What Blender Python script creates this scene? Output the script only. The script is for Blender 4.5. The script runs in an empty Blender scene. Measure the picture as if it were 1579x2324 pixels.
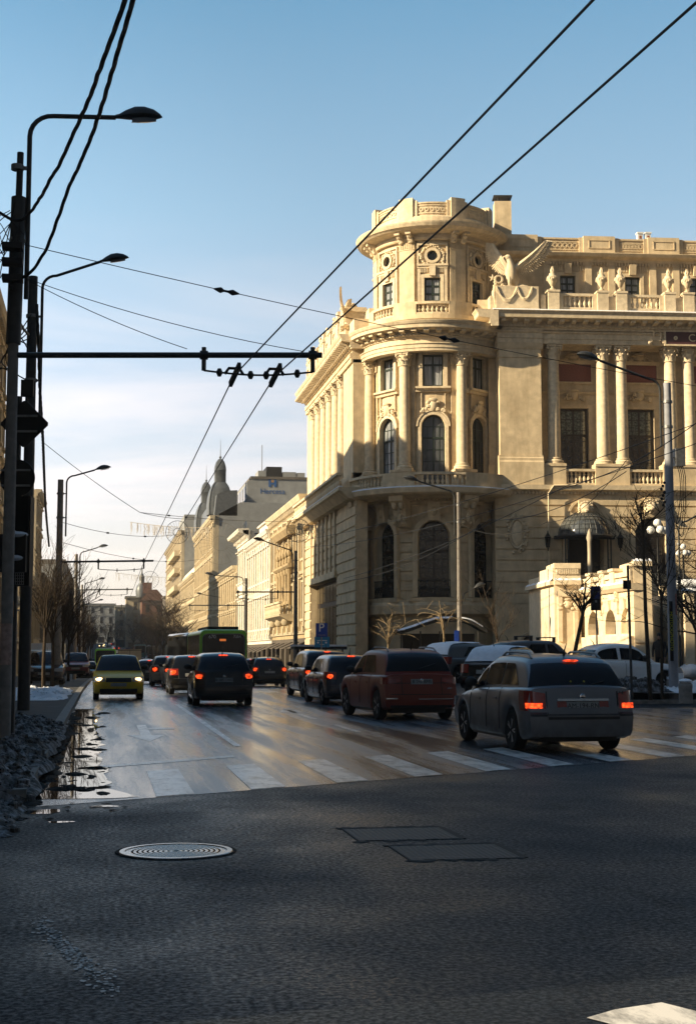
import bpy, math, random
from mathutils import Vector as V, Matrix, noise
R = math.radians; PI = math.pi
sc = bpy.context.scene; COL = sc.collection
rnd = random.Random(7)
# ------------------------------------------------------------------ camera model (survey of the place)
FPX, CX, CY = 3228.0, 789.5, 1162.0
YAW, PITCH, CAMZ = R(9.74), R(5.68), 1.55
CAM = V((0, 0, CAMZ))
FW = V((math.sin(YAW)*math.cos(PITCH), math.cos(YAW)*math.cos(PITCH), math.sin(PITCH)))
RT = V((math.cos(YAW), -math.sin(YAW), 0)); UP = RT.cross(FW)
def ray(px, py): return FW + RT*((px-CX)/FPX) - UP*((py-CY)/FPX)
def at(px, py, D): return CAM + ray(px, py)*D
def at_plane(px, py, P, N):
    d = ray(px, py); return CAM + d*((P-CAM).dot(N)/d.dot(N))
def zat(xy, py):
    a = V((xy[0], xy[1], 0)); k = (CY-py)/FPX
    return CAMZ + (k*a.dot(FW)-a.dot(UP))/(UP.z-k*FW.z)
def smooth(t): t = min(1, max(0, t)); return t*t*(3-2*t)
def interp(tab, x):
    if x <= tab[0][0]: return tab[0][1]
    for (a, b), (c, d) in zip(tab, tab[1:]):
        if x <= c: return b+(d-b)*(x-a)/(c-a)
    return tab[-1][1]
STREET = [(-100, 0), (60, 0), (150, -.9), (200, -.9), (380, 1), (600, 5), (900, 12), (1500, 22)]
def gz(x, y):
    z = interp(STREET, y)
    return z + .5*smooth((y-40)/4)*smooth((x-10.8)/1.5)*(1-smooth((y-100)/20))
# ------------------------------------------------------------------ mesh builder
class MB:
    def __init__(s): s.v = []; s.f = []; s.sm = []
    def add(s, vs, fs, sm=False):
        n = len(s.v); s.v.extend([tuple(p) for p in vs]); s.f.extend([tuple(i+n for i in f) for f in fs]); s.sm.extend([sm]*len(fs)); return s
    def hexa(s, p, sm=False):
        return s.add(p, [(0,3,2,1),(4,5,6,7),(0,1,5,4),(1,2,6,5),(2,3,7,6),(3,0,4,7)], sm)
    def cube(s, x0, x1, y0, y1, z0, z1):
        return s.hexa([(x0,y0,z0),(x1,y0,z0),(x1,y1,z0),(x0,y1,z0),(x0,y0,z1),(x1,y0,z1),(x1,y1,z1),(x0,y1,z1)])
    def obox(s, c, e, hx, hy, z0, z1):
        e = V((e[0], e[1], 0)).normalized(); n = V((-e.y, e.x, 0)); c = V((c[0], c[1], 0))
        q = [c-e*hx-n*hy, c+e*hx-n*hy, c+e*hx+n*hy, c-e*hx+n*hy]
        return s.hexa([p+V((0,0,z0)) for p in q]+[p+V((0,0,z1)) for p in q])
    def bar(s, a, b, w, h=None):
        a = V(a); b = V(b); h = h or w; d = (b-a).normalized()
        r = d.cross(V((0,0,1))); r = r.normalized() if r.length > 1e-4 else V((1,0,0)); u = r.cross(d)
        q = [(-1,-1),(1,-1),(1,1),(-1,1)]
        return s.hexa([a+r*i*w/2+u*j*h/2 for i, j in q]+[b+r*i*w/2+u*j*h/2 for i, j in q])
    def tube(s, pts, r, n=8, cap=True, sm=True):
        pts = [V(p) for p in pts]; m = len(pts); rs = r if isinstance(r, (list, tuple)) else [r]*m
        vs = []; pr = None
        for i, p in enumerate(pts):
            d = (pts[min(i+1, m-1)]-pts[max(i-1, 0)])
            d = d.normalized() if d.length > 1e-9 else V((0,0,1))
            if pr is None:
                pr = d.cross(V((0,0,1)))
                if pr.length < 1e-3: pr = d.cross(V((0,1,0)))
            pr = (pr-d*pr.dot(d)); pr = pr.normalized() if pr.length > 1e-6 else V((1,0,0))
            q = d.cross(pr)
            for k in range(n):
                a = 2*PI*k/n; vs.append(p+(pr*math.cos(a)+q*math.sin(a))*rs[i])
        fs = [(i*n+k, i*n+(k+1)%n, (i+1)*n+(k+1)%n, (i+1)*n+k) for i in range(m-1) for k in range(n)]
        s.add(vs, fs, sm)
        if cap: s.add([vs[k] for k in range(n)]+[vs[(m-1)*n+k] for k in range(n)], [tuple(range(n))[::-1], tuple(range(n, 2*n))])
        return s
    def lathe(s, c, prof, n=16, sm=True, M=None, a0=0, a1=2*PI):
        full = abs(a1-a0-2*PI) < 1e-6; k = n if full else n+1; c = V(c); vs = []
        for r, z in prof:
            for i in range(k):
                a = a0+(a1-a0)*i/n; p = V((r*math.cos(a), r*math.sin(a), z))
                vs.append(c+(M @ p if M else p))
        fs = []
        for j in range(len(prof)-1):
            for i in range(n if full else n):
                b = (i+1) % k
                fs.append((j*k+i, j*k+b, (j+1)*k+b, (j+1)*k+i))
        s.add(vs, fs, sm)
        if full:
            for j, fl in ((0, True), (len(prof)-1, False)):
                if prof[j][0] > 1e-4:
                    ids = [vs[j*k+i] for i in range(k)]; s.add(ids, [tuple(range(k))[::-1] if fl else tuple(range(k))])
        return s
    def ball(s, c, r, n=8, m=5, M=None, sm=True):
        rx, ry, rz = r if isinstance(r, (tuple, list)) else (r, r, r)
        c = V(c); vs = []
        for j in range(m+1):
            t = -PI/2+PI*j/m
            for i in range(n):
                a = 2*PI*i/n; p = V((rx*math.cos(t)*math.cos(a), ry*math.cos(t)*math.sin(a), rz*math.sin(t)))
                vs.append(c+(M @ p if M else p))
        return s.add(vs, [(j*n+i, j*n+(i+1)%n, (j+1)*n+(i+1)%n, (j+1)*n+i) for j in range(m) for i in range(n)], sm)
    def prism(s, pts, d, sm=False):
        pts = [V(p) for p in pts]; d = V(d); n = len(pts)
        return s.add(pts+[p+d for p in pts], [tuple(range(n)), tuple(range(2*n-1, n-1, -1))]+[(i, i+n, (i+1)%n+n, (i+1)%n) for i in range(n)], sm)
    def grid(s, rows, sm=True):
        m = len(rows[0]); return s.add([p for r in rows for p in r], [(j*m+i, j*m+i+1, (j+1)*m+i+1, (j+1)*m+i) for j in range(len(rows)-1) for i in range(m-1)], sm)
    # architecture: everything goes through a map mp(u, o, z): u along the wall, o outwards, z up
    def mbox(s, mp, u0, u1, z0, z1, o0, o1, n=1):
        vs = []
        for i in range(n+1):
            u = u0+(u1-u0)*i/n
            vs += [mp(u,o0,z0), mp(u,o1,z0), mp(u,o1,z1), mp(u,o0,z1)]
        fs = [(i*4+k, i*4+(k+1)%4, i*4+4+(k+1)%4, i*4+4+k) for i in range(n) for k in range(4)]
        return s.add(vs, fs+[(3,2,1,0), (n*4, n*4+1, n*4+2, n*4+3)])
    def mprof(s, mp, u0, u1, prof, n=1):
        m = len(prof); vs = []
        for i in range(n+1):
            u = u0+(u1-u0)*i/n; vs += [mp(u, o, z) for o, z in prof]
        fs = [(i*m+k, i*m+(k+1)%m, (i+1)*m+(k+1)%m, (i+1)*m+k) for i in range(n) for k in range(m)]
        return s.add(vs, fs+[tuple(range(m))[::-1], tuple(range(n*m, n*m+m))])
    def wall(s, mp, U0, U1, Z0, Z1, ops, of, ob, du=None):
        cuts = {U0, U1}
        for o in ops:
            for u in (o[0], o[1]):
                if U0 < u < U1: cuts.add(u)
        cuts = sorted(cuts); full = []
        for a, b in zip(cuts, cuts[1:]):
            n = max(1, math.ceil((b-a)/du)) if du else 1
            full += [a+(b-a)*i/n for i in range(n)]
        full.append(U1)
        for a, b in zip(full, full[1:]):
            if b-a < 1e-6: continue
            m = (a+b)/2; sol = [(Z0, Z1)]
            for o in ops:
                if o[0] < m < o[1]:
                    ns = []
                    for p, q in sol:
                        if o[2] > p: ns.append((p, min(q, o[2])))
                        if o[3] < q: ns.append((max(p, o[3]), q))
                    sol = [x for x in ns if x[1]-x[0] > 1e-5]
            for p, q in sol: s.mbox(mp, a, b, p, q, ob, of)
        for o in ops:
            if len(o) > 4 and o[4] and o[3] <= Z1+1e-6:
                r = (o[1]-o[0])/2; c = (o[0]+o[1])/2; zc = o[3]-r; N = 10
                for k in range(N):
                    ta = PI-PI*k/N; tb = PI-PI*(k+1)/N
                    ua, ub = c+r*math.cos(ta), c+r*math.cos(tb); za, zb = zc+r*math.sin(ta), zc+r*math.sin(tb)
                    zz = o[3]
                    s.hexa([mp(ua,of,za), mp(ub,of,zb), mp(ub,ob,zb), mp(ua,ob,za), mp(ua,of,zz+.001), mp(ub,of,zz+.001), mp(ub,ob,zz+.001), mp(ua,ob,zz+.001)])
        return s
    def arc(s, mp, uc, zc, r0, r1, o0, o1, t0=0, t1=PI, n=14):
        vs = []
        for i in range(n+1):
            t = t0+(t1-t0)*i/n
            for r, o in ((r0,o0), (r1,o0), (r1,o1), (r0,o1)): vs.append(mp(uc+r*math.cos(t), o, zc+r*math.sin(t)))
        fs = [(i*4+k, i*4+(k+1)%4, i*4+4+(k+1)%4, i*4+4+k) for i in range(n) for k in range(4)]
        return s.add(vs, fs+[(3,2,1,0), (n*4, n*4+1, n*4+2, n*4+3)])
    def mball(s, mp, u, o, z, ru, ro, rz, n=7, m=4):
        vs = []
        for j in range(m+1):
            t = -PI/2+PI*j/m
            for i in range(n):
                a = 2*PI*i/n; vs.append(mp(u+ru*math.cos(t)*math.cos(a), o+ro*math.cos(t)*math.sin(a), z+rz*math.sin(t)))
        return s.add(vs, [(j*n+i, j*n+(i+1)%n, (j+1)*n+(i+1)%n, (j+1)*n+i) for j in range(m) for i in range(n)], True)
    def mlathe(s, mp, u, o, z, prof, n=8):
        vs = []
        for r, h in prof:
            for i in range(n):
                a = 2*PI*i/n; vs.append(mp(u+r*math.cos(a), o+r*math.sin(a), z+h))
        return s.add(vs, [(j*n+i, j*n+(i+1)%n, (j+1)*n+(i+1)%n, (j+1)*n+i) for j in range(len(prof)-1) for i in range(n)], True)
    def build(s, name, mat, parent=None, sharp=40):
        me = bpy.data.meshes.new(name); me.from_pydata(s.v, [], s.f); me.update()
        if any(s.sm):
            me.polygons.foreach_set('use_smooth', s.sm)
            try: me.set_sharp_from_angle(angle=R(sharp))
            except Exception: pass
            me.polygons.foreach_set('use_smooth', s.sm)
        me.materials.append(mat); o = bpy.data.objects.new(name, me); COL.objects.link(o)
        if parent: setpar(o, parent)
        return o
def world(o):
    return (world(o.parent) @ o.matrix_parent_inverse if o.parent else Matrix.Identity(4)) @ o.matrix_basis
def setpar(o, p): o.parent = p; o.matrix_parent_inverse = world(p).inverted()
def tag(o, label=None, cat=None, group=None, kind=None):
    for k, v in (('label', label), ('category', cat), ('group', group), ('kind', kind)):
        if v: o[k] = v
    return o
def thing(name, label, cat, loc=(0,0,0), rz=0, group=None):
    o = bpy.data.objects.new(name, None); COL.objects.link(o); o.empty_display_size = .2
    o.location = loc; o.rotation_euler = (0, 0, rz); return tag(o, label, cat, group)
def dup(o, loc=None, rz=None, label=None, group=None, parent=None, name=None):
    c = o.copy(); COL.objects.link(c)
    if name: c.name = name
    if loc is not None: c.location = loc
    if rz is not None: c.rotation_euler = (0, 0, rz)
    if label: c['label'] = label
    if group: c['group'] = group
    if parent is not None: c.parent = parent; c.matrix_parent_inverse = o.matrix_parent_inverse.copy()
    for ch in list(o.children):
        if ch.name in COL.objects: dup(ch, parent=c)
    return c
def text(name, body, size, loc, rot, mat, parent=None, ext=.01, align='CENTER'):
    cu = bpy.data.curves.new(name, 'FONT'); cu.body = body; cu.size = size; cu.extrude = ext; cu.align_x = align; cu.align_y = 'CENTER'
    t_ = bpy.data.objects.new('temporary', cu); COL.objects.link(t_); me = bpy.data.meshes.new_from_object(t_); bpy.data.objects.remove(t_)
    me.materials.clear(); me.materials.append(mat); o = bpy.data.objects.new(name, me); COL.objects.link(o); o.location = loc; o.rotation_euler = rot
    if parent:
        o.parent = parent; o.matrix_parent_inverse = world(parent).inverted()
    return o
def planar(P, e, n):
    P = V((P[0], P[1], 0)); e = V((e[0], e[1], 0)).normalized(); n = V((n[0], n[1], 0)).normalized()
    return lambda u, o, z: P+e*u+n*o+V((0, 0, z))
def cyl(c, Rr, az0):
    def f(u, o, z):
        a = az0-u/Rr; return V((c[0]+(Rr+o)*math.sin(a), c[1]+(Rr+o)*math.cos(a), z))
    return f
def tang(mp, uc):
    P = mp(uc, 0, 0); e = (mp(uc+.05, 0, 0)-mp(uc-.05, 0, 0)).normalized(); n = (mp(uc, 1, 0)-P).normalized()
    return lambda u, o, z: P+e*(u-uc)+n*o+V((0, 0, z))
# ------------------------------------------------------------------ materials
def nodes(name):
    m = bpy.data.materials.new(name); m.use_nodes = True; nt = m.node_tree
    return m, nt, nt.nodes['Principled BSDF'], (lambda t: nt.nodes.new('ShaderNode'+t)), nt.links.new
def mat(name, col, rough=.7, spec=.4, metal=0, ns=6, na=.18, bump=0, bs=30, coat=0, stain=None, emit=None, estr=0, streak=0, ns2=None):
    m, nt, b, N, L = nodes(name)
    b.inputs['Roughness'].default_value = rough; b.inputs['Specular IOR Level'].default_value = spec; b.inputs['Metallic'].default_value = metal
    b.inputs['Coat Weight'].default_value = coat; b.inputs['Coat Roughness'].default_value = .08
    if emit: b.inputs['Emission Color'].default_value = (*emit, 1); b.inputs['Emission Strength'].default_value = estr
    tc = N('TexCoord'); nz = N('TexNoise'); nz.inputs['Scale'].default_value = ns; nz.inputs['Detail'].default_value = 6
    src = tc.outputs['Object']
    if streak:
        mp = N('Mapping'); mp.inputs['Scale'].default_value = (1, 1, streak); L(src, mp.inputs['Vector']); L(mp.outputs[0], nz.inputs['Vector'])
    else: L(src, nz.inputs['Vector'])
    rp = N('ValToRGB'); c = col
    lo = tuple(x*(1-na) for x in c); hi = tuple(min(1, x*(1+na)) for x in c)
    rp.color_ramp.elements[0].position = .3; rp.color_ramp.elements[1].position = .7
    rp.color_ramp.elements[0].color = (*lo, 1); rp.color_ramp.elements[1].color = (*hi, 1); L(nz.outputs['Fac'], rp.inputs['Fac'])
    out = rp.outputs['Color']
    if stain:
        n2 = N('TexNoise'); n2.inputs['Scale'].default_value = ns2 or .6; n2.inputs['Detail'].default_value = 8; n2.inputs['Roughness'].default_value = .65
        mp2 = N('Mapping'); mp2.inputs['Scale'].default_value = (1, 1, .18); L(src, mp2.inputs['Vector']); L(mp2.outputs[0], n2.inputs['Vector'])
        r2 = N('ValToRGB'); r2.color_ramp.elements[0].position = .45; r2.color_ramp.elements[1].position = .72; L(n2.outputs['Fac'], r2.inputs['Fac'])
        mx = N('MixRGB'); mx.inputs['Color2'].default_value = (*stain, 1); ml = N('Math'); ml.operation = 'MULTIPLY'; ml.inputs[1].default_value = .6
        L(r2.outputs['Color'], ml.inputs[0]); L(ml.outputs[0], mx.inputs['Fac']); L(out, mx.inputs['Color1']); out = mx.outputs['Color']
    L(out, b.inputs['Base Color'])
    if bump:
        n3 = N('TexNoise'); n3.inputs['Scale'].default_value = bs; n3.inputs['Detail'].default_value = 5; L(src, n3.inputs['Vector'])
        bp = N('Bump'); bp.inputs['Strength'].default_value = bump; bp.inputs['Distance'].default_value = .02; L(n3.outputs['Fac'], bp.inputs['Height']); L(bp.outputs['Normal'], b.inputs['Normal'])
    return m
STONE = mat('palace_stone', (.62,.50,.33), .85, .2, ns=2.2, na=.17, bump=.35, bs=14, stain=(.33,.245,.145), ns2=1.5)
STONE2 = mat('palace_stone_trim', (.67,.555,.385), .8, .2, ns=5, na=.16, bump=.25, bs=20, stain=(.38,.29,.18), ns2=1.3)
STONE3 = mat('terrace_stone', (.72,.6,.43), .85, .2, ns=4, na=.14, bump=.3, bs=12, stain=(.45,.34,.2))
REDPANEL = mat('red_mosaic', (.22,.07,.05), .6, ns=40, na=.5)
BANNER = mat('banner_maroon', (.07,.025,.03), .6, na=.1)
GOLDTXT = mat('pale_gold_letters', (.6,.5,.32), .5, na=.05)
FRAME = mat('dark_green_frame', (.02,.03,.024), .45, na=.2)
FRAMEB = mat('dark_brown_frame', (.03,.02,.013), .5, na=.3)
GLASS = mat('window_glass', (.03,.035,.045), .04, .8, ns=1.5, na=.5)
def curtain_glass():
    m, nt, b, N, L = nodes('curtained_glass'); tc = N('TexCoord'); w = N('TexNoise'); mp = N('Mapping'); mp.inputs['Scale'].default_value = (9, 9, .4)
    L(tc.outputs['Object'], mp.inputs['Vector']); L(mp.outputs[0], w.inputs['Vector']); w.inputs['Scale'].default_value = 2
    r = N('ValToRGB'); r.color_ramp.elements[0].position = .35; r.color_ramp.elements[1].position = .7
    r.color_ramp.elements[0].color = (.1,.11,.12,1); r.color_ramp.elements[1].color = (.42,.44,.46,1); L(w.outputs['Fac'], r.inputs['Fac']); L(r.outputs[0], b.inputs['Base Color'])
    b.inputs['Roughness'].default_value = .06; b.inputs['Specular IOR Level'].default_value = .8; return m
CURT = curtain_glass()
STAINED = mat('stained_glass', (.05,.04,.025), .08, .8, ns=7, na=.9)
IRON = mat('black_iron', (.012,.012,.012), .5, na=.3)
CONC = mat('concrete_pole', (.24,.22,.2), .85, .3, ns=8, na=.2, bump=.2, bs=40, stain=(.12,.11,.1))
GALV = mat('galvanised_steel', (.22,.22,.22), .45, metal=.6, ns=10, na=.2)
DARKST = mat('dark_painted_steel', (.03,.032,.033), .5, ns=8, na=.3)
RUBBER = mat('black_cable', (.012,.012,.012), .6, na=.2)
WIRE = mat('trolley_wire', (.05,.04,.03), .5, metal=.3, na=.2)
BARK = mat('bark', (.05,.038,.028), .95, .1, ns=20, na=.3, bump=.4, bs=40)
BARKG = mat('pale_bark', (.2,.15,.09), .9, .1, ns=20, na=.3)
SNOW = mat('snow', (.78,.8,.84), .7, .3, ns=8, na=.08, bump=.5, bs=14)
DIRTSNOW = mat('dirty_snow', (.09,.085,.08), .8, .3, ns=5, na=.5, bump=.8, bs=9, stain=(.4,.42,.45), ns2=2.2)
TYRE = mat('tyre_rubber', (.012,.012,.012), .85, .2, ns=30, na=.3)
RIM = mat('alloy_rim', (.35,.35,.36), .35, metal=.8, na=.15)
RIMD = mat('dark_rim', (.06,.06,.06), .5, metal=.4, na=.2)
CARGLASS = mat('car_glass', (.006,.007,.009), .05, .32, na=.2)
CHROME = mat('chrome', (.55,.55,.56), .15, metal=1, na=.05)
BLKPL = mat('black_plastic', (.015,.015,.015), .6, na=.2)
PLATE = mat('number_plate', (.26,.26,.25), .5, na=.1)
INK = mat('plate_ink', (.02,.02,.02), .5, na=.1)
REDOFF = mat('red_lens', (.24,.018,.01), .2, .6, coat=.6, na=.2)
REDON = mat('lit_red_lens', (.5,.03,.01), .3, emit=(1,.07,.012), estr=1.1, na=.05)
HEADON = mat('lit_headlamp', (.9,.8,.6), .2, emit=(1,.66,.26), estr=5, na=.05)
LENS = mat('clear_lens', (.3,.3,.3), .1, .7, na=.1)
AMBER = mat('amber_lens', (.5,.15,.02), .2, na=.1)
WHITE = mat('white_paint', (.72,.72,.7), .5, na=.06)
BLUE = mat('sign_blue', (.012,.05,.33), .4, na=.08)
LBLUE = mat('sign_light_blue', (.02,.22,.45), .4, na=.08)
SHEETBACK = mat('sign_back', (.012,.012,.012), .6, metal=.2, na=.2)
YELLOW = mat('yellow_sticker', (.35,.3,.02), .6, na=.1)
ROOFZINC = mat('zinc_roof', (.11,.12,.13), .42, metal=.2, ns=3, na=.2)
TILE = mat('red_brick_chimney', (.28,.09,.04), .9, ns=12, na=.25)
def lens_structure(m, s):
    nt = m.node_tree; b = nt.nodes['Principled BSDF']; v = nt.nodes.new('ShaderNodeTexVoronoi'); v.inputs['Scale'].default_value = 16; tc = nt.nodes.new('ShaderNodeTexCoord'); nt.links.new(tc.outputs['Object'], v.inputs['Vector'])
    mr = nt.nodes.new('ShaderNodeMapRange'); mr.inputs['From Max'].default_value = .7; mr.inputs['To Min'].default_value = s*2.1; mr.inputs['To Max'].default_value = s*.3; nt.links.new(v.outputs['Distance'], mr.inputs['Value']); nt.links.new(mr.outputs[0], b.inputs['Emission Strength'])
lens_structure(REDON, 1.0); lens_structure(HEADON, 4.5)
GLOBE = mat('white_globe', (.75,.75,.73), .25, .5, na=.04)
def paint(name, c, dirt=.35, rough=.32, coat=.35, metal=0):
    m, nt, b, N, L = nodes(name); tc = N('TexCoord'); sp = N('SeparateXYZ'); L(tc.outputs['Object'], sp.inputs[0])
    nz = N('TexNoise'); nz.inputs['Scale'].default_value = 5; nz.inputs['Detail'].default_value = 8; L(tc.outputs['Object'], nz.inputs['Vector'])
    mr = N('MapRange'); mr.inputs['From Min'].default_value = 1.0; mr.inputs['From Max'].default_value = .15; L(sp.outputs['Z'], mr.inputs['Value'])
    mu = N('Math'); mu.operation = 'MULTIPLY'; L(mr.outputs[0], mu.inputs[0]); L(nz.outputs['Fac'], mu.inputs[1])
    m2 = N('Math'); m2.operation = 'MULTIPLY_ADD'; m2.inputs[1].default_value = dirt*2.4; m2.inputs[2].default_value = dirt*.12; m2.use_clamp = True; L(mu.outputs[0], m2.inputs[0])
    mx = N('MixRGB'); mx.inputs['Color1'].default_value = (*c, 1); mx.inputs['Color2'].default_value = (.06,.055,.048, 1); L(m2.outputs[0], mx.inputs['Fac']); L(mx.outputs[0], b.inputs['Base Color'])
    rr = N('Math'); rr.operation = 'MULTIPLY_ADD'; rr.inputs[1].default_value = .5; rr.inputs[2].default_value = rough; L(m2.outputs[0], rr.inputs[0]); L(rr.outputs[0], b.inputs['Roughness'])
    b.inputs['Metallic'].default_value = metal; b.inputs['Coat Weight'].default_value = coat; b.inputs['Coat Roughness'].default_value = .12
    return m
# ================================================================== THE PALACE
DC = 83.5; _p = at(984, 1200, DC); PC = (_p.x, _p.y)
S = DC/FPX                                         # metres per survey pixel at the corner tower
AZF = math.atan2(-PC[0], -PC[1])                   # azimuth from the tower to the street crossing
FD = V((math.sin(AZF), math.cos(AZF), 0))
def ZR(py, Rr): return zat((PC[0]+FD.x*Rr, PC[1]+FD.y*Rr), py)
palace = thing('palace', 'ornate cream stone palace with a round corner tower and colonnade', 'palace', (PC[0], PC[1], .4))
STEP = R(49.8)
DIM = mat('dim_curtain_glass', (.07,.075,.08), .05, .8, ns=2.5, na=.7, streak=.15)
def arcs(Rr): return Rr*PI*.72                     # visible half-arc of the tower
def ornament(mb, mp, u, o, z, w, h, seed=0, shield=True):
    r = random.Random(seed)
    if shield:
        mb.mball(mp, u, o, z, w*.2, .1, h*.36, 8, 5); mb.mball(mp, u, o+.05, z+h*.36, w*.22, .09, h*.12, 7, 4)
    for k in range(16):
        s = r.choice((-1, 1)); t = r.random(); a = .25+.25*t
        mb.mball(mp, u+s*w*(.16+.36*t), o+.02, z-h*.42+h*.75*(1-t)*r.random()+h*.05, w*r.uniform(.06,.11), r.uniform(.06,.12), h*r.uniform(.07,.14), 6, 3)
def window(parent, mp, uc, w, z0, z1, o, arch=False, cols=2, rows=(.62,), fw=.09, fm=None, pm=None, small=0):
    m = tang(mp, uc); fm = fm or FRAME; pm = pm or GLASS; a, b = uc-w/2, uc+w/2; r = w/2; F = MB(); zt = z1-r if arch else z1
    F.mbox(m, a, a+fw, z0, zt, o-.05, o+.03); F.mbox(m, b-fw, b, z0, zt, o-.05, o+.03); F.mbox(m, a+fw, b-fw, z0, z0+fw, o-.05, o+.025)
    if arch: F.arc(m, uc, zt, r-fw, r, o-.05, o+.03)
    else: F.mbox(m, a+fw, b-fw, z1-fw, z1, o-.05, o+.025)
    for k in range(1, cols): F.mbox(m, a+w*k/cols-fw*.45, a+w*k/cols+fw*.45, z0+fw, z1-fw*.6, o-.04, o+.02)
    for t in rows: z = z0+(z1-z0)*t; F.mbox(m, a+fw, b-fw, z-fw*.5, z+fw*.5, o-.04, o+.028)
    for k in range(1, small):
        z = z0+(z1-z0)*k/small; F.mbox(m, a+fw, b-fw, z-.02, z+.02, o-.03, o+.008)
    if small:
        for k in range(1, cols*2):
            u = a+w*k/(cols*2); F.mbox(m, u-.018, u+.018, z0+fw, zt, o-.03, o+.006)
    f = F.build('window', fm, parent); G = MB()
    if arch:
        pts = [m(a+.02, o-.02, z0+.02), m(b-.02, o-.02, z0+.02)]+[m(uc+(r-.02)*math.cos(PI*k/12), o-.02, zt+(r-.02)*math.sin(PI*k/12)) for k in range(13)]
        G.add(pts, [tuple(range(len(pts)))])
    else: G.add([m(a+.02, o-.02, z0+.02), m(b-.02, o-.02, z0+.02), m(b-.02, o-.02, z1-.02), m(a+.02, o-.02, z1-.02)], [(0,1,2,3)])
    G.build('pane', pm, f); return f
BAL = [(.055,0),(.075,.03),(.05,.08),(.06,.14),(.1,.3),(.095,.38),(.045,.6),(.05,.7),(.075,.78),(.05,.82),(.06,1)]
def balusters(mb, mp, u0, u1, z0, z1, o, sp=.27, k=1):
    n = max(2, round((u1-u0)/sp)); h = z1-z0
    for i in range(n): mb.mlathe(mp, u0+(i+.5)*(u1-u0)/n, o, z0, [(r*k*1.05, t*h) for r, t in BAL], 7)
def balustrade(parent, mp, u0, u1, z0, z1, o, th=.26, n=1, sp=.27, mat_=None, snow=False):
    m = MB(); m.mbox(mp, u0, u1, z0, z0+.13, o-th/2, o+th/2, n); m.mbox(mp, u0, u1, z1-.14, z1, o-th/2-.03, o+th/2+.03, n); balusters(m, mp, u0, u1, z0+.13, z1-.14, o, sp)
    return m.build('balustrade', mat_ or STONE2, parent)
# ---- columns: one prototype per height, copied
def column_proto(r, h, cap_h, parent):
    m = MB(); e = [(r*1.5,0),(r*1.5,.1),(r*1.38,.1),(r*1.45,.16),(r*1.3,.24),(r*1.12,.26),(r*1.2,.31),(r*1.16,.36),(r*1.02,.38)]
    e += [(r*(1-.16*(t**1.7)), .38+(h-.38)*t) for t in [k/8 for k in range(9)]]
    m.lathe((0,0,0), e, 20); c = m.build('column', STONE2, parent)
    k = MB(); rt = r*.95
    k.lathe((0,0,h), [(rt*1.08,0),(rt*1.08,.05),(rt*.98,.07),(rt*1.0,cap_h*.5),(rt*1.25,cap_h*.85),(rt*1.3,cap_h*.86)], 16)
    rr = random.Random(3)
    for row, (z0, hh, n) in enumerate(((.06,cap_h*.42,8),(cap_h*.3,cap_h*.45,8))):
        for i in range(n):
            a = 2*PI*(i+.5*row)/n; d = V((math.cos(a), math.sin(a), 0)); t = V((-d.y, d.x, 0)); w = rt*.3
            rows = []
            for s in range(5):
                q = s/4; out = rt*(1.04+.1*q+(.38*max(0, q-.45))); wz = w*(1-.5*q*q); zz = h+z0+hh*(q-.16*max(0, q-.7)*3)
                rows.append([d*out*.97-t*wz+V((0,0,zz)), d*(out*1.06)+V((0,0,zz+.01)), d*out*.97+t*wz+V((0,0,zz))])
            k.grid(rows)
            k.ball(d*(rt*1.34+.02*row)+V((0,0,h+z0+hh*.86)), (rt*.16, rt*.16, rt*.14), 6, 4)
    for i in range(4):
        a = PI/4+PI/2*i; d = V((math.cos(a), math.sin(a), 0)); k.ball(d*rt*1.55+V((0,0,h+cap_h*.78)), (rt*.27,)*3, 8, 5)
        d2 = V((math.cos(a+PI/4), math.sin(a+PI/4), 0)); k.ball(d2*rt*1.32+V((0,0,h+cap_h*.93)), (rt*.18,)*3, 6, 4)
    q = rt*1.32; k.cube(-q, q, -q, q, h+cap_h*.88, h+cap_h)
    k.build('capital', STONE2, c); return c
# ------------------------------------------------------------------ corner tower
Rw = 3.36
zpt, zpp, zc1, zc0 = ZR(446, 3.6), ZR(457, 3.5), ZR(500, 4.5), ZR(516, 4.5)
zmo = ZR(540, 3.5); zdr = ZR(723, 3.6); mcz1, mcz0 = ZR(725, 5.1), ZR(764, 4.4); zar = ZR(795, 4.3)
zledge1, zledge0 = ZR(1104, 5.4), ZR(1120, 5.3); zbal = ZR(1070, 5.15)
zcolb, zcolt, zcapt = ZR(1064, 4.1), ZR(826, 4.1), zar
mD = cyl(PC, Rw, AZF); A = arcs(Rw); NW = 36
def sp(mp_R, px): return None
# drum wall
ops = []; wz0, wz1 = ZR(684, Rw), ZR(630, Rw); oz = ZR(580.5, Rw)
for k in (-2, -1, 0, 1, 2): ops.append((STEP*k*Rw-.47, STEP*k*Rw+.47, wz0, wz1)); ops.append((STEP*k*Rw-.3, STEP*k*Rw+.3, oz-.3, oz+.3))
w = MB(); w.wall(mD, -A, A, zdr-.3, zmo+.1, ops, 0, -.4, .4)
for k in (-2.5, -1.5, -.5, .5, 1.5, 2.5):
    u = STEP*k*Rw; w.mbox(mD, u-.46, u+.46, zdr, zmo-.15, .005, .17, 3); w.mbox(mD, u-.5, u+.5, zmo-.62, zmo-.57, .17, .2, 3)
    for j in range(7): w.mbox(mD, u-.36+j*.11, u-.31+j*.11, zmo-.54, zmo-.2, .172, .2)
    w.mbox(mD, u-.5, u+.5, zmo-.15, zmo-.02, .005, .21, 3)
w.mprof(mD, -A, A, [(0,zmo-.1),(.2,zmo-.1),(.24,zmo-.02),(.24,zmo+.05),(0,zmo+.05)], NW)
w.build('tower_wall', STONE, palace)
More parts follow.
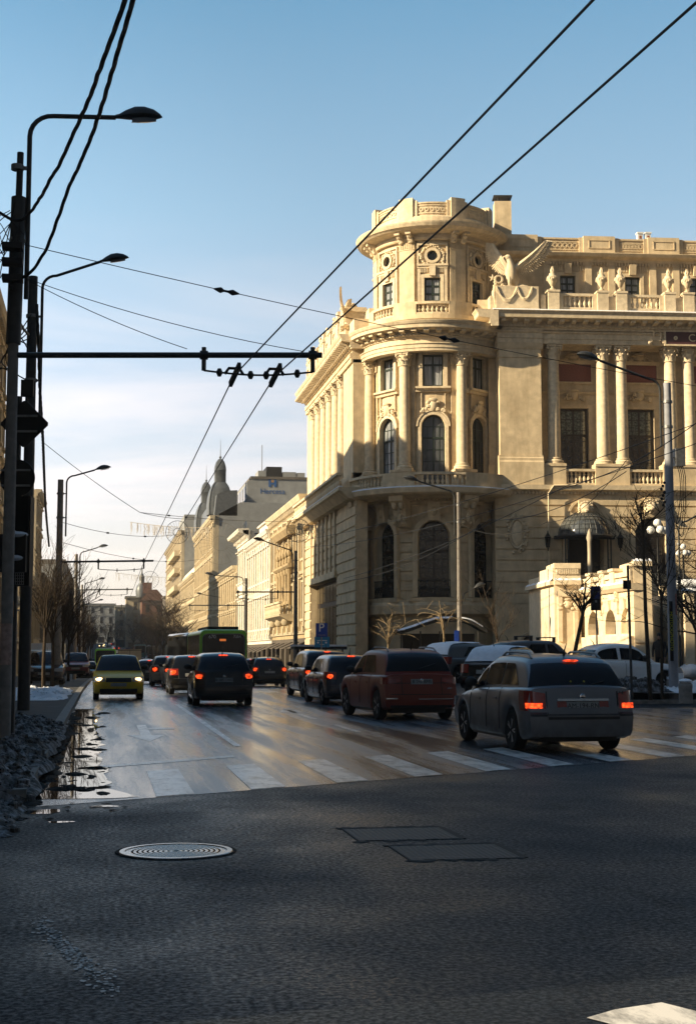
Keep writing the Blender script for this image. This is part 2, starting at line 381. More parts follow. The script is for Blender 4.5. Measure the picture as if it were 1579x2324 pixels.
for k in (-2, -1, 0, 1, 2):
    u = STEP*k*Rw
    window(palace, mD, u, .94, wz0, wz1, -.16, cols=2, rows=(.66, .33), fw=.1, pm=CURT if k < 1 else GLASS)
    s = MB(); m = tang(mD, u)
    s.mbox(m, u-.66, u-.47, wz0-.1, wz1+.18, -.1, .05); s.mbox(m, u+.47, u+.66, wz0-.1, wz1+.18, -.1, .05); s.mbox(m, u-.47, u+.47, wz1, wz1+.18, -.1, .048)
    s.mbox(m, u-.85, u-.69, wz0-.1, wz1+.65, -.1, .03); s.mbox(m, u+.69, u+.85, wz0-.1, wz1+.65, -.1, .03)
    s.mbox(m, u-.9, u+.9, wz1+.68, wz1+.8, -.1, .12); s.mbox(m, u-.18, u+.18, wz1+.1, wz1+.66, .0, .16)
    for j in range(5):
        for sg in (-1, 1): s.mbox(m, u+sg*(.3+j*.09)-.02, u+sg*(.3+j*.09)+.02, wz1+.3, wz1+.6, -.1, .045)
    s.mbox(m, u-.88, u+.88, oz-.72, oz-.6, -.1, .06); s.mbox(m, u-.88, u+.88, oz+.62, oz+.72, -.1, .06)
    s.mbox(m, u-.88, u-.78, oz-.6, oz+.62, -.1, .055); s.mbox(m, u+.78, u+.88, oz-.6, oz+.62, -.1, .055)
    s.arc(m, u, oz, .3, .46, -.12, .13, 0, 2*PI, 24); s.arc(m, u, oz, .3, .7, -.3, -.02, 0, 2*PI, 24)
    r = random.Random(k)
    for j in range(30):
        a = 2*PI*j/30; q = r.uniform(.52,.62); s.mball(m, u+q*math.cos(a)*1.1, .02, oz+q*math.sin(a)*.95, .07, r.uniform(.06,.12), .08, 6, 3)
    for sg in (-1, 1):
        for j in range(4): s.mball(m, u+sg*r.uniform(.55,.7), .04, oz+r.uniform(-.55,.5), .09, .1, .1, 6, 3)
    s.build('window_surround', STONE2, palace)
    f = MB(); f.arc(m, u, oz, .24, .3, -.2, -.12, 0, 2*PI, 20); f.mbox(m, u-.02, u+.02, oz-.25, oz+.25, -.18, -.13); fr = f.build('oculus', FRAME, palace)
    g = MB(); p = [m(u+.27*math.cos(2*PI*i/20), -.17, oz+.27*math.sin(2*PI*i/20)) for i in range(20)]; g.add(p, [tuple(range(20))]); g.build('pane', GLASS, fr)
# top cornice, brackets, parapet
t = MB(); R1 = 3.5; mP = cyl(PC, R1, AZF); A1 = PI*R1
t.mprof(mP, -A1, A1, [(-.3,zmo+.05),(.02,zmo+.05),(.05,zc0-.06),(.5,zc0),(.75,zc0+.04),(.86,zc0+.12),(.95,zc0+.16),(1.04,zc1-.08),(1.06,zc1),(-.3,zc1+.12)], 72)
t.build('tower_cornice', STONE2, palace)
for k in (-2.5, -1.5, -.5, .5, 1.5, 2.5):
    for du in (-.3, .3):
        b = MB()
        u = STEP*k*R1+du; b.mprof(mP, u-.14, u+.14, [(.03,zc0+.0),(.62,zc0+.01),(.6,zc0-.14),(.3,zc0-.2),(.24,zc0-.42),(.12,zc0-.55),(.03,zc0-.58)]); b.mball(mP, u, .3, zc0-.22, .15, .2, .12); b.mball(mP, u, .12, zc0-.5, .13, .12, .1); b.build('cornice_bracket', STONE2, palace)
p = MB(); R2 = 3.42; mQ = cyl(PC, R2, AZF); A2 = PI*R2; zp0 = zc1+.02
p.mprof(mQ, -A2, A2, [(-.4,zp0),(.22,zp0),(.2,zp0+.5),(.12,zp0+.58),(0,zp0+.6),(0,zpp-.1),(.06,zpp-.08),(.06,zpp),(-.4,zpp)], 72)
for k in range(7):
    u = STEP*(k-2.5)*R2; p.mbox(mQ, u-.42, u+.42, zp0+.3, zpt, -.45, .2, 3); p.mbox(mQ, u-.64, u+.64, zp0+.3, zpp+.1, -.42, .1, 3)
    u = STEP*(k-3)*R2; p.mbox(mQ, u-.92, u+.92, zpp-.22, zpp-.16, -.1, .05, 4); p.mbox(mQ, u-.92, u+.92, zp0+.72, zp0+.78, -.1, .05, 4)
    m = tang(mQ, u)
    for j in range(5): p.arc(mQ, u-.62+j*.31, (zpp+zp0)/2+.27, .06, .13, -.05, .045, 0, 2*PI, 12)
p.build('parapet', STONE2, palace)
rf = MB(); rf.lathe((PC[0], PC[1], 0), [(3.2, zp0+.25), (0.01, zp0+.8)], 32); rf.build('roof', ROOFZINC, palace)
ch = MB(); cc = at(1139, 500, 86); ch.obox((cc.x, cc.y), RT, .5, .5, zc0, zat(cc, 462)); chim = ch.build('chimney', STONE, palace)
cw = MB(); zt = zat(cc, 450); cw.obox((cc.x, cc.y), RT, .56, .5, zt-.03, zt+.04)
for i, j in ((-1,-1),(1,-1),(1,1),(-1,1)): cw.bar((cc.x+i*.3, cc.y+j*.3, zat(cc,462)-.01), (cc.x+i*.3, cc.y+j*.3, zt-.02), .05)
cw.build('cowl', DARKST, chim)
# balustrade ring of the tower
mB = cyl(PC, 3.62, AZF); bz0, bz1 = zdr+.02, ZR(684, 3.7)
bs = MB(); AB = 3.62*PI*.7
for k in (-2.5, -1.5, -.5, .5, 1.5, 2.5): bs.mbox(mB, STEP*k*3.62-.68, STEP*k*3.62+.68, bz0, bz1+.02, -.2, .22, 4)
bs.mprof(mB, -AB, AB, [(-.25,bz0-.05),(.3,bz0-.05),(.3,bz0+.2),(-.25,bz0+.2)], 40); bs.build('balustrade_pier', STONE, palace)
for k in (-2, -1, 0, 1, 2): balustrade(palace, mB, STEP*k*3.62-.9, STEP*k*3.62+.9, bz0+.2, bz1, .05, .3, 4, .26)
# main cornice + entablature of the tower
Rm = 4.2; mM = cyl(PC, Rm, AZF); AM = Rm*PI*.66; h = mcz1-mcz0
CORN = [(-.4,mcz0),(.12,mcz0),(.14,mcz0+.1*h),(.22,mcz0+.13*h),(.22,mcz0+.42*h),(.78,mcz0+.5*h),(.84,mcz0+.53*h),(.86,mcz0+.74*h),(.92,mcz0+.8*h),(1.0,mcz0+.97*h),(1.0,mcz1),(-.4,mcz1+.12)]
c = MB(); c.mprof(mM, -AM, AM, CORN, 64); c.mprof(mM, -AM, AM, [(-.4,zar),(.12,zar),(.12,zar+.16),(.16,zar+.17),(.16,zar+.36),(.22,zar+.4),(.22,zar+.45),(.05,zar+.47),(.05,mcz0),(-.4,mcz0)], 64)
n = int(2*AM/.62)
for i in range(n):
    u = -AM+(i+.5)*2*AM/n; c.mprof(mM, u-.13, u+.13, [(.22,mcz0+.44*h),(.7,mcz0+.495*h),(.68,mcz0+.34*h),(.4,mcz0+.27*h),(.22,mcz0+.24*h)])
n = int(2*AM/.2)
for i in range(n):
    u = -AM+(i+.5)*2*AM/n; c.mbox(mM, u-.06, u+.06, mcz0+.13*h, mcz0+.24*h, .2, .3)
c.build('main_cornice', STONE2, palace)
dk = MB(); dk.lathe((PC[0], PC[1], 0), [(5.0, mcz1+.02), (3.2, mcz1+.12)], 40); dk.build('cornice_snow', SNOW, palace)
# piano nobile wall
Rn = 3.4; mN = cyl(PC, Rn, AZF); AN = Rn*PI*.7; uz0, uz1 = ZR(877, Rn), ZR(804, Rn); az0_, az1_ = ZR(1098, Rn), ZR(941, Rn)
ops = []
for k in (-2, -1, 0, 1, 2): u = STEP*k*Rn; ops += [(u-.6, u+.6, uz0, uz1), (u-.68, u+.68, az0_, az1_, True)]
w = MB(); w.wall(mN, -AN, AN, zledge1-.2, zar+.3, ops, 0, -.45, .4)
for k in (-2.5, -1.5, -.5, .5, 1.5, 2.5):
    u = STEP*k*Rn; w.mbox(mN, u-.46, u+.46, zledge1, zcolt+.1, .005, .13, 3); w.mbox(mN, u-.52, u+.52, zcolt+.1, zar, .005, .22, 3)
    mm = cyl(PC, 3.83, AZF); uu = STEP*k*3.83; w.mbox(mm, uu-.55, uu+.55, zledge1, zcolb, -.5, .55, 3); w.mbox(mm, uu-.6, uu+.6, zcolb-.14, zcolb-.001, -.4, .6, 3)
w.build('tower_lower_wall', STONE, palace)
for k in (-2, -1, 0, 1, 2):
    u = STEP*k*Rn; m = tang(mN, u)
    window(palace, mN, u, 1.2, uz0, uz1, -.2, cols=2, rows=(.68,), fw=.11, pm=CURT)
    window(palace, mN, u, 1.36, az0_, az1_, -.22, True, 2, (.67,), .1, small=6, pm=CURT if k == -1 else DIM)
    s = MB(); s.mbox(m, u-.82, u-.6, uz0-.02, uz1+.18, -.1, .09); s.mbox(m, u+.6, u+.82, uz0-.02, uz1+.18, -.1, .09); s.mbox(m, u-.6, u+.6, uz1, uz1+.18, -.1, .088)
    s.mprof(m, u-1.0, u+1.0, [(-.1,uz0-.32),(.12,uz0-.32),(.16,uz0-.2),(.3,uz0-.14),(.3,uz0-.03),(-.1,uz0-.03)])
    s.mbox(m, u-.7, u-.64, uz0-1.25, uz0-.35, -.05, .05); s.mbox(m, u+.64, u+.7, uz0-1.25, uz0-.35, -.05, .05)
    r = .68; zc = az1_-r
    s.mbox(m, u-.86, u-.68, az0_, zc, -.1, .1); s.mbox(m, u+.68, u+.86, az0_, zc, -.1, .1); s.arc(m, u, zc, .68, .86, -.1, .1); s.arc(m, u, zc, .88, .97, -.1, .14)
    ornament(s, m, u, .12, az1_+.5, 1.3, .95, k+9); s.build('window_surround', STONE2, palace)
colp = column_proto(.33, zcolt-zcolb, zcapt-zcolt, palace)
def put_col(src, P, z, first, rz=0):
    if first: src.location = (P[0], P[1], z); src.rotation_euler = (0,0,rz); return src
    return dup(src, (P[0], P[1], z), rz, parent=palace)
for i, k in enumerate((-2.5, -1.5, -.5, .5, 1.5)):
    P = cyl(PC, 3.83, AZF)(STEP*k*3.83, 0, 0); put_col(colp, P, zcolb, i == 0, -AZF+STEP*k)
# corner balcony
mL = cyl(PC, 5.0, AZF); AL = 5.0*PI*.62
l = MB(); l.mprof(mL, -AL, AL, [(-1.8,zledge0-.15),(-.45,zledge0-.15),(-.2,zledge0-.05),(.2,zledge0),(.38,zledge0+.1),(.42,zledge1-.06),(.42,zledge1),(-1.8,zledge1)], 56)
for k in (-1.5, -.5, .5):
    u = STEP*k*5; l.mprof(mL, u-.42, u+.42, [(-1.35,zledge0-.14),(.1,zledge0-.02),(.05,zledge0-.3),(-.35,zledge0-.62),(-.5,zledge0-1.2),(-.75,zledge0-1.7),(-1.35,zledge0-1.75)], 3)
    for q in (-.22, .22): l.mball(mL, u+q, -.3, zledge0-.5, .2, .3, .3)
    ornament(l, mL, u, -.45, zledge0-1.2, .8, .9, int(k*7))
nd = int(2*AL/.24)
for i in range(nd):
    u = -AL+(i+.5)*2*AL/nd; l.mbox(mL, u-.06, u+.06, zledge0-.24, zledge0-.15, -1.2, -.7)
for (a, c_) in ((-AL, -STEP*1.5*5+.5), (-STEP*.5*5-.72, -STEP*.5*5+1.15), (STEP*.5*5-.42, AL)): l.mbox(mL, a, c_, zledge1+.01, zbal, -.12, .2, 6)
l.build('corner_balcony', STONE, palace)
for a, c_ in ((-STEP*1.5*5+.5, -STEP*.5*5-.72), (-STEP*.5*5+1.15, STEP*.5*5-.42)): balustrade(palace, mL, a, c_, zledge1+.02, zbal-.01, .04, .3, 6, .27)
sn = MB(); sn.mprof(mL, -AL, AL, [(.2,zledge1+.005),(.43,zledge1+.005),(.4,zledge1+.07),(.24,zledge1+.08)], 50); sn.build('ledge_snow', SNOW, palace)
# ground storey of the tower, rusticated
Rg = 3.62; mG = cyl(PC, Rg, AZF); AG = Rg*PI*.62; gw0, gw1 = ZR(1355, Rg), ZR(1181, Rg); gz0 = ZR(1362, 4)
ops = [(STEP*k*Rg-.92, STEP*k*Rg+.92, gw0, gw1, True) for k in (-2, -1, 0, 1)]; op2 = [(a-.26, b_+.26, c_, d+.26, True) for a, b_, c_, d, e in ops]
w = MB(); w.wall(mG, -AG, AG, gz0-.1, zledge0+.1, ops, 0, -.7, .4); z = gz0
while z < zledge0-.7:
    zz = z+.54; oo = [(uc-hw, uc+hw, c_, d) for a, b_, c_, d, e in op2 for uc in ((a+b_)/2,) for r in ((b_-a)/2,) for zc in (d-r,) for hw in (r if z+.27 < zc else math.sqrt(max(.01, r*r-(z+.27-zc)**2)) if z+.27-zc < r else .01,)]
    w.wall(mG, -AG, AG, z+.05, zz-.05, oo, .07, -.01, .4); z = zz
w.mprof(mG, -AG, AG, [(-.3,zledge0-.55),(.1,zledge0-.55),(.14,zledge0-.45),(.3,zledge0-.4),(.3,zledge0-.1),(-.3,zledge0-.1)], 40)
z = .6
while z < gz0-.9: w.wall(mG, -AG, AG, z+.05, z+.55, [], .12, -.01, .4); z += .6
w.mprof(mG, -AG, AG, [(-.3,-.2),(.1,-.2),(.1,gz0-.9),(.55,gz0-.75),(.55,gz0-.28),(.42,gz0-.1),(.42,gz0+.02),(-.3,gz0+.02)], 40); w.build('ground_wall', STONE, palace)
for k in (-2, -1, 0, 1):
    u = STEP*k*Rg; m = tang(mG, u); zc = gw1-.92
    window(palace, mG, u, 1.84, gw0, gw1, -.45, True, 2, (.6,), .12, FRAMEB, STAINED, 8)
    s = MB(); s.arc(m, u, zc, .92, 1.2, -.1, .12); s.mbox(m, u-1.2, u-.92, gw0, zc, -.1, .12); s.mbox(m, u+.92, u+1.2, gw0, zc, -.1, .12)
    s.mprof(m, u-.34, u+.34, [(0,gw1-.02),(.3,gw1-.02),(.42,gw1+.9),(.42,gw1+1.0),(0,gw1+1.0)]); s.mball(m, u, .35, gw1+.5, .2, .16, .28)
    s.mbox(m, u-1.4, u+1.4, gw0-.25, gw0-.05, -.1, .35); s.build('window_surround', STONE, palace)
    i = MB(); zr = gw0+.95
    for q in range(17): i.mbox(m, u-.9+q*.1125-.012, u-.9+q*.1125+.012, gw0, zr, .06, .085)
    i.mbox(m, u-.95, u+.95, zr-.03, zr+.02, .05, .1)
    for q in range(8): i.arc(m, u-.8+q*.23, gw0+.5, .07, .1, .06, .085, 0, 2*PI, 10)
    for q in range(24): i.mbox(m, u-.92+q*.08-.03, u-.92+q*.08+.02, gw0+.1+(q%3)*.1, gw0+.32+(q%3)*.15, .06, .08)
    i.build('window_railing', IRON, palace)
# ------------------------------------------------------------------ right-hand wing
AZR = YAW+R(85.4); eR = V((math.sin(AZR), math.cos(AZR), 0)); nR = V((eR.y, -eR.x, 0))
if nR.y > 0: nR = -nR
P0 = at(1136.5, 1200, 80); OR_ = V((P0.x, P0.y, 0)); mF = planar(OR_, eR, nR)
def uR(px, o=0, py=1000):
    p = at_plane(px, py, OR_+nR*o+V((0,0,0)), nR); return (p-OR_).dot(eR)
def zF(py, px=1350, o=0): return at_plane(px, py, OR_+nR*o, nR).z
UE = uR(1579)+9                                       # the wing runs on beyond the frame
z_led1, z_led0 = zF(1102), zF(1117); z_cb = zF(1052); z_ct, z_cap = zF(815), zF(782)
z_ar, z_co0, z_co1 = zF(781), zF(750), zF(715)
wing = MB()
wl = -2.0                                             # back wall of the colonnade
bay = uR(1455)-uR(1302); wins = [(uR(1269.5, wl)+bay*k, uR(1334.6, wl)+bay*k) for k in range(4)]
wz0_, wz1_ = zF(1098, 1300, wl), zF(927, 1300, wl); u_pil0, u_pil1 = 0, uR(1229)
wing.wall(mF, u_pil1-.3, UE, z_led1, z_ar+.2, [(a, b, wz0_, wz1_) for a, b in wins], wl, wl-.5)
pw, pt = zF(867, 1300, wl), zF(831, 1300, wl)
for a, b in wins:
    wing.mbox(mF, a-.35, a-.002, z_led1, wz1_+.2, wl-.01, wl+.1); wing.mbox(mF, b+.002, b+.35, z_led1, wz1_+.2, wl-.01, wl+.1); wing.mbox(mF, a, b, wz1_, wz1_+.2, wl-.01, wl+.098)
    wing.mprof(mF, a-.4, b+.4, [(wl-.01,pt+.1),(wl+.1,pt+.1),(wl+.14,pt+.2),(wl+.2,pt+.3),(wl-.01,pt+.3)]); wing.mbox(mF, a-.3, b+.3, pw-.12, pw, wl-.01, wl+.12); wing.mbox(mF, a-.3, a-.2, pw, pt+.1, wl-.01, wl+.1); wing.mbox(mF, b+.2, b+.3, pw, pt+.1, wl-.01, wl+.1)
    ornament(wing, mF, (a+b)/2, wl+.12, wz1_+.75, 1.3, .8, 5); ornament(wing, mF, (a+b)/2, wl+.15, pt+.5, 1.6, .5, 8)
    for q in range(20): wing.mbox(mF, a-.35+q*.13, a-.28+q*.13, pt+.75, pt+1.0, wl-.01, wl+.06)
wing.mprof(mF, u_pil1, UE, [(wl-.01,pw-.75),(wl+.08,pw-.75),(wl+.16,pw-.6),(wl-.01,pw-.6)])
wing.build('wing_wall', STONE, palace)
for a, b in wins: MB().mbox(mF, a-.2, b+.2, pw, pt+.1, wl, wl+.05).build('red_mosaic_panel', REDPANEL, palace)
for a, b in wins: window(palace, mF, (a+b)/2, b-a, wz0_, wz1_, wl-.2, cols=2, rows=(.645,), fw=.13, fm=FRAMEB, pm=STAINED, small=7)
TRANS = mat('stained_transom_glass', (.11,.12,.09), .1, .7, ns=9, na=.8)
for a, b in wins: MB().mbox(mF, a+.15, b-.15, wz0_+(wz1_-wz0_)*.66, wz1_-.15, wl-.219, wl-.212).build('transom_glass', TRANS, palace)
# end pavilion
pv = MB(); d_ = -6.5
pv.mbox(mF, 0, u_pil1, z_led1, z_ar+.3, -1.3, 0); pv.mbox(mF, -.4, u_pil1, z_led1-.3, z_ar+.3, d_, -1.302)
zp = zF(1047); pv.mprof(mF, -.08, u_pil1+.06, [(-1.29,z_led1),(.16,z_led1),(.16,zp-.1),(.1,zp),(.1,zp+.14),(.05,zp+.2),(.05,zp+.3),(-1.29,zp+.3)])
pv.mprof(mF, -.46, 0, [(d_,z_led1),(-1.2,z_led1),(-1.2,zp-.1),(d_,zp-.1)]); zn = zF(814); pv.mbox(mF, -.04, u_pil1+.04, zn, zn+.09, -1.28, .05)
pv.mprof(mF, -.1, u_pil1+.1, [(-1.28,z_ar-.35),(.03,z_ar-.35),(.1,z_ar-.2),(.14,z_ar),(-1.28,z_ar)]); pv.build('end_pavilion', STONE, palace)
colR = column_proto(.37, z_ct-z_cb, z_cap-z_ct, palace); first = True
cu = [uR(x, -.55, 920) for x in (1256, 1367, 1409.5, 1521, 1563)]; cu += [cu[-1]+2.8, cu[-1]+3.9]
for i, u in enumerate(cu):
    P = mF(u, -.6, 0); put_col(colR, P, z_cb, first, -AZR+PI/2); first = False
for a, b in ((uR(1231), uR(1283)), (uR(1349.5), uR(1427)), (uR(1503), uR(1590)), (uR(1590)+1.9, UE)):
    pd = MB(); pd.mbox(mF, a, b, z_led1, z_cb-.001, -1.3, 0); pd.mbox(mF, a-.001, b+.02, z_cb-.17, z_cb-.03, -1.32, .05); pd.build('column_pedestal', STONE, palace)
zb1 = zF(1064)
for a, b in ((uR(1283), uR(1349.5)), (uR(1427), uR(1503)), (uR(1590), uR(1590)+1.9)): balustrade(palace, mF, a, b, z_led1+.02, zb1, -.25, .34, 1, .25)
# entablature
en = MB(); HH = z_co1-z_co0
CR = [(-.6,z_co0-.05),(.1,z_co0-.05),(.12,z_co0+.06),(.2,z_co0+.1),(.2,z_co0+.45*HH),(.8,z_co0+.52*HH),(.86,z_co0+.56*HH),(.88,z_co0+.8*HH),(1.0,z_co1-.03),(1.0,z_co1),(-2.5,z_co1+.06),(-2.5,z_co0-.05)]
en.mprof(mF, -.5, UE, CR); en.mprof(mF, u_pil1-.1, UE, [(-2.4,z_ar),(-.05,z_ar),(-.05,z_ar+.26),(.0,z_ar+.27),(.0,z_ar+.55),(.1,z_ar+.62),(.1,z_ar+.68),(-.08,z_ar+.7),(-.08,z_co0-.05),(-2.4,z_co0-.05)])
en.mprof(mF, -.12, u_pil1+.1, [(-2.4,z_ar+.001),(.06,z_ar+.001),(.06,z_ar+.26),(.12,z_ar+.27),(.12,z_ar+.55),(.22,z_ar+.62),(.22,z_ar+.68),(.05,z_ar+.7),(.05,z_co0-.051),(-2.4,z_co0-.051)])
en.mprof(planar(mF(-.5,0,0), -nR, -eR), -.98, 6, [(o+.0, z) for o, z in CR[:10]]+[(-.3,z_co1),(-.3,z_co0-.05)])
u = 0
while u < UE:
    en.mprof(mF, u, u+.26, [(.2,z_co0+.46*HH),(.72,z_co0+.51*HH),(.7,z_co0+.36*HH),(.42,z_co0+.3*HH),(.2,z_co0+.28*HH)]); u += .68
u = -.4
while u < UE: en.mbox(mF, u, u+.11, z_co0+.1, z_co0+.28*HH-.02, .19, .29); u += .2
en.build('entablature', STONE2, palace)
sn = MB(); sn.mprof(mF, -.5, UE, [(.2,z_co1+.01),(.99,z_co1+.005),(.95,z_co1+.06),(.3,z_co1+.09)]); sn.build('cornice_snow', SNOW, palace)
# lower ledge
le = MB(); le.mprof(mF, -.1, UE, [(-1.4,z_led0-.1),(-.12,z_led0-.1),(-.1,z_led0),(.05,z_led0+.05),(.22,z_led0+.12),(.25,z_led1),(-1.4,z_led1+.001)])
u = 0
while u < UE: le.mbox(mF, u, u+.1, z_led0-.12, z_led0+.03, -.1, .02); u += .2
pc = uR(1240); le.tube([mF(uR(1303), .3, z_led1+.35), mF(uR(1300), .3, z_led1-.02), mF(pc+.3, .3, z_led1-.05), mF(pc, .22, z_led0-.1), mF(pc, .1, 1.5)], .045, 6)
le.build('ledge', STONE2, palace)
# ground storey of the wing
ar = (uR(1437), uR(1509)); rr_ = (ar[1]-ar[0])/2; aw0, aw1 = zF(1300, 1470), zF(1175, 1470); dr = (uR(1283), uR(1366)); dw1 = zF(1180, 1325)
bay2 = (ar[0]+ar[1]-dr[0]-dr[1])/2
opsG = [(ar[0], ar[1], aw0, aw1, True), (dr[0], dr[1], zF(1310), dw1, True), (ar[0]+bay2, ar[1]+bay2, aw0, aw1, True)]
g = MB(); g.wall(mF, -.3, UE, -.2, z_led0, opsG, -.2, -1.0)
def band(op, z):
    a, b, c_, d = op[:4]; r = (b-a)/2+.28; uc = (a+b)/2; zc = d+.28-r; hw = r if z < zc else (math.sqrt(r*r-(z-zc)**2) if z-zc < r else 0.001); return (uc-hw, uc+hw, c_-.3, d+.4)
z = z_led0-.75
while z > 1.2:
    g.wall(mF, -.3, UE, z-.62, z-.07, [band(o, z-.35) for o in opsG], -.12, -.21); z -= .62
g.mbox(mF, -.3, UE, z_led0-.72, z_led0-.12, -.21, -.12); g.mbox(mF, -.33, UE, -.2, 1.15, -.21, .1)
for o in opsG:
    a, b, c_, d = o[:4]; uc = (a+b)/2; r = (b-a)/2; g.arc(mF, uc, d-r, r, r+.25, -.3, -.06); g.mbox(mF, a-.25, a, c_, d-r, -.3, -.06); g.mbox(mF, b, b+.25, c_, d-r, -.3, -.06)
    g.mprof(mF, uc-.4, uc+.4, [(-.2,d+.02),(.05,d+.02),(.2,d+1.1),(-.2,d+1.1)]); g.arc(mF, uc, d+.25, .85, .98, -.2, -.02, R(15), R(165), 14)
g.mbox(mF, -.28, -.1, 0, z_led0, -6.5, -.99); g.build('ground_wall', STONE, palace)
for o in opsG:
    uc = (o[0]+o[1])/2; k = MB(); k.mball(mF, uc, .12, o[3]+.62, .36, .28, .34, 10, 6)
    for q in range(14): a = 2*PI*q/14; k.mball(mF, uc+.36*math.cos(a), .1, o[3]+.66+.34*math.sin(a), .11, .16, .12, 6, 4)
    k.mball(mF, uc, .36, o[3]+.5, .15, .14, .13, 8, 4); k.build('lion_keystone', STONE3, palace)
window(palace, mF, (ar[0]+ar[1])/2, ar[1]-ar[0], aw0, aw1, -.6, True, 2, (.55,), .14, FRAMEB, STAINED, 6)
window(palace, mF, (ar[0]+ar[1])/2+bay2, ar[1]-ar[0], aw0, aw1, -.6, True, 2, (.55,), .14, FRAMEB, STAINED, 6)
door = MB(); door.mbox(mF, dr[0], dr[1], .4, dw1, -1.02, -.95)
dobj = door.build('door', FRAMEB, palace)
dp = MB()
for q in range(4):
    for j in range(4): dp.mbox(mF, dr[0]+.1+q*(dr[1]-dr[0])/4, dr[0]+(q+1)*(dr[1]-dr[0])/4-.05, 3.9+j*.75, 4.5+j*.75, -.95, -.9)
dp.build('door_panel', STAINED, dobj)
ov = MB(); uo, zo = uR(1171), zF(1211); ww, hh = .42, .82
for q in range(40):
    a = 2*PI*q/40; ov.mball(mF, uo+ww*1.0*math.cos(a), -.1, zo+hh*math.sin(a), .07, .12, .08, 6, 3)
r = random.Random(4)
for q in range(60):
    a = r.uniform(0, 2*PI); k = r.uniform(1.12, 1.5); ov.mball(mF, uo+ww*k*math.cos(a), -.1, zo+hh*(k-.08)*math.sin(a), r.uniform(.06,.12), r.uniform(.08,.16), r.uniform(.07,.13), 6, 3)
ov.mball(mF, uo, -.12, zo, ww*.85, .08, hh*.88, 14, 6); ov.build('oval_cartouche', STONE2, palace)
# glazed dome over the entrance
ud = uR(1331, 1.0); zd0 = zF(1214, 1330, 1.0); zd1 = zF(1160, 1330, 1.0); rd = (uR(1388, 1.)-uR(1272, 1.))/2
cn = MB(); NR = 14
def dm(a, t): return mF(ud+rd*math.cos(a)*math.cos(t)**.85, -.1+rd*1.15*math.sin(a)*math.cos(t)**.85, zd0+(zd1-zd0)*math.sin(t))
for i in range(NR+1):
    a = PI*i/NR; cn.tube([dm(a, PI/2*j/8) for j in range(9)], .022, 4)
for j in range(7):
    t = PI/2*j/7; cn.tube([dm(PI*i/20, t) for i in range(21)], .022, 4)
cn.mbox(mF, ud-rd-.25, ud+rd+.25, zd0-.16, zd0+.02, -.15, .2)
cn.tube([mF(ud+(rd+.12)*math.cos(PI*i/20), -.1+(rd*1.15+.12)*math.sin(PI*i/20), zd0-.05) for i in range(21)], .09, 6)
for s_ in (-1, 1):
    for q in (.93, .8): cn.tube([mF(ud+s_*rd*q*.95, .9, zd0-.1), mF(ud+s_*rd*q*.95, .9, 3.3)], .045, 6)
    for q in range(8): cn.tube([mF(ud+s_*rd*.76, .9, 3.6+q*.45), mF(ud+s_*rd*.885, .9, 3.6+q*.45)], .02, 4)
cano = cn.build('entrance_canopy', DARKST, palace)
gl = MB(); gl.grid([[dm(PI*i/24, PI/2*j/8)*1 for i in range(25)] for j in range(9)]); gl.build('glazing', mat('canopy_glass', (.07,.075,.075), .12, .7, ns=5, na=.5), cano)
# ------------------------------------------------------------------ attic of the wing
aw = -2.6; za0, za1 = z_co1, zF(585, 1350, aw); zat1 = zF(541, 1350, aw)
at_ = MB(); aws = [(uR(1274.7, aw)+bay*k, uR(1310, aw)+bay*k) for k in range(4)]; ax0, ax1 = zF(672, 1300, aw), zF(626.5, 1300, aw)
at_.wall(mF, -2.2, UE, za0, za1, [(a, b, ax0, ax1) for a, b in aws], aw, aw-.5)
at_.mprof(mF, -2.3, UE, [(aw-.4,za1-.3),(aw+.12,za1-.3),(aw+.16,za1-.15),(aw+.5,za1-.05),(aw+.6,za1+.12),(aw+.6,za1+.16),(aw-.4,za1+.2)])
at_.mbox(mF, -2.2, UE, za1+.15, zat1-.1, aw-.5, aw+.02); at_.mbox(mF, -2.22, UE, zat1-.12, zat1-.02, aw-.55, aw+.08)
u = -.4
while u < UE: at_.mbox(mF, u, u+.09, za1-.5, za1-.3, aw-.01, aw+.14); u += .18
piers = [(uR(1180, aw)-.9, uR(1180, aw)+1.15)]+[(uR(1365, aw)-.95+bay*k, uR(1365, aw)+.95+bay*k) for k in range(4)]
for a, b in piers:
    at_.mbox(mF, a, b, za1+.2, zat1+.08, aw-.6, aw+.2); at_.mbox(mF, a-.25, b+.25, za1+.2, zat1+.0, aw-.58, aw+.12)
    m1, m2, n1, n2 = a+.3, b-.3, za1+.5, zat1-.15
    for q in ((m1, m2, n1, n1+.05), (m1, m2, n2-.05, n2), (m1, m1+.05, n1, n2), (m2-.05, m2, n1, n2)): at_.mbox(mF, *q, aw+.19, aw+.235)
for (a, b), (c_, d) in zip(piers, piers[1:]):
    nq = 7; lo, hi = b+.35, c_-.35
    for q in range(nq): at_.arc(mF, lo+(q+.5)*(hi-lo)/nq, (za1+zat1)/2+.12, .1, .16, aw, aw+.06, 0, 2*PI, 12)
    at_.mbox(mF, lo, hi, za1+.42, za1+.47, aw, aw+.06); at_.mbox(mF, lo, hi, zat1-.3, zat1-.25, aw, aw+.06)
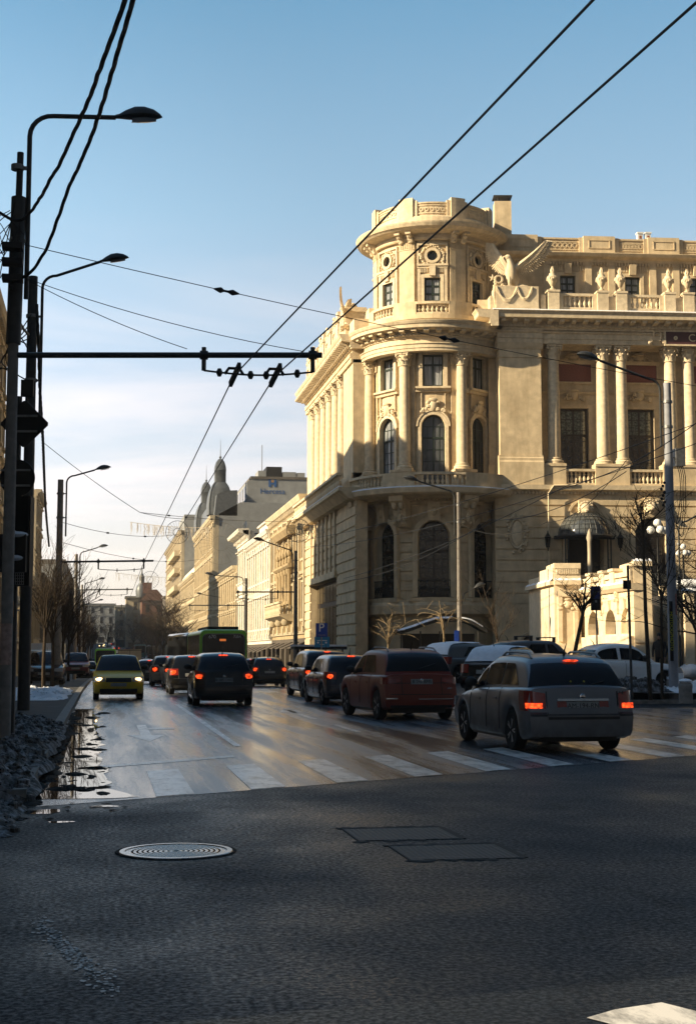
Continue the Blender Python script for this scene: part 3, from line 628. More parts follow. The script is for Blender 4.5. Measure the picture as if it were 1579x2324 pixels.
for a, b in aws:
    at_.mbox(mF, a-.22, a, ax0-.3, ax1+.2, aw-.1, aw+.1); at_.mbox(mF, b, b+.22, ax0-.3, ax1+.2, aw-.1, aw+.1); at_.mbox(mF, a, b, ax1, ax1+.2, aw-.1, aw+.098); at_.mprof(mF, (a+b)/2-.2, (a+b)/2+.2, [(aw,ax1+.1),(aw+.2,ax1+.1),(aw+.3,ax1+.7),(aw,ax1+.7)])
    for sg in (-1, 1):
        for q in range(5): at_.mbox(mF, (a+b)/2+sg*(.35+q*.14)-.04, (a+b)/2+sg*(.35+q*.14)+.04, ax1+.28, ax1+.62, aw-.01, aw+.07)
        at_.mbox(mF, (a+b)/2+sg*1.25-.2, (a+b)/2+sg*1.25+.2, za0, za1-.3, aw-.01, aw+.1)
at_.build('attic', STONE, palace)
for a, b in aws: window(palace, mF, (a+b)/2, b-a, ax0, ax1, aw-.15, cols=2, rows=(.62,.3), fw=.1, pm=CURT)
for px in (1450.5, 1468.5):
    ct = MB(); cu_ = MB(); p = at(px, 548, 88); zt = zat(p, 532); ct.obox((p.x, p.y), eR, .16, .16, zat(p, 562), zt); ct.obox((p.x, p.y), eR, .2, .2, zt, zt+.1); cu_.obox((p.x, p.y), eR, .07, .17, zt-.32, zt-.12)
    cc_ = ct.build('chimney', WHITE, palace); cu_.build('flue_opening', TILE, cc_)
# attic balustrade and pedestals
zq0, zq1 = z_co1+.06, zF(667, 1350, .1); zq2 = zF(662, 1350, .1); pe = MB()
ped = [uR(x, .1, 690) for x in (1254.5, 1366, 1408, 1518, 1560)]; ped += [ped[3]+bay, ped[4]+bay]
for u in ped: pe.mbox(mF, u-.32, u+.32, zq0, zq2, -.35, .3); pe.mbox(mF, u-.36, u+.36, zq2-.1, zq2+.02, -.4, .34); pe.mlathe(mF, u, -.03, zq2+.02, [(.2,0),(.2,.06),(.12,.1)], 10)
pe.mbox(mF, uR(1230, .1), uR(1242, .1), zq0, zq1-.1, -.2, .12)
for a, b in ((ped[0]+.3, ped[1]-.3), (ped[1]+.3, ped[2]-.3), (ped[2]+.3, ped[3]-.3), (ped[3]+.3, ped[4]-.3), (ped[4]+.3, ped[5]-.3)):
    if b-a > 1.5: pe.mbox(mF, a, a+.28, zq0, zq1-.02, -.22, .14); pe.mbox(mF, b-.28, b, zq0, zq1-.02, -.22, .14); pe.mbox(mF, a+.28, b-.28, zq0, zq0+.22, -.22, .14)
    else: pe.mbox(mF, a, b, zq0, zq1-.15, -.2, .12)
pe.build('attic_pedestal', STONE2, palace)
for a, b in ((ped[0]+.58, ped[1]-.58), (ped[2]+.58, ped[3]-.58), (ped[4]+.58, ped[5]-.58)): balustrade(palace, mF, a, b, zq0+.22, zq1, -.04, .3, 1, .27)
ur = MB(); ur.lathe((0,0,0), [(.16,0),(.17,.05),(.08,.1),(.07,.18),(.12,.24),(.26,.5),(.3,.66),(.31,.72),(.22,.78),(.2,.86),(.17,.9),(.18,.93),(.08,.98)], 14)
r = random.Random(2)
for q in range(16): a = 2*PI*q/16; ur.ball((.27*math.cos(a), .27*math.sin(a), .62+.06*math.sin(a*4)), (.07,.07,.08), 6, 4)
for q in range(7): a = 2*PI*q/7; ur.tube([(.05*math.cos(a), .05*math.sin(a), .96), (.09*math.cos(a+.5), .09*math.sin(a+.5), 1.1), (.03*math.cos(a+1), .03*math.sin(a+1), 1.26+.05*(q%3))], [.06,.05,.01], 5)
urn = ur.build('stone_urn', STONE2); GU = 'flaming stone urns along the attic balustrade'
ulab = ['stone urn with carved flame nearest the eagle sculpture', 'stone urn on the left pedestal of the first pair right of the eagle', 'stone urn on the right pedestal of the first pair right of the eagle', 'stone urn on the left pedestal of the pair near the picture edge', 'stone urn cut close to the right picture edge']
for i, u in enumerate(ped[:5]):
    P = mF(u, -.03, zq2+.1); o = urn if i == 0 else dup(urn)
    o.location = P; o.scale = (1.02, 1.02, 1.02); tag(o, ulab[i], 'urn', GU)
# plinth of the eagle with drapery
pl = MB(); a, b = uR(1128, .3), uR(1226, .3); zpl = zF(649, 1180, .3)
pl.mbox(mF, a, b, zq0, zpl, -1.6, .3); pl.mbox(mF, a-.05, b+.04, zq0, zq0+.18, -1.62, .36)
for t0, t1, dz in ((.02,.5,.9),(.5,.85,.75)):
    for q in range(5):
        ua, ub = a+(b-a)*t0, a+(b-a)*t1; pl.tube([mF(ua+(ub-ua)*s_/10, .33, zpl-.05-q*.07-dz*(1-.12*q)*math.sin(PI*s_/10)*1.0) for s_ in range(11)], .05, 5)
for q in range(4): pl.tube([mF(a-.03, .2-.12*q, zpl-.02), mF(a-.08, .2-.1*q, zpl-.5), mF(a-.03, .18-.1*q, zpl-1.1+.1*q)], [.07,.06,.03], 5)
pl.mbox(mF, -1.1, a-.3, zq0, zpl-.62, -.9, -.6); pl.mbox(mF, a-.3, a, zq0, zpl-.55, -1.5, .1); pl.build('eagle_plinth', STONE2, palace)
# left wing along the street
XL = 14.2; mS = planar((XL, 0), (0, 1), (-1, 0)); Y0, Y1 = 82.2, 99.9
k = MB(); ys = [85.4+2.42*i for i in range(6)]
wins = [(y+1.21-.5, y+1.21+.5) for y in ys[:5]]
k.wall(mS, Y0, Y1, 6.2, zar+.2, [(a, b, z0, z1, ac) for a, b in wins for z0, z1, ac in ((az0_, az1_-.2, True), (uz0, uz1, False))], -.6, -1.1)
k.mbox(mS, Y0-1.2, Y0+2.2, 6.2, zar+.2, -1.1, 0); k.mbox(mS, Y1-2.1, Y1, 6.2, zar+.2, -1.1, 0)
for a, b in wins:
    uc = (a+b)/2; k.mbox(mS, a-.25, b+.25, uz0-.35, uz0-.15, -.6, -.3); ornament(k, mS, uc, -.5, az1_+.1, 1.1, .8, int(uc)); k.arc(mS, uc, az1_-.2-.5, .5, .7, -.65, -.48)
    k.mbox(mS, uc-.02, uc+.02, az0_, az1_-.3, -1.0, -.95)
k.mbox(mS, Y0+2.2, Y1-2.1, z_led1, zcolb-.02, -1, .25); k.mbox(mS, Y0-1.2, Y0+2.2, zledge1, zcolb+.2, -1, .1)
k.mprof(mS, Y0-1.2, Y1+.1, [(-1.1,zar),(.12,zar),(.12,zar+.3),(.18,zar+.31),(.18,zar+.55),(.05,zar+.58),(.05,mcz0),(-1.1,mcz0)])
k.build('street_wing_wall', STONE, palace)
for a, b in wins:
    window(palace, mS, (a+b)/2, b-a, az0_, az1_-.2, -.85, True, 2, (.65,), .1); window(palace, mS, (a+b)/2, b-a, uz0, uz1, -.85, cols=2, fw=.1)
for y in ys: put_col(colp, (XL+.12, y), zcolb, False, PI/2)
s = MB(); s.mprof(mS, Y0-1.6, Y1+.35, [(-.6,mcz0)]+[(o*.82+.05, z) for o, z in CORN[1:-1]]+[(-1.5,mcz1+.1),(-1.5,mcz0)])
y = Y0-1.2
while y < Y1+.5: s.mprof(mS, y, y+.24, [(.32,mcz0+.44*h),(.84,mcz0+.5*h),(.8,mcz0+.34*h),(.5,mcz0+.26*h),(.32,mcz0+.24*h)]); y += .52
y = Y0-1.2
while y < Y1+.3: s.mbox(mS, y, y+.1, mcz0+.1*h, mcz0+.24*h, .3, .42); y += .2
s.build('street_cornice', STONE2, palace)
s = MB(); zt = 22.3
s.mbox(mS, Y0-1, Y1, mcz1, mcz1+1.1, -1.4, -.1); s.mbox(mS, Y0-1, Y1, mcz1+1.1, zt-.4, -2.4, -1.0)
for i in range(6):
    y = Y0+1.2+2.9*i; s.mbox(mS, y-.35, y+.35, mcz1+.2, zt+(.5 if i % 2 else .1), -1.2, .1); s.mbox(mS, y-.42, y+.42, zt-.2, zt, -1.25, .16)
    s.arc(mS, y+1.45, mcz1+1.3, .5, .85, -1.0, .05, 0, 2*PI, 18); s.mbox(mS, y+.65, y+2.25, mcz1+.3, mcz1+.6, -1, .05); ornament(s, mS, y+1.45, -.05, mcz1+1.3, 1.2, 1.1, i); ornament(s, mS, y+1.45, 0, mcz1+2.3, 1.4, .8, i+20)
    s.mball(mS, y+1.45, -.6, zt-.1, .9, .5, .9, 10, 6)
s.build('street_attic', STONE2, palace)
# street side ground storey: banded stone, balcony and a tall dark shopfront
g = MB(); so = [(86.2, 97.6, .2, 6.0), (86.4, 97.4, 7.2, 8.2)]
lz = z_led1-.1; g.wall(mS, Y0-2.6, Y1+.1, -1, lz, [(86.2, 97.6, .0, 6.2)], .05, -.6)
z = lz-.9
while z > 1.0:
    g.wall(mS, Y0-2.6, Y1+.14, z-.55, z-.06, [(86.2, 97.6, .0, 6.25)], .12, .04); z -= .62
g.mprof(mS, Y0-2.7, Y1+.3, [(0,lz-.6),(.5,lz-.55),(.95,lz-.15),(1.1,lz-.1),(1.1,lz+.08),(0,lz+.08)]); g.mbox(mS, 86, 97.8, 6.2, 6.6, .0, .3)
for i in range(7): g.mbox(mS, 86.4+1.7*i, 86.7+1.7*i, 6.6, lz-.6, .1, .22)
g.build('street_ground_wall', STONE, palace)
balustrade(palace, mS, Y0-1.5, Y1+.2, lz+.08, lz+1.05, .85, .3, 1, .4)
sn = MB(); sn.mprof(mS, Y0-2.6, Y1+.3, [(.8,lz+.085),(1.12,lz+.085),(1.06,lz+.16),(.9,lz+.17)]); sn.build('ledge_snow', SNOW, palace)
sf = MB(); sf.mbox(mS, 86.2, 97.6, .0, 6.2, -.5, -.42); shop = sf.build('shopfront', FRAMEB, palace); sf = MB()
for i in range(8): sf.mbox(mS, 86.5+1.4*i, 87.7+1.4*i, .6, 4.6, -.42, -.38); sf.mbox(mS, 86.5+1.4*i, 87.7+1.4*i, 4.9, 6.0, -.42, -.38)
sf.build('shop_window', STAINED, shop)
rfm = MB(); c1 = mF(UE, -3, 0); c2 = mF(0, -3.2, 0)
rfm.prism([(c2.x, c2.y, zat1-.6), (c1.x, c1.y, zat1-.6), (c1.x, c1.y+25, zat1+.5), (15.7, Y1, zt-.5), (15.7, Y0+3, zt-.5)], (0,0,.12)); rfm.build('roof', ROOFZINC, palace)
bk = MB(); bk.prism([(c1.x, c1.y+1, 0), (c1.x, 99.8, 0), (15.3, 99.8, 0), (15.3, 97, 0), (c2.x+2, c2.y+2, 0)], (0,0,18)); bk.build('rear_wall', STONE, palace)
# sign panel over the colonnade
sg = thing('frieze_sign', 'maroon panel with pale lettering on the palace frieze', 'sign', mF(uR(1540), .1, z_ar+.9)); a, b = uR(1513), UE-3
zs0, zs1 = zF(783, 1540, .2)+.05, zF(753, 1540, .2); s = MB(); s.mbox(mF, a, b, zs0, zs1, .1, .16); s.build('panel', BANNER, sg)
s = MB()
for q in ((a-.1, b+.1, zs0-.1, zs0), (a-.1, b+.1, zs1, zs1+.1), (a-.1, a, zs0, zs1), (b, b+.1, zs0, zs1)): s.mbox(mF, *q, .1, .2)
s.build('frame', STONE2, sg); rzt = math.atan2(eR.y, eR.x)
text('lettering', 'C', .62, mF(uR(1569, .16, 768), .165, (zs0+zs1)/2), (PI/2, 0, rzt), GOLDTXT, sg, .015)
s = MB(); s.arc(mF, uR(1532, .16, 766), (zs0+zs1)/2, .03, .12, .15, .19, 0, 2*PI, 14); s.build('rosette', GOLDTXT, sg)
s = MB(); ornament(s, mF, a-.5, .1, zs0+.45, .9, 1.0, 12, False); s.build('carved_wreath', STONE2, palace)
# air conditioners
def aircon(P, rz, lab, wd=.85):
    t = thing('air_conditioner', lab, 'air conditioner', P, rz); m = MB(); m.cube(-wd/2, wd/2, -.15, .15, 0, .6); m.build('casing', WHITE, t)
    f = MB(); f.lathe((-wd*.12, -.165, .3), [(.24,0),(.24,.012),(.2,.02)], 18, M=Matrix.Rotation(PI/2, 3, 'X')); f.build('fan_grille', BLKPL, t); return t
p = mL(.25*5*.0+.3, -.7, zledge1+.32); aircon(p, -AZF-PI, 'white air conditioner on the round balcony below the arched window')
t = aircon(mF(uR(1446, -1.2, 1050), -1.2, zF(1062, 1446, -1.2)), 1.2, 'grey louvred air conditioner between columns behind the balustrade', .8)
m = MB()
for q in range(6): m.cube(-.4, .4, -.17, -.15, .06+q*.09, .1+q*.09)
m.build('louvre', GALV, t)
# wall lanterns
def wall_lantern(u, z, lab):
    t = thing('wall_lantern', lab, 'lantern', mF(u, 0, z), 0, 'wall lanterns beside the domed entrance'); b = MB(); b.mbox(mF, u-.06, u+.06, z-.1, z+.3, -.12, -.05); b.bar(mF(u, -.1, z+.2), mF(u, .25, z+.2), .05); b.mlathe(mF, u, .25, z-.5, [(.02,0),(.05,.15),(.02,.2)], 8); b.build('bracket', IRON, t)
    c = MB(); c.mlathe(mF, u, .25, z-.3, [(.1,0),(.17,.55),(.2,.58),(.05,.8),(.02,.95)], 6); c.build('lantern_cage', IRON, t)
wall_lantern(uR(1237), zF(1232), 'black iron wall lantern left of the domed entrance'); wall_lantern(uR(1400), zF(1232), 'black iron wall lantern right of the domed entrance')
# ------------------------------------------------------------------ eagle sculpture
def eagle(lab, base, rz, sc_):
    m = MB()
    m.tube([(0.1,0.05,.25),(.06,0,.55),(0,-.02,.9),(-.04,-.06,1.2),(-.08,-.08,1.45),(-.14,-.1,1.62)], [.16,.3,.34,.26,.17,.15], 10)
    m.ball((-.18,-.12,1.68), (.2,.15,.16), 8, 6); m.tube([(-.3,-.13,1.7),(-.42,-.15,1.68),(-.46,-.15,1.58)], [.09,.06,.01], 6)
    m.tube([(.12,.1,.5),(.42,.25,.15),(.7,.35,-.1)], [.2,.2,.12], 6)
    for s_, d in ((-1, (-.1,-.1)), (1, (.3,.05))):
        m.tube([(d[0],d[1],.55),(d[0]-.02,d[1]-.08,.3),(d[0]-.03,d[1]-.05,.05)], [.18,.13,.07], 8)
        for q in (-.1, 0, .1): m.tube([(d[0]-.03+q*.5,d[1]-.05,.04),(d[0]-.05+q,d[1]-.2,.05),(d[0]-.05+q*1.1,d[1]-.26,-.04)], [.05,.045,.015], 5)
    def wing(root, dirs, L, tip):
        # arm bone plus rows of feathers
        n = 26; top = []; D = V(dirs)
        for i in range(n+1): t = i/n; top.append(V(root)+D*L*t+V((0, -.12*math.sin(PI*t), tip*t*t)))
        m.tube(top, [.15*(1-.8*i/n)+.03 for i in range(n+1)], 6)
        for i in range(n+1):
            t = i/n; a = top[i]; fl = .78*math.sin(PI*(.22+.62*(1-t)))*(1 if i % 2 else .93); dn = (V((0, .12, -1))*(1-t*.5)+D*(.25+.75*t)).normalized(); sd_ = dn.cross(V((0,1,0))).normalized()
            for ln, w0, oy in ((fl, .085, .03), (fl*.6, .095, -.03), (fl*.34, .09, -.07)):
                rows = []
                for k in range(5): q = k/4; w = w0*(1-.75*max(0, q-.6)/.4); c = a+dn*ln*q+V((0, oy+.03*math.sin(PI*q), 0)); rows.append([c-sd_*w, c+V((0,-.035,0)), c+sd_*w, c+V((0,.03,0)), c-sd_*w])
                m.grid(rows)
    wing((-.18,.0,1.1), (-.55,.15,.84), 1.3, .2); wing((.2,.08,1.1), (.82,-.05,.57), 2.05, .35)
    m.tube([(-.95,-.1,.0),(-.6,-.15,.08),(-.3,-.15,.05)], [.05,.1,.08], 6); r = random.Random(5)
    m.tube([(-.72+.2*math.cos(2*PI*q/12), -.25, .42+.2*math.sin(2*PI*q/12)) for q in range(13)], .06, 5)
    for q in range(18): m.ball((-.5+r.uniform(-.45,.45), -.2+r.uniform(-.1,.1), .08+r.uniform(-.12,.2)), (.09,.08,.08), 6, 4)
    for q in range(5): a = 2*PI*q/5+.3; m.tube([(-1.05,-.2,.5), (-1.05+.22*math.cos(a), -.2, .5+.22*math.sin(a))], [.07,.01], 5)
    m.ball((.6,.1,.08), (.5,.3,.16), 8, 5)
    o = m.build('eagle_sculpture', STONE2); o.location = base; o.rotation_euler = (0,0,rz); o.scale = (sc_,)*3; return tag(o, lab, 'sculpture', 'carved eagles on the palace cornice')
eagle('pale stone eagle with spread wings on the draped corner plinth', mF(uR(1166, 0), -.35, zpl+.02), rzt, 1.06)
eagle('pale stone eagle half hidden beside the tower above the street cornice', V((XL-.1, Y0+1.2, 21.1)), -PI/2-.3, .8)
# ================================================================== ground, street, pavements, snow
def asphalt(name, base, rough_lo, rough_hi, fine, wet_streak, bump, con=1.0):
    m, nt, b, N, L = nodes(name); tc = N('TexCoord'); src = tc.outputs['Object']
    f = N('TexNoise'); f.inputs['Scale'].default_value = fine; f.inputs['Detail'].default_value = 4; f.inputs['Roughness'].default_value = .7; L(src, f.inputs['Vector'])
    big = N('TexNoise'); big.inputs['Scale'].default_value = .35; big.inputs['Detail'].default_value = 7; big.inputs['Roughness'].default_value = .6
    mp = N('Mapping'); mp.inputs['Scale'].default_value = (1, .06 if wet_streak else .8, 1); L(src, mp.inputs['Vector']); L(mp.outputs[0], big.inputs['Vector'])
    if wet_streak: big.inputs['Scale'].default_value = 1.7
    r = N('ValToRGB'); r.color_ramp.elements[0].position = .5-.1/con; r.color_ramp.elements[1].position = .5+.14/con
    r.color_ramp.elements[0].color = (*[c*(1-.85*min(1, con)) for c in base], 1); r.color_ramp.elements[1].color = (*[c*(1+1.4*con) for c in base], 1); L(f.outputs['Fac'], r.inputs['Fac'])
    mx = N('MixRGB'); mx.blend_type = 'MULTIPLY'; mx.inputs['Fac'].default_value = .85; L(r.outputs[0], mx.inputs['Color1'])
    r2 = N('ValToRGB'); r2.color_ramp.elements[0].position = .4; r2.color_ramp.elements[1].position = .62; r2.color_ramp.elements[0].color = (.3,.3,.3,1); r2.color_ramp.elements[1].color = (1.6,1.58,1.52,1); L(big.outputs['Fac'], r2.inputs['Fac']); L(r2.outputs[0], mx.inputs['Color2'])
    vo = N('TexVoronoi'); vo.feature = 'DISTANCE_TO_EDGE'; vo.inputs['Scale'].default_value = .33; nd = N('TexNoise'); nd.inputs['Scale'].default_value = 1.3; nd.inputs['Detail'].default_value = 6; L(src, nd.inputs['Vector'])
    vm = N('VectorMath'); vm.operation = 'MULTIPLY_ADD'; vm.inputs[1].default_value = (1.1, 1.1, 0); L(nd.outputs['Color'], vm.inputs[0]); L(src, vm.inputs[2]); L(vm.outputs[0], vo.inputs['Vector'])
    cr = N('MapRange'); cr.inputs['From Min'].default_value = .006; cr.inputs['From Max'].default_value = .013; cr.inputs['To Min'].default_value = .25; L(vo.outputs['Distance'], cr.inputs['Value'])
    mc = N('MixRGB'); mc.blend_type = 'MULTIPLY'; mc.inputs['Fac'].default_value = .8; L(mx.outputs[0], mc.inputs['Color1']); L(cr.outputs[0], mc.inputs['Color2']); L(mc.outputs[0], b.inputs['Base Color'])
    mr = N('MapRange'); mr.inputs['From Min'].default_value = .38; mr.inputs['From Max'].default_value = .66; mr.inputs['To Min'].default_value = rough_lo; mr.inputs['To Max'].default_value = rough_hi; L(big.outputs['Fac'], mr.inputs['Value'])
    ma = N('MapRange'); ma.inputs['From Min'].default_value = .38; ma.inputs['From Max'].default_value = .62; ma.inputs['To Min'].default_value = .18*con; ma.inputs['To Max'].default_value = -.22*con; L(f.outputs['Fac'], ma.inputs['Value'])
    ad = N('Math'); ad.operation = 'ADD'; ad.use_clamp = True; L(mr.outputs[0], ad.inputs[0]); L(ma.outputs[0], ad.inputs[1]); L(ad.outputs[0], b.inputs['Roughness'])
    bp = N('Bump'); bp.inputs['Strength'].default_value = bump; bp.inputs['Distance'].default_value = .014; L(f.outputs['Fac'], bp.inputs['Height']); L(bp.outputs[0], b.inputs['Normal'])
    b.inputs['Specular IOR Level'].default_value = .5; return m
ASPH = asphalt('dark_asphalt', (.0105,.0128,.0165), .4, .78, 30, False, .35, .85)
ASPH.node_tree.nodes['Principled BSDF'].inputs['Specular IOR Level'].default_value = .15
WET = asphalt('wet_street_asphalt', (.076,.083,.096), .18, .4, 50, True, .06, .3)
WET.node_tree.nodes['Principled BSDF'].inputs['Specular IOR Level'].default_value = 1.0
PAVE = mat('pavement', (.05,.048,.045), .8, .3, ns=2, na=.3, bump=.3, bs=25, stain=(.05,.048,.045))
KERB = mat('kerb_stone', (.2,.19,.175), .75, .3, ns=6, na=.3, bump=.3, bs=30)
def zebra():
    m, nt, b, N, L = nodes('worn_white_paint'); tc = N('TexCoord'); n = N('TexNoise'); n.inputs['Scale'].default_value = 2.4; n.inputs['Detail'].default_value = 9; n.inputs['Roughness'].default_value = .75; mp = N('Mapping'); mp.inputs['Scale'].default_value = (1.6,.6,1)
    L(tc.outputs['Object'], mp.inputs['Vector']); L(mp.outputs[0], n.inputs['Vector']); r = N('ValToRGB'); r.color_ramp.elements[0].position = .36; r.color_ramp.elements[1].position = .55
    r.color_ramp.elements[0].color = (.12,.115,.1,1); r.color_ramp.elements[1].color = (.85,.81,.74,1); L(n.outputs['Fac'], r.inputs['Fac']); L(r.outputs[0], b.inputs['Base Color']); b.inputs['Roughness'].default_value = .3; b.inputs['Specular IOR Level'].default_value = 1.0; return m
PAINT = zebra()
XS = [-400,-120,-40,-16,-9,-7.3,-4,-.75,2,5,8,10.5,10.9,11.3,11.7,12.1,12.6,14,17,22,30,45,80,160,420]
YS = [-60,-20,0,10,20,30,38,40,40.8,41.6,42.4,43.2,44,48,55,62,70,78,90,100,105,110,115,120,135,150,175,200,260,320,380,500,600,750,900,1200,1500,2600]
g = MB(); g.grid([[V((x, y, gz(x, y))) for x in XS] for y in YS]); tag(g.build('ground', ASPH), kind='structure')
sk = lambda x: 15.35+.6*x
def strip(mb, xa, xb, y0, y1, dz, ya=None):
    ys = sorted({y0, y1}|{y for y in YS if y0 < y < y1}); mb.grid([[V((xa, y, gz(min(xa,9), y)+dz)), V((xb, y, gz(min(xb,9), y)+dz))] for y in ys])
s = MB(); xs = [-.75, 1.5, 4, 6.5, 8.5, 10.5]
rows = [[V((x, sk(x), .004)) for x in xs], [V((x, sk(x)+4, .004)) for x in xs]]+[[V((x, y, gz(min(x,9), y)+.004)) for x in xs] for y in YS if y > 27]
s.grid(rows); s.grid([[V((10.5, sk(10.5), .004)), V((22, sk(16), .004))], [V((10.5, 38.9, .004)), V((22, 38.9, .004))]]); tag(s.build('street_surface', WET), kind='structure')
z = MB()
for k in range(13):
    x = .6+1.1*k; xb = x+.43; z.add([(x, sk(x)+.06, .0085), (xb, sk(xb)+.06, .0085), (xb, sk(xb)+3.55+.1*k*.3, .0085), (x, sk(x)+3.5+.1*k*.3, .0085)], [(0,1,2,3)])
tag(z.build('zebra_crossing', PAINT), kind='structure')
z = MB(); z.add([(-.3, 19.55, .0085), (1.98, 21.5, .0085), (1.98, 21.85, .0085), (-.3, 19.9, .0085)], [(0,1,2,3)])
def pg(mb, pts, zz=.0085): mb.add([(x, y, zz) for x, y in pts], [tuple(range(len(pts)))])
# lane arrow, centre line and guide lines
pg(z, [(.75, 27.5), (.95, 27.5), (.95, 31.5), (.75, 31.5)]); pg(z, [(.5, 27.5), (1.2, 27.5), (.85, 25.6)]); pg(z, [(.95, 29.6), (1.5, 29.6), (1.5, 30.2), (.95, 30.2)])
pg(z, [(4.9, 33.6), (5.05, 33.6), (5.05, 37.5), (4.9, 37.5)]); pg(z, [(4.6, 37.5), (5.35, 37.5), (4.97, 39.6)])
for y in range(24, 200, 1): 
    if y < 44: pg(z, [(2.2+.0*y, y), (2.32, y), (2.32, y+1), (2.2, y+1)], gz(0, y)+.0085)
for y in range(28, 240, 9):
    for x in (4.95, 7.75): z.add([(x, y, gz(0, y)+.0085), (x+.13, y, gz(0, y)+.0085), (x+.13, y+3, gz(0, y+3)+.0085), (x, y+3, gz(0, y+3)+.0085)], [(0,1,2,3)])
for k in range(4): pg(z, [(10.3+k*1.6, 22.3+k*1.0), (10.45+k*1.6, 22.3+k), (10.7+k*1.6, 24.5+k), (10.55+k*1.6, 24.5+k)])
c = at_plane(1395, 2293, V((0,0,0)), V((0,0,1))); d = at_plane(1500, 2277, V((0,0,0)), V((0,0,1))); e = at_plane(1630, 2310, V((0,0,0)), V((0,0,1))); f = at_plane(1330, 2312, V((0,0,0)), V((0,0,1))); pg(z, [(f.x, f.y), (f.x+.2, f.y-.35), (e.x, e.y-.25), (e.x, e.y), (d.x, d.y), (c.x, c.y)], .0045)
tag(z.build('road_marking', PAINT), kind='structure')
# near-side thin worn line and red leaves are small marks in the asphalt
z = MB(); rr = random.Random(3); pts = [at_plane(x, y, V((0,0,0)), V((0,0,1))) for x, y in ((80,2085),(125,2130),(165,2165),(205,2200),(260,2252))]
for a, b in zip(pts, pts[1:]):
    for q in range(60):
        p = a+(b-a)*rr.random(); px_ = p.x+rr.gauss(0,.035); py_ = p.y+rr.gauss(0,.06); w = rr.uniform(.004,.016); z.add([(px_+w*rr.uniform(.6,1.4)*math.cos(k*PI/3), py_+w*1.6*rr.uniform(.6,1.4)*math.sin(k*PI/3), .004) for k in range(6)], [(0,1,2,3,4,5)])
tag(z.build('worn_line', mat('worn_line_paint', (.3,.3,.29), .6)), kind='structure')
PUDD = mat('puddle_water', (.012,.013,.014), .02, .6, na=.1)
def blob(mb, cx, cy, rx, ry, z0, seed, n=40):
    r = random.Random(seed); ph = [r.uniform(0, 6) for _ in range(6)]; pts = []
    for i in range(n):
        a = 2*PI*i/n; k = 1+sum(.16/(q+1)*math.sin((q+2)*a+ph[q]) for q in range(6)); pts.append((cx+rx*k*math.cos(a), cy+ry*k*math.sin(a), z0))
    mb.add(pts, [tuple(range(n))])
pud = MB()
r = random.Random(11); rows = []
for i in range(181):
    y = 15.7+25*i/180; xo = .1+.16*noise.noise(V((0,y*.7,1)))+.1*noise.noise(V((0,y*2.2,5)))+.05*noise.noise(V((0,y*6,5)))-.012*(y-15)+(.25 if y < 17 else 0)*(1-smooth((y-16)/1.0)); xi = -.74+.1*abs(noise.noise(V((3,y*1.5,2))))
    rows.append([V((xi, y, .0085)), V((max(xi+.05, xo), y, .0085))])
pud.grid(rows, False)
for i, (x, y, rx, ry, z) in enumerate(((-.1,15.85,.6,.16,.0088),(-.55,14.5,.16,.22,.0045),(-.75,13.9,.1,.12,.0045),(.05,14.9,.12,.1,.0045),(-.35,13.6,.1,.07,.0045))): blob(pud, x, y, rx, ry, z, i)
tag(pud.build('puddle', PUDD), kind='structure')
SLUSH = mat('black_slush', (.014,.013,.012), .85, .15, ns=9, na=.5, bump=.6, bs=30)
sl = MB()
def clump(x, y, rx, ry, seed):
    q = random.Random(seed); n = 26; ph = [q.uniform(0, 6) for _ in range(9)]; ring = []
    for k in range(n):
        a = 2*PI*k/n; w = 1+sum(.32/(j+1)**.7*math.sin((j+1)*a+ph[j]) for j in range(9)); ring.append((rx*w*math.cos(a), ry*w*math.sin(a)))
    sl.grid([[V((x+px_*t, y+py_*t, .009+h*min(1, (rx+ry)*3)*(.7+.5*q.random()))) for px_, py_ in ring+ring[:1]] for t, h in ((1,0),(.8,.012),(.45,.022),(.02,.026))])
for i in range(34):
    y = 15.9+22*r.random()**1.3; clump(r.uniform(-.6, .06), y, r.uniform(.03,.17), r.uniform(.04,.22), i)
for i in range(120): y = r.uniform(15.7, 32); clump(r.uniform(-.72, .12), y, r.uniform(.006,.03), r.uniform(.01,.05), i+100)
for i in range(26): clump(r.uniform(-.75,-.6), 15.5+i*.9+r.uniform(-.3,.3), r.uniform(.06,.16), r.uniform(.2,.5), i+500)
for i in range(26): clump(r.uniform(-1.0, .3), r.uniform(13.6, 15.3), r.uniform(.01,.05), r.uniform(.01,.05), i+700)
tag(sl.build('slush', SLUSH), 'black lumps of wet slush lying in the gutter puddles', 'slush', kind='stuff')
# pavements with kerbs
pv = MB(); xk = -.75
ys = [15.3]+[y for y in YS if y > 15.3 and y < 1400]
def slab(mb, x0, x1, ys, h, k=lambda x, y: gz(0, y)):
    for a, b in zip(ys, ys[1:]):
        za, zb = k(x0, a), k(x0, b); mb.hexa([(x0,a,za-.3),(x1,a,za-.3),(x1,b,zb-.3),(x0,b,zb-.3),(x0,a,za+h),(x1,a,za+h),(x1,b,zb+h),(x0,b,zb+h)])
slab(pv, -8.5, xk-.2, ys, .14); tag(pv.build('left_pavement', PAVE), kind='structure')
kb = MB(); slab(kb, xk-.2, xk, ys, .15); tag(kb.build('left_kerb', KERB), kind='structure')
pv = MB(); ys2 = [100]+[y for y in YS if y > 100 and y < 1400]; slab(pv, 10.7, 14.4, ys2, .14); tag(pv.build('right_pavement', PAVE), kind='structure')
kb = MB(); slab(kb, 10.5, 10.7, ys2, .15); slab(kb, 10.5, 10.7, [46, 60, 78, 100], .15, lambda x, y: 0)
kb.cube(11.2, 60, 40.7, 40.9, -.1, .17); tag(kb.build('right_kerb', KERB), kind='structure')
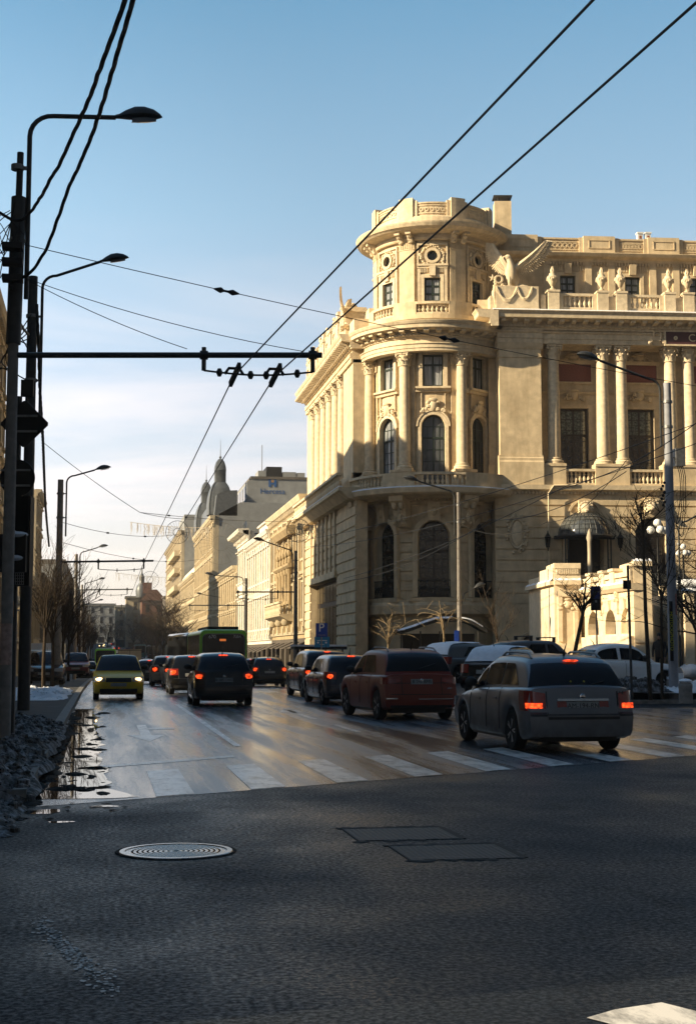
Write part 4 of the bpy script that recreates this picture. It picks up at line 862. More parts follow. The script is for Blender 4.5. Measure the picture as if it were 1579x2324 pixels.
# snow banks
def bank(name, M_, x0, x1, y0, y1, h, seed, base, label, nx=60, ny=160, edge=1.0, lump=.3, clods=900):
    m = MB(); rows = []; o = V((seed*13.1, seed*7.7, 0))
    for j in range(ny+1):
        row = []
        for i in range(nx+1):
            u, v = i/nx, j/ny; x = x0+(x1-x0)*u; y = y0+(y1-y0)*v
            w = noise.noise(V((0, y*.6, seed)))*.35; x += w*(1 if u > .5 else .3)*min(1, 4*u)*.5
            e = min(1, 4*u)*min(1, edge*5*(1-u))*min(1, 8*v)*min(1, 8*(1-v))
            n = .42+.5*noise.noise(V((x*.7, y*.7, seed)))+lump*(abs(noise.noise(V((x*2.2, y*2.2, seed))))*.9+.45*abs(noise.noise(V((x*5.5, y*5.5, seed+3))))+.22*abs(noise.noise(V((x*13, y*13, seed+3))))+.1*noise.noise(V((x*27, y*27, seed+3))))
            row.append(V((x, y, base(x, y)-.06+h*max(0, n)*e**.6)))
        rows.append(row)
    m.grid(rows); q = random.Random(seed)
    for k in range(clods):
        i, j = q.randint(4, nx-3), q.randint(4, ny-4); p = rows[j][i]; sz = q.uniform(.012,.045)*(2 if q.random() < .12 else 1); m.ball((p.x, p.y, p.z), (sz*q.uniform(.7,1.5), sz*q.uniform(.7,1.5), sz*q.uniform(.5,1)), 5, 3, sm=False)
    return tag(m.build(name, M_), label, 'snow', kind='stuff')
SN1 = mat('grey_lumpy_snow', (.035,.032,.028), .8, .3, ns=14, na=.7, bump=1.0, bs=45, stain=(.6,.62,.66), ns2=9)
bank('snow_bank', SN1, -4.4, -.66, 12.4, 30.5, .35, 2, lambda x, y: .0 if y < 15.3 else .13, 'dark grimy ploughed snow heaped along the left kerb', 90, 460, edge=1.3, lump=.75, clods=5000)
SN2 = mat('greyish_snow', (.45,.45,.47), .8, .3, ns=12, na=.5, bump=1.0, bs=40, stain=(.08,.075,.07), ns2=7.0)
bank('snow_heap', SN2, -2.4, -1.3, 11.0, 14.4, .62, 9, lambda x, y: 0, 'pale dirty snow heap at the left picture edge', 70, 140, lump=.8)
bank('snow_heap', SNOW, -3.6, -1.0, 44, 56, .45, 5, lambda x, y: .13, 'thin whiter snow patch behind the concrete poles', 40, 70)
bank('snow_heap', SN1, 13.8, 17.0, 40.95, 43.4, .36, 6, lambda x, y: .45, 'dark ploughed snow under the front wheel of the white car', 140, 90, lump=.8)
bank('snow_heap', SNOW, 16.1, 25, 40.95, 44.2, .5, 8, lambda x, y: .42, 'clean white snow bank at the right edge of the square', 110, 50)
# covers in the asphalt
def grate_mat():
    m, nt, b, N, L = nodes('cast_iron_cover'); b.inputs['Base Color'].default_value = (.3,.29,.28,1); b.inputs['Metallic'].default_value = .9; tc = N('TexCoord'); n = N('TexNoise'); n.inputs['Scale'].default_value = 9; L(tc.outputs['Object'], n.inputs['Vector'])
    mr = N('MapRange'); mr.inputs['To Min'].default_value = .12; mr.inputs['To Max'].default_value = .35; L(n.outputs['Fac'], mr.inputs['Value']); L(mr.outputs[0], b.inputs['Roughness']); return m
CAST = grate_mat(); p = at_plane(400, 1933, V((0,0,0)), V((0,0,1)))
mh = thing('manhole_cover', 'round wet cast iron manhole cover with rings in the asphalt', 'manhole cover', (p.x, p.y, 0))
m = MB(); m.lathe((0,0,0), [(.45,.002),(.44,.012),(.4,.012),(.4,.006),(0.001,.006)], 48); dk_ = m.build('cover_plate', CAST, None); dk_.location = (p.x, p.y, 0); setpar(dk_, mh)
m = MB()
for k in range(9): rr_ = .03+.04*k; m.lathe((p.x,p.y,0), [(rr_,.006),(rr_+.006,.0075),(rr_+.018,.0075),(rr_+.024,.006)], 40)
m.build('raised_ring', CAST, dk_)
m = MB(); m.lathe((p.x,p.y,0), [(.45,.004),(.452,.009),(.47,.009),(.476,.004)], 48); m.build('rim', SLUSH, mh)
def cover_mat():
    m, nt, b, N, L = nodes('patterned_iron'); b.inputs['Base Color'].default_value = (.014,.014,.014,1); b.inputs['Specular IOR Level'].default_value = .25; b.inputs['Roughness'].default_value = .5; tc = N('TexCoord'); v = N('TexVoronoi'); v.inputs['Scale'].default_value = 22; v.inputs['Randomness'].default_value = .15; L(tc.outputs['Object'], v.inputs['Vector'])
    bp = N('Bump'); bp.inputs['Strength'].default_value = 1; bp.inputs['Distance'].default_value = .02; L(v.outputs['Distance'], bp.inputs['Height']); L(bp.outputs[0], b.inputs['Normal']); return m
COVER = cover_mat()
def drain(px, py, lab):
    p = at_plane(px, py, V((0,0,0)), V((0,0,1))); t = thing('access_cover', lab, 'drain cover', p, 0, 'rectangular covers sunk in the asphalt'); a, b = .43, .4; m = MB(); r = random.Random(int(px))
    m.cube(p.x-a, p.x+a, p.y-b, p.y+b, -.02, .0042); m.cube(p.x-a*.9, p.x+a*.1, p.y-b, p.y-b+.13, .004, .0062); m.build('cover_plate', COVER, t); f = MB()
    for (x0,x1,y0,y1) in ((-a-.05,a+.03,b,b+.07),(-a-.01,a+.01,-b-.012,-b),(-a-.015,-a,-b,b),(a,a+.05,-b,b)): f.cube(p.x+x0, p.x+x1, p.y+y0, p.y+y1, -.02, .006)
    for k in range(26): q = r.random(); e = r.choice((-1,1)); f.ball((p.x+(2*q-1)*a, p.y+e*(b+.04)+r.uniform(-.03,.05), .003), (r.uniform(.02,.09), r.uniform(.02,.06), .006), 7, 4)
    f.build('frame', TAR, t)
TAR = mat('black_tar', (.006,.006,.006), .7, .2, ns=20, na=.4)
drain(908, 1893, 'farther of two sunken rectangular drain covers in the asphalt'); drain(1030, 1934, 'nearer of two sunken rectangular drain covers in the asphalt')
# ================================================================== buildings along the street
def stucco(name, c, st=.6): return mat(name, c, .85, .2, ns=1.2, na=.14, bump=.2, bs=12, stain=tuple(x*st for x in c), ns2=.35)
CREAM = stucco('cream_stucco', (.5,.42,.29)); WHITEST = stucco('white_stucco', (.66,.61,.52)); OCHRE = stucco('ochre_stucco', (.38,.29,.17)); SHOPW = stucco('dark_shop_stucco', (.1,.085,.07)); GREYW = stucco('grey_render', (.27,.28,.285), .8); BEIGE = stucco('beige_stucco', (.45,.38,.27)); BROWN = stucco('brown_brick', (.13,.06,.04)); DGREY = stucco('dark_grey_stucco', (.13,.115,.1))
def facade(bld, mp, U0, U1, z0, zt, wallm, floors, bw, ww, deep=.35, base=3.6, corn=.7, pil=False, ped=False, arch=False, gm=None, trim=None, glass=None, win=True):
    """wall with recessed windows, surrounds, string courses and a cornice; each window is a part with a pane"""
    n = max(1, int((U1-U0)/bw)); st = (U1-U0)/n; fh = (zt-z0-base-corn)/floors; ops = []
    for f in range(floors):
        for i in range(n):
            uc = U0+(i+.5)*st; za = z0+base+f*fh+fh*.22; zb = za+fh*.6; ops.append((uc-ww/2, uc+ww/2, za, zb, arch and f == floors-1))
    for i in range(n): uc = U0+(i+.5)*st; ops.append((uc-st*.36, uc+st*.36, z0+.3, z0+base-.7))
    w = MB(); zg = z0+base-.45; w.wall(mp, U0, U1, zg if gm else z0-1.5, zt, ops, 0, -deep-.25); trim = trim or wallm; w.build('wall', wallm, bld); t = MB()
    if gm:
        w = MB(); w.wall(mp, U0, U1, z0-1.5, zg-.002, ops, 0, -deep-.25); k = U0+1
        while k < U1-2.5: w.mprof(mp, k, k+2.0, [(0,z0+2.9),(1.0,z0+2.45),(1.0,z0+2.4),(0,z0+2.8)]); k += 3.7
        w.build('shop_wall', gm, bld)
    for f in range(floors): t.mprof(mp, U0, U1, [(-.02,z0+base+f*fh-.15),(.12,z0+base+f*fh-.15),(.2,z0+base+f*fh+.05),(-.02,z0+base+f*fh+.1)])
    t.mprof(mp, U0-.2, U1+.2, [(-.02,zt-corn),(.12,zt-corn),(.15,zt-corn*.6),(.5,zt-corn*.4),(.62,zt-.08),(.62,zt),(-.1,zt+.02)])
    k = U0
    while k < U1: t.mbox(mp, k, k+.22, zt-corn*.75, zt-corn*.42, .1, .42); k += .62
    for o in ops[:n*floors]:
        a, b, c, d = o[:4]; t.mbox(mp, a-.14, a, c, d, -.05, .07); t.mbox(mp, b, b+.14, c, d, -.05, .07); t.mprof(mp, a-.3, b+.3, [(0,d+.02),(.08,d+.02),(.1,d+.2),(.28,d+.26),(.28,d+.34),(0,d+.36)]); t.mbox(mp, a-.2, b+.2, c-.18, c-.02, -.05, .18)
        if ped: t.mprof(mp, (a+b)/2-.05, (a+b)/2+.05, [(0,d+.3),(.2,d+.3),(.2,d+.75),(0,d+.75)]); t.add([mp(a-.3,.2,d+.36), mp(b+.3,.2,d+.36), mp((a+b)/2,.2,d+.85), mp(a-.3,0,d+.36), mp(b+.3,0,d+.36), mp((a+b)/2,0,d+.85)], [(0,1,2),(0,2,5,3),(1,4,5,2)])
    if pil:
        for i in range(n+1):
            u = U0+i*st; u = min(max(u, U0+.25), U1-.25); t.mbox(mp, u-.2, u+.2, z0+base+.1, zt-corn, -.01, .2); t.mbox(mp, u-.28, u+.28, zt-corn-.45, zt-corn-.02, -.01, .3); t.mbox(mp, u-.27, u+.27, z0+base, z0+base+.4, -.01, .27)
    t.build('cornice_trim', trim, bld)
    if win:
        for o in ops:
            a, b, c, d = o[:4]; f = MB(); shop = c < z0+1
            F_ = MB(); F_.mbox(mp, a, a+.08, c, d, -deep-.05, -deep+.05); F_.mbox(mp, b-.08, b, c, d, -deep-.05, -deep+.05); F_.mbox(mp, a+.08, b-.08, d-.08, d, -deep-.05, -deep+.05); F_.mbox(mp, (a+b)/2-.04, (a+b)/2+.04, c, d-.08, -deep-.04, -deep+.04); F_.mbox(mp, a+.08, b-.08, c+(d-c)*.65, c+(d-c)*.65+.07, -deep-.04, -deep+.045)
            fo = F_.build('shop_window' if shop else 'window', FRAMEB, bld); G_ = MB(); G_.add([mp(a, -deep-.03, c), mp(b, -deep-.03, c), mp(b, -deep-.03, d), mp(a, -deep-.03, d)], [(0,1,2,3)]); G_.build('pane', glass or (GLASS if not shop else STAINED), fo)
    return ops
def sidewall(bld, mp, u, z0, zt, depth, m, name='side_wall', back=None):
    b = MB(); P = mp(u, -.0, z0-1.5); return b
MS = planar((XL, 0), (0, 1), (-1, 0)); ML = planar((-7.6, 0), (0, 1), (1, 0))
def core(bld, y0, y1, x0, x1, z0, zt, m, roofm=None, name='rear_wall'):
    b = MB(); b.cube(x0, x1, y0, y1, z0-1.5, zt); b.build(name, m, bld)
    if roofm: r = MB(); r.cube(x0-.3, x1+.3, y0+.02, y1-.02, zt+.003, zt+.15); r.build('roof', roofm, bld)
# B1: ochre house with carved figures and a balcony
z0 = gz(9, 110); b = thing('ornate_house', 'ornate ochre house with carved figures next to the palace', 'house', (XL, 110, z0))
facade(b, MS, 100.2, 121, z0, 12.9, OCHRE, 2, 2.6, 1.1, gm=SHOPW, pil=True, corn=1.1, trim=CREAM); core(b, 100.2, 121, XL+.62, XL+12, z0, 12.5, OCHRE, ROOFZINC)
t = MB(); MS1 = MS
for i in range(5):
    u = 106.5+1.75*i; t.mlathe(MS, u, .42, 5.2, [(.2,0),(.2,.2),(.16,.3),(.15,2.3),(.24,2.5),(.26,2.7)], 8)
    t.mball(MS, u, .4, 8.5, .16, .16, .45); t.mball(MS, u, .42, 9.2, .22, .2, .4); t.mball(MS, u, .45, 9.75, .13, .13, .16); t.mball(MS, u+.25, .42, 9.4, .09, .09, .35); t.mball(MS, u-.25, .42, 9.5, .09, .09, .35)
t.mprof(MS, 105.5, 115, [(0,8.0),(.5,8.0),(.65,8.15),(.65,8.3),(0,8.3)]); t.mprof(MS, 105.3, 115.2, [(0,10.5),(.5,10.5),(.8,10.9),(.8,11.1),(0,11.2)]); ornament(t, MS, 110, .3, 10.0, 6, 1.1, 3, False); t.build('carved_figures', OCHRE, b)
t = MB(); t.mprof(MS, 106, 116, [(0,3.9),(.5,4.0),(1.2,4.35),(1.25,4.5),(0,4.5)]); t.mbox(MS, 106, 116, 5.3, 5.45, 1.0, 1.25); balusters(t, MS, 106, 116, 4.5, 5.3, 1.12, .35)
for u in (107, 111, 115): t.mball(MS, u, .6, 3.9, .2, .4, .3)
t.build('balcony', CREAM, b)
for y, c in ((103, 0), (112.5, 1), (117, 2)): t = MB(); t.cube(XL+1.2, XL+2, y, y+1.4, 12.4, 13.9+.2*c); t.build('chimney', TILE, b)
# B2
z0 = gz(9, 135); b = thing('white_house', 'long white house with pointed window gables and slim columns', 'house', (XL, 135, z0))
facade(b, MS, 121.2, 141, z0, 12.2, WHITEST, 2, 1.9, .85, gm=SHOPW, pil=True, ped=True, corn=.9); core(b, 121.2, 141, XL+.62, XL+12, z0, 12, WHITEST, ROOFZINC)
t = MB(); t.mbox(MS, 124, 137, 12.2, 13.6, -2, -.6); t.mbox(MS, 123.8, 137.2, 13.6, 13.75, -2.2, -.4); t.build('parapet', WHITEST, b)
b = thing('white_house', 'white house with a wide eaves cornice and satellite dish', 'house', (XL, 147, z0))
facade(b, MS, 141.2, 153, z0, 13.8, WHITEST, 2, 2.3, .9, gm=SHOPW, corn=1.0); core(b, 141.2, 153, XL+.62, XL+11, z0, 13.4, WHITEST, ROOFZINC)
t = MB(); t.mprof(MS, 141, 153.4, [(0,13.3),(1.0,13.6),(1.1,13.8),(1.1,13.95),(0,14.0)]); t.build('eaves', WHITEST, b)
t = MB(); P = MS(150, -.6, 14.9); t.tube([MS(150,-.6,13.9), P], .05, 5); t.lathe(P, [(.02,0),(.35,.06),(.6,.2)], 14, M=Matrix.Rotation(R(-70), 3, 'Y') @ Matrix.Rotation(R(-20), 3, 'X')); t.build('satellite_dish', WHITE, b)
# B3
z0 = gz(9, 170); b = thing('low_house', 'low pale house with tall arched windows and dark shopfront', 'house', (XL, 170, z0))
facade(b, MS, 153.2, 186, z0, 11.0, CREAM, 2, 2.7, 1.0, gm=SHOPW, corn=.8, pil=True); core(b, 153.2, 186, XL+.62, XL+9, z0, 10.8, CREAM, ROOFZINC)
sgn = thing('shop_sign', 'black shop sign with pale lettering beside the bus', 'sign', (XL-.3, 176, 2.5)); P = at(592, 1377, 150)
t = MB(); t.mbox(MS, 157, 170, 2.2, 4.3, .12, .7); t.build('panel', SHEETBACK, sgn)
text('lettering', 'iorkdin', 1.7, MS(163.5, .71, 3.25), (PI/2, 0, -PI/2), WHITE, sgn, .01)
# B4: domed house and the blank-walled block behind
z0 = gz(9, 200); b = thing('domed_house', 'tall grey house with two zinc domes and a blank side wall', 'house', (XL, 205, z0))
facade(b, MS, 186.3, 224, z0, 19.6, BEIGE, 4, 3.0, 1.2, gm=SHOPW, corn=1.0, pil=True, ped=True, trim=CREAM); t = MB(); t.prism([(XL+.62, 186.3, z0-1.5), (XL+.62, 186.3, 19.8), (XL+3.4, 186.3, 21.4), (XL+14, 186.3, 21.4), (XL+14, 186.3, z0-1.5)], (0, 37.5, 0)); t.build('side_wall', GREYW, b)
t = MB(); t.mprof(MS, 186.3, 224, [(-.2,19.6),(0,19.7),(-.3,22.4),(-1.2,22.9),(-3,23.0),(-3,19.6)]); t.build('mansard_roof', ROOFZINC, b)
def dome(px, yy, wd, lab):
    cx = XL+wd*.34; t = MB(); pr = [(1.0,20.0),(1.02,21.2),(.97,22.2),(.86,23.1),(.68,23.9),(.5,24.35),(.48,24.4)]
    def sq(prof, k):
        rows = []
        for r, z in prof: rows.append([V((cx+wd*k*r*x, yy+wd*k*r*y, z)) for x, y in ((-.5,-.5),(-.25,-.56),(0,-.58),(.25,-.56),(.5,-.5),(.56,0),(.5,.5),(0,.58),(-.5,.5),(-.58,0),(-.5,-.5))])
        t.grid(rows)
    sq(pr, 1); sq([(.45,24.3),(.45,26.0),(.47,26.05),(.44,26.6),(.34,27.2),(.18,27.6),(.02,27.75)], 1); t.ball((cx, yy, 27.9), .18, 8, 6); t.tube([(cx, yy, 27.8), (cx, yy, 30.3)], [.06,.015], 5)
    for a in (-1, 1): t.tube([(cx-wd*.5*r, yy+a*wd*.5*r*1.0, z+.03) for r, z in pr], .09, 5)
    for q in range(10): t.tube([(cx-wd*.5*r*.99+.0, yy-wd*.58*r+(q/9)*wd*1.16*r, z+.02) for r, z in pr[1:5]], .02, 4)
    t.lathe((cx-wd*.23, yy, 25.3), [(.2,0),(.3,.03),(.3,.06)], 12, M=Matrix.Rotation(-PI/2, 3, 'Y')); t.build('zinc_dome', ROOFZINC, b)
dome(500, 190.5, 3.1, ''); dome(470, 217, 3.1, '')
hz = gz(9, 200); hb = thing('office_block', 'grey blank-walled office block with blue logo behind the houses', 'building', (24, 205, hz))
t = MB(); t.prism([(XL+4.6, 190, hz), (XL+4.6, 190, 24.6), (19.6, 190, 25.0), (34, 190, 25.0), (34, 190, hz)], (0, 32, 0)); t.build('wall', GREYW, hb)
t = MB(); t.cube(19.3, 34, 189.9, 222, 25.0, 25.35); t.build('roof', DGREY, hb)
for y in range(8): t = MB(); t.cube(18.74, 18.82, 192+3.5*y, 194.3+3.5*y, 22.3, 24.2); t.build('window', GLASS, hb)
for i, (a, c, h) in enumerate(((605, 640, 1059), (586, 604, 1068), (642, 672, 1071), (674, 692, 1073))):
    p, q = at_plane(a, h, V((0,196,0)), V((0,1,0))), at_plane(c, h, V((0,196,0)), V((0,1,0))); t = MB(); t.cube(p.x, q.x, 196, 200, 25.3, p.z); t.build('roof_plant', SHEETBACK if i == 0 else GREYW, hb)
t = MB(); p = at_plane(595, 1010, V((0,198,0)), V((0,1,0))); t.tube([(p.x, 198, 25.3), (p.x, 198, p.z)], .05, 4); t.build('aerial', DARKST, hb)
lg = thing('wall_logo', 'blue logo and lettering painted high on the grey wall', 'sign', at_plane(619, 1115, V((0,189.98,0)), V((0,1,0)))); LOGO = mat('logo_blue', (.03,.1,.28), .6, na=.05)
p = at_plane(618.5, 1115.5, V((0,189.97,0)), V((0,1,0))); text('lettering', 'Hercesa', 1.02, p, (PI/2, 0, 0), LOGO, lg, .004)
def lbox(m, x0, x1, y0, y1):
    a, c = at_plane(x0, y1, V((0,189.97,0)), V((0,1,0))), at_plane(x1, y0, V((0,189.97,0)), V((0,1,0))); m.cube(a.x, c.x, 189.95, 189.985, a.z, c.z)
m = MB(); lbox(m, 609.5, 615, 1087, 1105); lbox(m, 622, 627.5, 1087, 1105); lbox(m, 615.01, 621.99, 1096, 1099.5); m.build('emblem', LOGO, lg); m = MB(); lbox(m, 615.5, 621.5, 1090, 1094.5); m.build('emblem_accent', mat('logo_orange', (.4,.22,.1), .6, na=.05), lg)
# B4b and B5
z0 = gz(9, 245); b = thing('bow_fronted_house', 'small cream house with a curved white roof', 'house', (XL, 245, z0)); facade(b, MS, 224.3, 266, z0, 14.2, CREAM, 3, 3.3, 1.2, corn=.9); core(b, 224.3, 266, XL+.62, XL+8, z0, 14, CREAM)
t = MB(); t.grid([[MS(y, -4.2+4.2*math.cos(a)*.98, 14.2+3.2*math.sin(a)) for y in (224.5, 234, 245, 256, 265.8)] for a in [PI/2*k/8 for k in range(9)]]); t.build('curved_roof', WHITEST, b)
z0 = gz(9, 300); b = thing('apartment_block', 'tall cream apartment block with balconies and a grey gable wall', 'building', (XL, 300, z0)); facade(b, MS, 266.4, 330, z0, 24.5, BEIGE, 6, 4.0, 1.5, corn=.8); core(b, 266.4, 330, XL+.62, XL+9, z0, 24.8, GREYW, name='side_wall')
for f in range(5): t = MB(); t.mbox(MS, 270, 300, z0+6.6+f*3.3, z0+7.6+f*3.3, .0, 1.1); t.build('balcony', CREAM, b)
t = MB(); t.cube(XL+.8, XL+5, 272, 290, 24.8, 28.0); t.build('penthouse', GREYW, b)
def house(lab, cat, x0, x1, y, zt, zb, m, roof, name, grp='distant houses at the end of the street', gable=0, fl=3):
    b = thing(name, lab, cat, ((x0+x1)/2, y, zb), 0, grp); mp = planar((x0, y), (1, 0), (0, -1)); facade(b, mp, 0, x1-x0, zb, zt, m, fl, max(3, (x1-x0)/4), 1.2, corn=.6); t = MB(); t.cube(x0, x1, y+.65, y+14, zb-2, zt); t.build('rear_wall', m, b); t = MB()
    if gable: t.prism([(x0-.4, y-.3, zt), (x1+.4, y-.3, zt), ((x0+x1)/2+1, y-.3, zt+gable), ((x0+x1)/2-1, y-.3, zt+gable)], (0, 14, 0))
    else: t.cube(x0-.3, x1+.3, y-.2, y+14, zt+.03, zt+.4)
    t.build('roof', roof, b); return b
def hx(px, Y): return at_plane(px, 1400, V((0,Y,0)), V((0,1,0))).x
def hzz(py, Y, px=330): return at_plane(px, py, V((0,Y,0)), V((0,1,0))).z
zb = gz(0, 400)
b = house('dark brown gabled house with a chimney at the street end', 'house', hx(322, 400), hx(374, 400), 400, hzz(1362, 400), zb, BROWN, BROWN, 'gabled_house', gable=hzz(1338, 400)-hzz(1362, 400)); t = MB(); x = hx(335, 402); t.cube(x-1.2, x+1.2, 404, 406, hzz(1345, 400), hzz(1322, 404)); t.build('chimney', BROWN, b)
b = house('pale house with a silver spired turret at the street end', 'house', hx(286, 430), hx(330, 430), 430, hzz(1356, 430), gz(0,430), BEIGE, ROOFZINC, 'turreted_house'); x = hx(321, 428); t = MB(); t.lathe((x, 428, hzz(1356, 428)), [(1.6,0),(1.8,2),(1.5,3.4),(.8,4.2),(.8,5.8),(.9,6),(.3,7.2),(.05,9.5)], 10); t.build('turret', ROOFZINC, b)
house('grey brown house with a flat roof beside the gabled house', 'house', hx(374, 380), hx(392, 380)+6, 380, hzz(1355, 380), gz(0,380), DGREY, DGREY, 'flat_roofed_house')
house('hazy cream house low behind the distant bare trees', 'house', hx(262, 520), hx(290, 520), 520, hzz(1378, 520), gz(0,520), BEIGE, GREYW, 'cream_house')
house('far hazy block closing the street on the left', 'building', hx(180, 640), hx(262, 640), 640, hzz(1372, 640), gz(0,640), GREYW, GREYW, 'far_block')
# ---- left side of the street
def leftblock(lab, y0, y1, x, zt, m, fl, bw, name='street_house', roof=None, attic=0, cat='house', win=True, side=None):
    z0 = gz(0, (y0+y1)/2); b = thing(name, lab, cat, (x, (y0+y1)/2, z0), 0, 'houses on the left side of the street'); mp = planar((x, 0), (0, 1), (1, 0)); facade(b, mp, y0, y1, z0, zt, m, fl, bw, 1.2, corn=.8, win=win)
    t = MB(); t.cube(x-13, x-.65, y0, y1, z0-1.5, zt); t.build('rear_wall', side or m, b)
    if attic: t = MB(); t.mprof(planar((x,0),(0,1),(1,0)), y0+.3, y1-.3, [(-.5,zt),(-2.2,zt+attic),(-10,zt+attic),(-11,zt)]); t.build('mansard_roof', roof or ROOFZINC, b)
    return b
LB = leftblock('cream corner house glimpsed between the two nearest poles', 61.6, 90, -6.2, 20.6, CREAM, 5, 3, side=DGREY)
t = MB(); t.prism([(-6.6, 67.5, 20.6), (-6.6, 67.5, 23.0), (-6.6, 72, 23.2), (-6.6, 74.5, 24.8), (-6.6, 77, 23.4), (-6.6, 80, 22.9), (-6.6, 82, 23.4), (-6.6, 83, 22.2), (-6.6, 85, 22.0), (-6.6, 85, 20.6)], (-1, 0, 0)); t.build('attic_gable', CREAM, LB)
leftblock('house with dark dormer and cream walls behind the traffic light', 172, 188, -8, 21, BEIGE, 5, 3, attic=2.4)
leftblock('lower cream house with a blue grey roof on the left side', 150, 171.5, -8.6, 10.5, CREAM, 2, 3, attic=2.0)
leftblock('low grey house hidden behind the left kerb trees', 92, 149, -8.6, 7.0, GREYW, 1, 4, attic=.8)
leftblock('grey house with a white attic floor on the left side', 188.5, 236, -8.2, 12, DGREY, 4, 4, attic=1.5)
leftblock('grey flat roofed house with a wide cornice on the left side', 236.5, 300, -8.2, 16, GREYW, 5, 5)
leftblock('long shaded terrace farther down the left side', 300.5, 420, -8.4, 21, DGREY, 5, 8)
leftblock('last shaded terrace on the left before the street end', 420.5, 620, -8.4, 23, GREYW, 5, 12)
leftblock('large unseen house left of the crossing, shaped to shade it', 4.4, 49, -9, 19, BEIGE, 4, 5, win=False, side=DGREY)  # out of view; its ends are placed to shape the shade on the road
